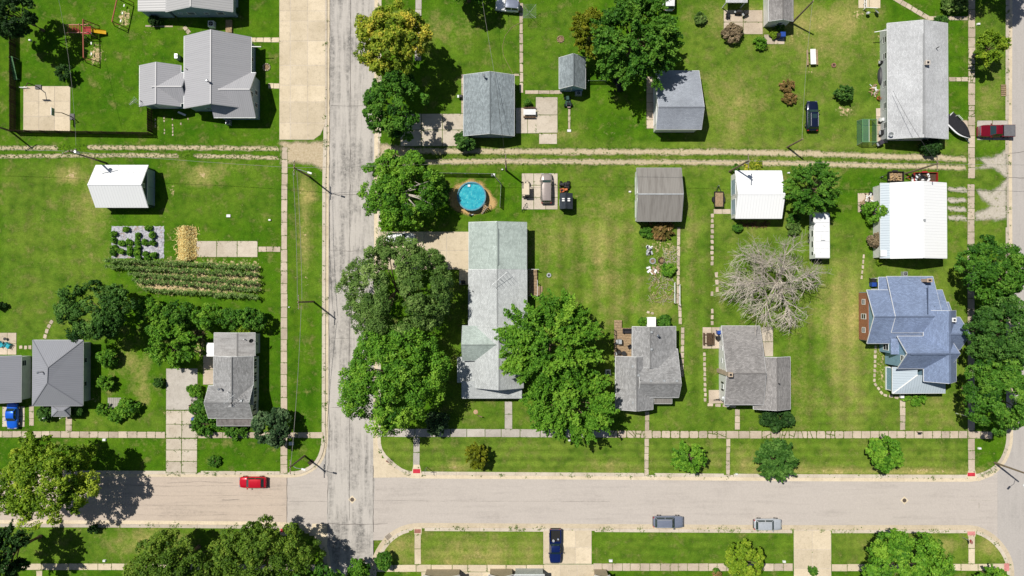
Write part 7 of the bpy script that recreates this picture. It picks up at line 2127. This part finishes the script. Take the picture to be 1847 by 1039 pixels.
# small boxes in lawns: hydrant-like white boxes and markers
def marker(label, px, py, s=.35, h=.35, mat=None):
    p = P(px, py); t = thing('utility_box', label, 'utility box', (p.x, p.y, 0), local=True)
    MB().frus(-s, -s * .7, s, s * .7, 0, h, .04).build('case', mat or m_white, t); MB().box(-s * .8, -s * .55, h, s * .8, s * .55, h + .03).build('lid', m_trim, t)
for lab, x, y, s in (('white utility lid beside the corner sidewalk near the blue-green tree', 525.5, 800, .42), ('small white lid above the sidewalk left of the driveway', 189, 793, .3), ('white lid on the lower left lawn near the big tree', 189, 1011, .25), ('white lid at the edge of the lower lawn right of the pickup', 1101.5, 1011, .3), ('white lid on the lower lawn near the lower driveway', 1414, 1012.5, .25),
                     ('white utility box at the right corner lawn', 1766, 808.5, .24), ('white post cap beside the narrow path on the street lawn', 1328, 855, .2), ('small white lid on the lawn by the left walk', 522, 554, .12), ('white box at the alley mouth by the spreading tree', 753, 283, .42), ('pale round lid at the corner of the pool fence', 889.5, 315.5, .34), ('tiny white marker on the pole side of the alley', 906, 306, .15), ('white marker on the lawn left of the weathered barn', 1136, 346, .2), ('small white marker beside the upper right sidewalk', 1764, 44, .25), ('grey stone slab on the left lawn near the sidewalk', 412.5, 389.5, .38), ('white marker under the broad trees at the lower sidewalk', 1027, 794, .2), ('small stone by the left sidewalk', 487, 397, .22), ('white ball-like lid under the dark corner evergreen', 55, 73, .2), ('pale block at the lower end of the shed path', 1026.5, 236, .35), ('white lid left of the feathery tree', 1422, 312, .18)):
    marker(lab, x, y, s, .12 if s > .3 else .25, m_conc_grey if 'stone' in lab or 'block' in lab else None)
# wooden pallet on the right verge
p = P(1809.5, 163); t = thing('pallet', 'wooden pallet on the grass by the right street', 'pallet', (p.x, p.y, 0), local=True)
for i in range(6): MB().box(-.42, -.95 + i * .33, .1, .42, -.73 + i * .33, .13).build('slat', m_wood, t)
for x in (-.36, 0, .36): MB().box(x - .05, -.95, 0, x + .05, .92, .1).build('runner', m_darkwood, t)
# ================================================================ STREET FURNITURE
def upole(label, px, py, h, arm=True, lamp=None, aim=None, tr=False, lean=(0, 0), armang=0.0):
    p = P(px, py); t = thing('utility_pole', label, 'utility pole', (p.x, p.y, 0))
    top = p + Vector((lean[0], lean[1], h))
    MB().tube([p - Vector((0, 0, .1)), top], [.17, .11], 10).build('pole', m_pole, t)
    d = Vector((math.cos(armang), math.sin(armang), 0))
    q = top - Vector((0, 0, .4))
    if arm:
        MB().beam(q - d * 1.1, q + d * 1.1, .1, .12).build('crossarm', m_pole, t)
        for s in (-1, -.4, .4, 1): MB().lathe(tuple(q + d * s + Vector((0, 0, .06))), [(.05, 0), (.06, .08), (.03, .16)], 8).build('insulator', m_galv, t)
    if tr:
        MB().lathe(tuple(top + Vector((.3, .1, -2.0))), [(.24, 0), (.24, .8), (.2, .86)], 14).build('transformer', m_galv, t)
    if lamp:
        e = P(lamp[0], lamp[1], h - .8); s = top - Vector((0, 0, 1.2)); m = (s + e) / 2 + Vector((0, 0, .5))
        MB().tube([s, m, e], .04, 6).build('lamp_arm', m_galv, t)
        v = (e - s); v.z = 0; v.normalize(); MB().beam(e - v * .1, e + v * .55, .26, .14).build('lamp_head', m_trim, t)
    return top
tops = {}
tops['a'] = upole('utility pole with crossarm halfway down the left sidewalk verge', 565.5, 544, 8.2, armang=math.pi / 2)
tops['b'] = upole('utility pole with street lamp at the upper left verge beside the alley', 558, 318.5, 8.2, lamp=(556, 311), armang=math.pi / 2)
tops['c'] = upole('utility pole with street lamp at the lower left street corner', 549.5, 822, 7.6, lamp=(545, 846), armang=math.pi / 2)
tops['d'] = upole('tall utility pole with transformer behind the left white barn', 191, 294, 9.6, tr=True, armang=.3)
tops['e'] = upole('utility pole at the alley between the pool and the parking pad', 913, 307.5, 8.6, tr=False, armang=math.pi / 2)
tops['f'] = upole('utility pole with transformer at the square white barn', 1315.5, 309.5, 9.4, tr=True, armang=math.pi / 2)
tops['g'] = upole('utility pole leaning over the red trailer at the large white barn', 1633, 313, 8.8, armang=math.pi / 2)
tops['h'] = upole('bare utility pole beside the white walled house at the top', 1428, 42, 7.2, arm=False, lean=(.4, .6))
tops['i'] = upole('short utility pole at the upper edge of the alley', 1420, 265.5, 6.0, arm=False)
tops['j'] = upole('utility pole with street lamp at the right street corner', 1794, 834.5, 9.0, lamp=(1850, 872), arm=False)
tops['k'] = upole('utility pole at the lower left corner of the dark fence', 18, 236, 8.5, arm=True, armang=.5)
def cable(label, a, b, sag=.8, r=.022, mat=None):
    a, b = Vector(a), Vector(b); pts = []
    for i in range(13):
        u = i / 12; q = a.lerp(b, u); q.z -= sag * 4 * u * (1 - u); pts.append(q)
    tag(MB().tube(pts, r, 4).build('power_line', mat or m_wire), label, 'power line', 'overhead lines')
up = Vector((0, 0, -.3))
cable('overhead line along the alley left of the street', tops['d'] + up, tops['b'] + up)
cable('overhead line from the left barn pole out of the frame', tops['d'] + up, P(-120, 262, 9), .5)
cable('overhead line crossing the street at the alley', tops['b'] + up, tops['e'] + up, .9)
cable('overhead line over the alley between pool and square barn', tops['e'] + up, tops['f'] + up, 1.0)
cable('overhead line over the alley from square barn to large barn', tops['f'] + up, tops['g'] + up, .8)
cable('overhead line from the large barn pole to the right edge', tops['g'] + up, P(1960, 297, 8.6), .6)
cable('thin line down the left verge from the upper lamp pole', tops['b'] + Vector((.4, -.5, -.4)), tops['a'] + Vector((.5, .4, -.4)), .5, .03)
cable('second line down the left verge beside the thin one', tops['b'] + Vector((-.2, -.5, -.4)), tops['a'] + Vector((-.2, .4, -.4)), .5, .03)
cable('line down the left verge to the lower street corner', tops['a'] + Vector((.4, -.5, -.4)), tops['c'] + Vector((.1, .3, -.3)), .6, .03)
cable('service line from the alley pole to the slate-roofed garage', tops['e'] + up, P(893, 140, 4.6), .6, .02, m_darkwire)
cable('service line continuing over the lawn to the top edge', P(893, 140, 4.6), P(868, -10, 6), .6, .02)
cable('service line from the short alley pole up the lawn', tops['i'] + up, tops['h'] + up, .5, .02)
cable('service line dropping onto the long light-roofed house', tops['g'] + up, P(1611, 164, 4.2), .5, .025, m_darkwire)
cable('service line over the upper left yard', P(104, -10, 6), P(137, 262, 9), .8, .018)
def stop_sign(label, px, py, rot, h=2.5):
    p = P(px, py); t = thing('stop_sign', label, 'stop sign', (p.x, p.y, 0), math.radians(rot), local=True)
    MB().box(-.03, -.03, 0, .03, .03, h + .1).build('post', m_galv, t)
    def octa(r, x0, x1, mat, nm, par):
        pts = [(r * math.cos(math.pi / 8 + k * math.pi / 4), r * math.sin(math.pi / 8 + k * math.pi / 4)) for k in range(8)]
        vs = [(x0, a, h - .3 + b) for a, b in pts] + [(x1, a, h - .3 + b) for a, b in pts]
        return MB().add(vs, [tuple(range(8)), tuple(range(15, 7, -1))] + [(i, 8 + i, 8 + (i + 1) % 8, (i + 1) % 8) for i in range(8)]).build(nm, mat, par)
    o = octa(.42, .032, .045, m_white, 'border', t)
    octa(.385, .045, .052, m_red, 'face', o)
    cu = bpy.data.curves.new('stop_text', 'FONT'); cu.body = 'STOP'; cu.size = .3; cu.align_x = 'CENTER'; cu.align_y = 'CENTER'; cu.extrude = .003
    to = bpy.data.objects.new('stop_text', cu); COL.objects.link(to)
    dg = bpy.context.evaluated_depsgraph_get(); me = bpy.data.meshes.new_from_object(to.evaluated_get(dg)); bpy.data.objects.remove(to)
    me.materials.clear(); me.materials.append(m_white)
    x = link('lettering', me, o); x.rotation_euler = (math.pi / 2, 0, math.pi / 2); x.location = (.056, 0, h - .3)
stop_sign('red stop sign beside the faded pad near the lower right corner', 1736, 968.5, 180)
def sign(label, px, py, h=2.4):
    p = P(px, py); t = thing('street_sign', label, 'street sign', (p.x, p.y, 0), local=True)
    MB().box(-.03, -.03, 0, .03, .03, h).build('post', m_galv, t); gm = flat('sign_green', C(30, 100, 70), .5, .3)
    MB().box(-.45, -.01, h, .45, .01, h + .18).build('name_plate', gm, t); MB().box(-.01, -.45, h + .19, .01, .45, h + .37).build('name_plate', gm, t)
sign('street sign post on the lawn right of the red pad', 770, 842.5)
def mailbox(label, px, py, rot=0):
    p = P(px, py); t = thing('mailbox', label, 'mailbox', (p.x, p.y, 0), rot, local=True)
    MB().box(-.05, -.05, 0, .05, .05, 1.05).build('post', m_wood, t); MB().frus(-.12, -.27, .12, .27, 1.05, 1.3, .05).build('box', m_black, t)
mailbox('black mailbox on the sidewalk below the blue house', 1653, 778.5, 1.57)
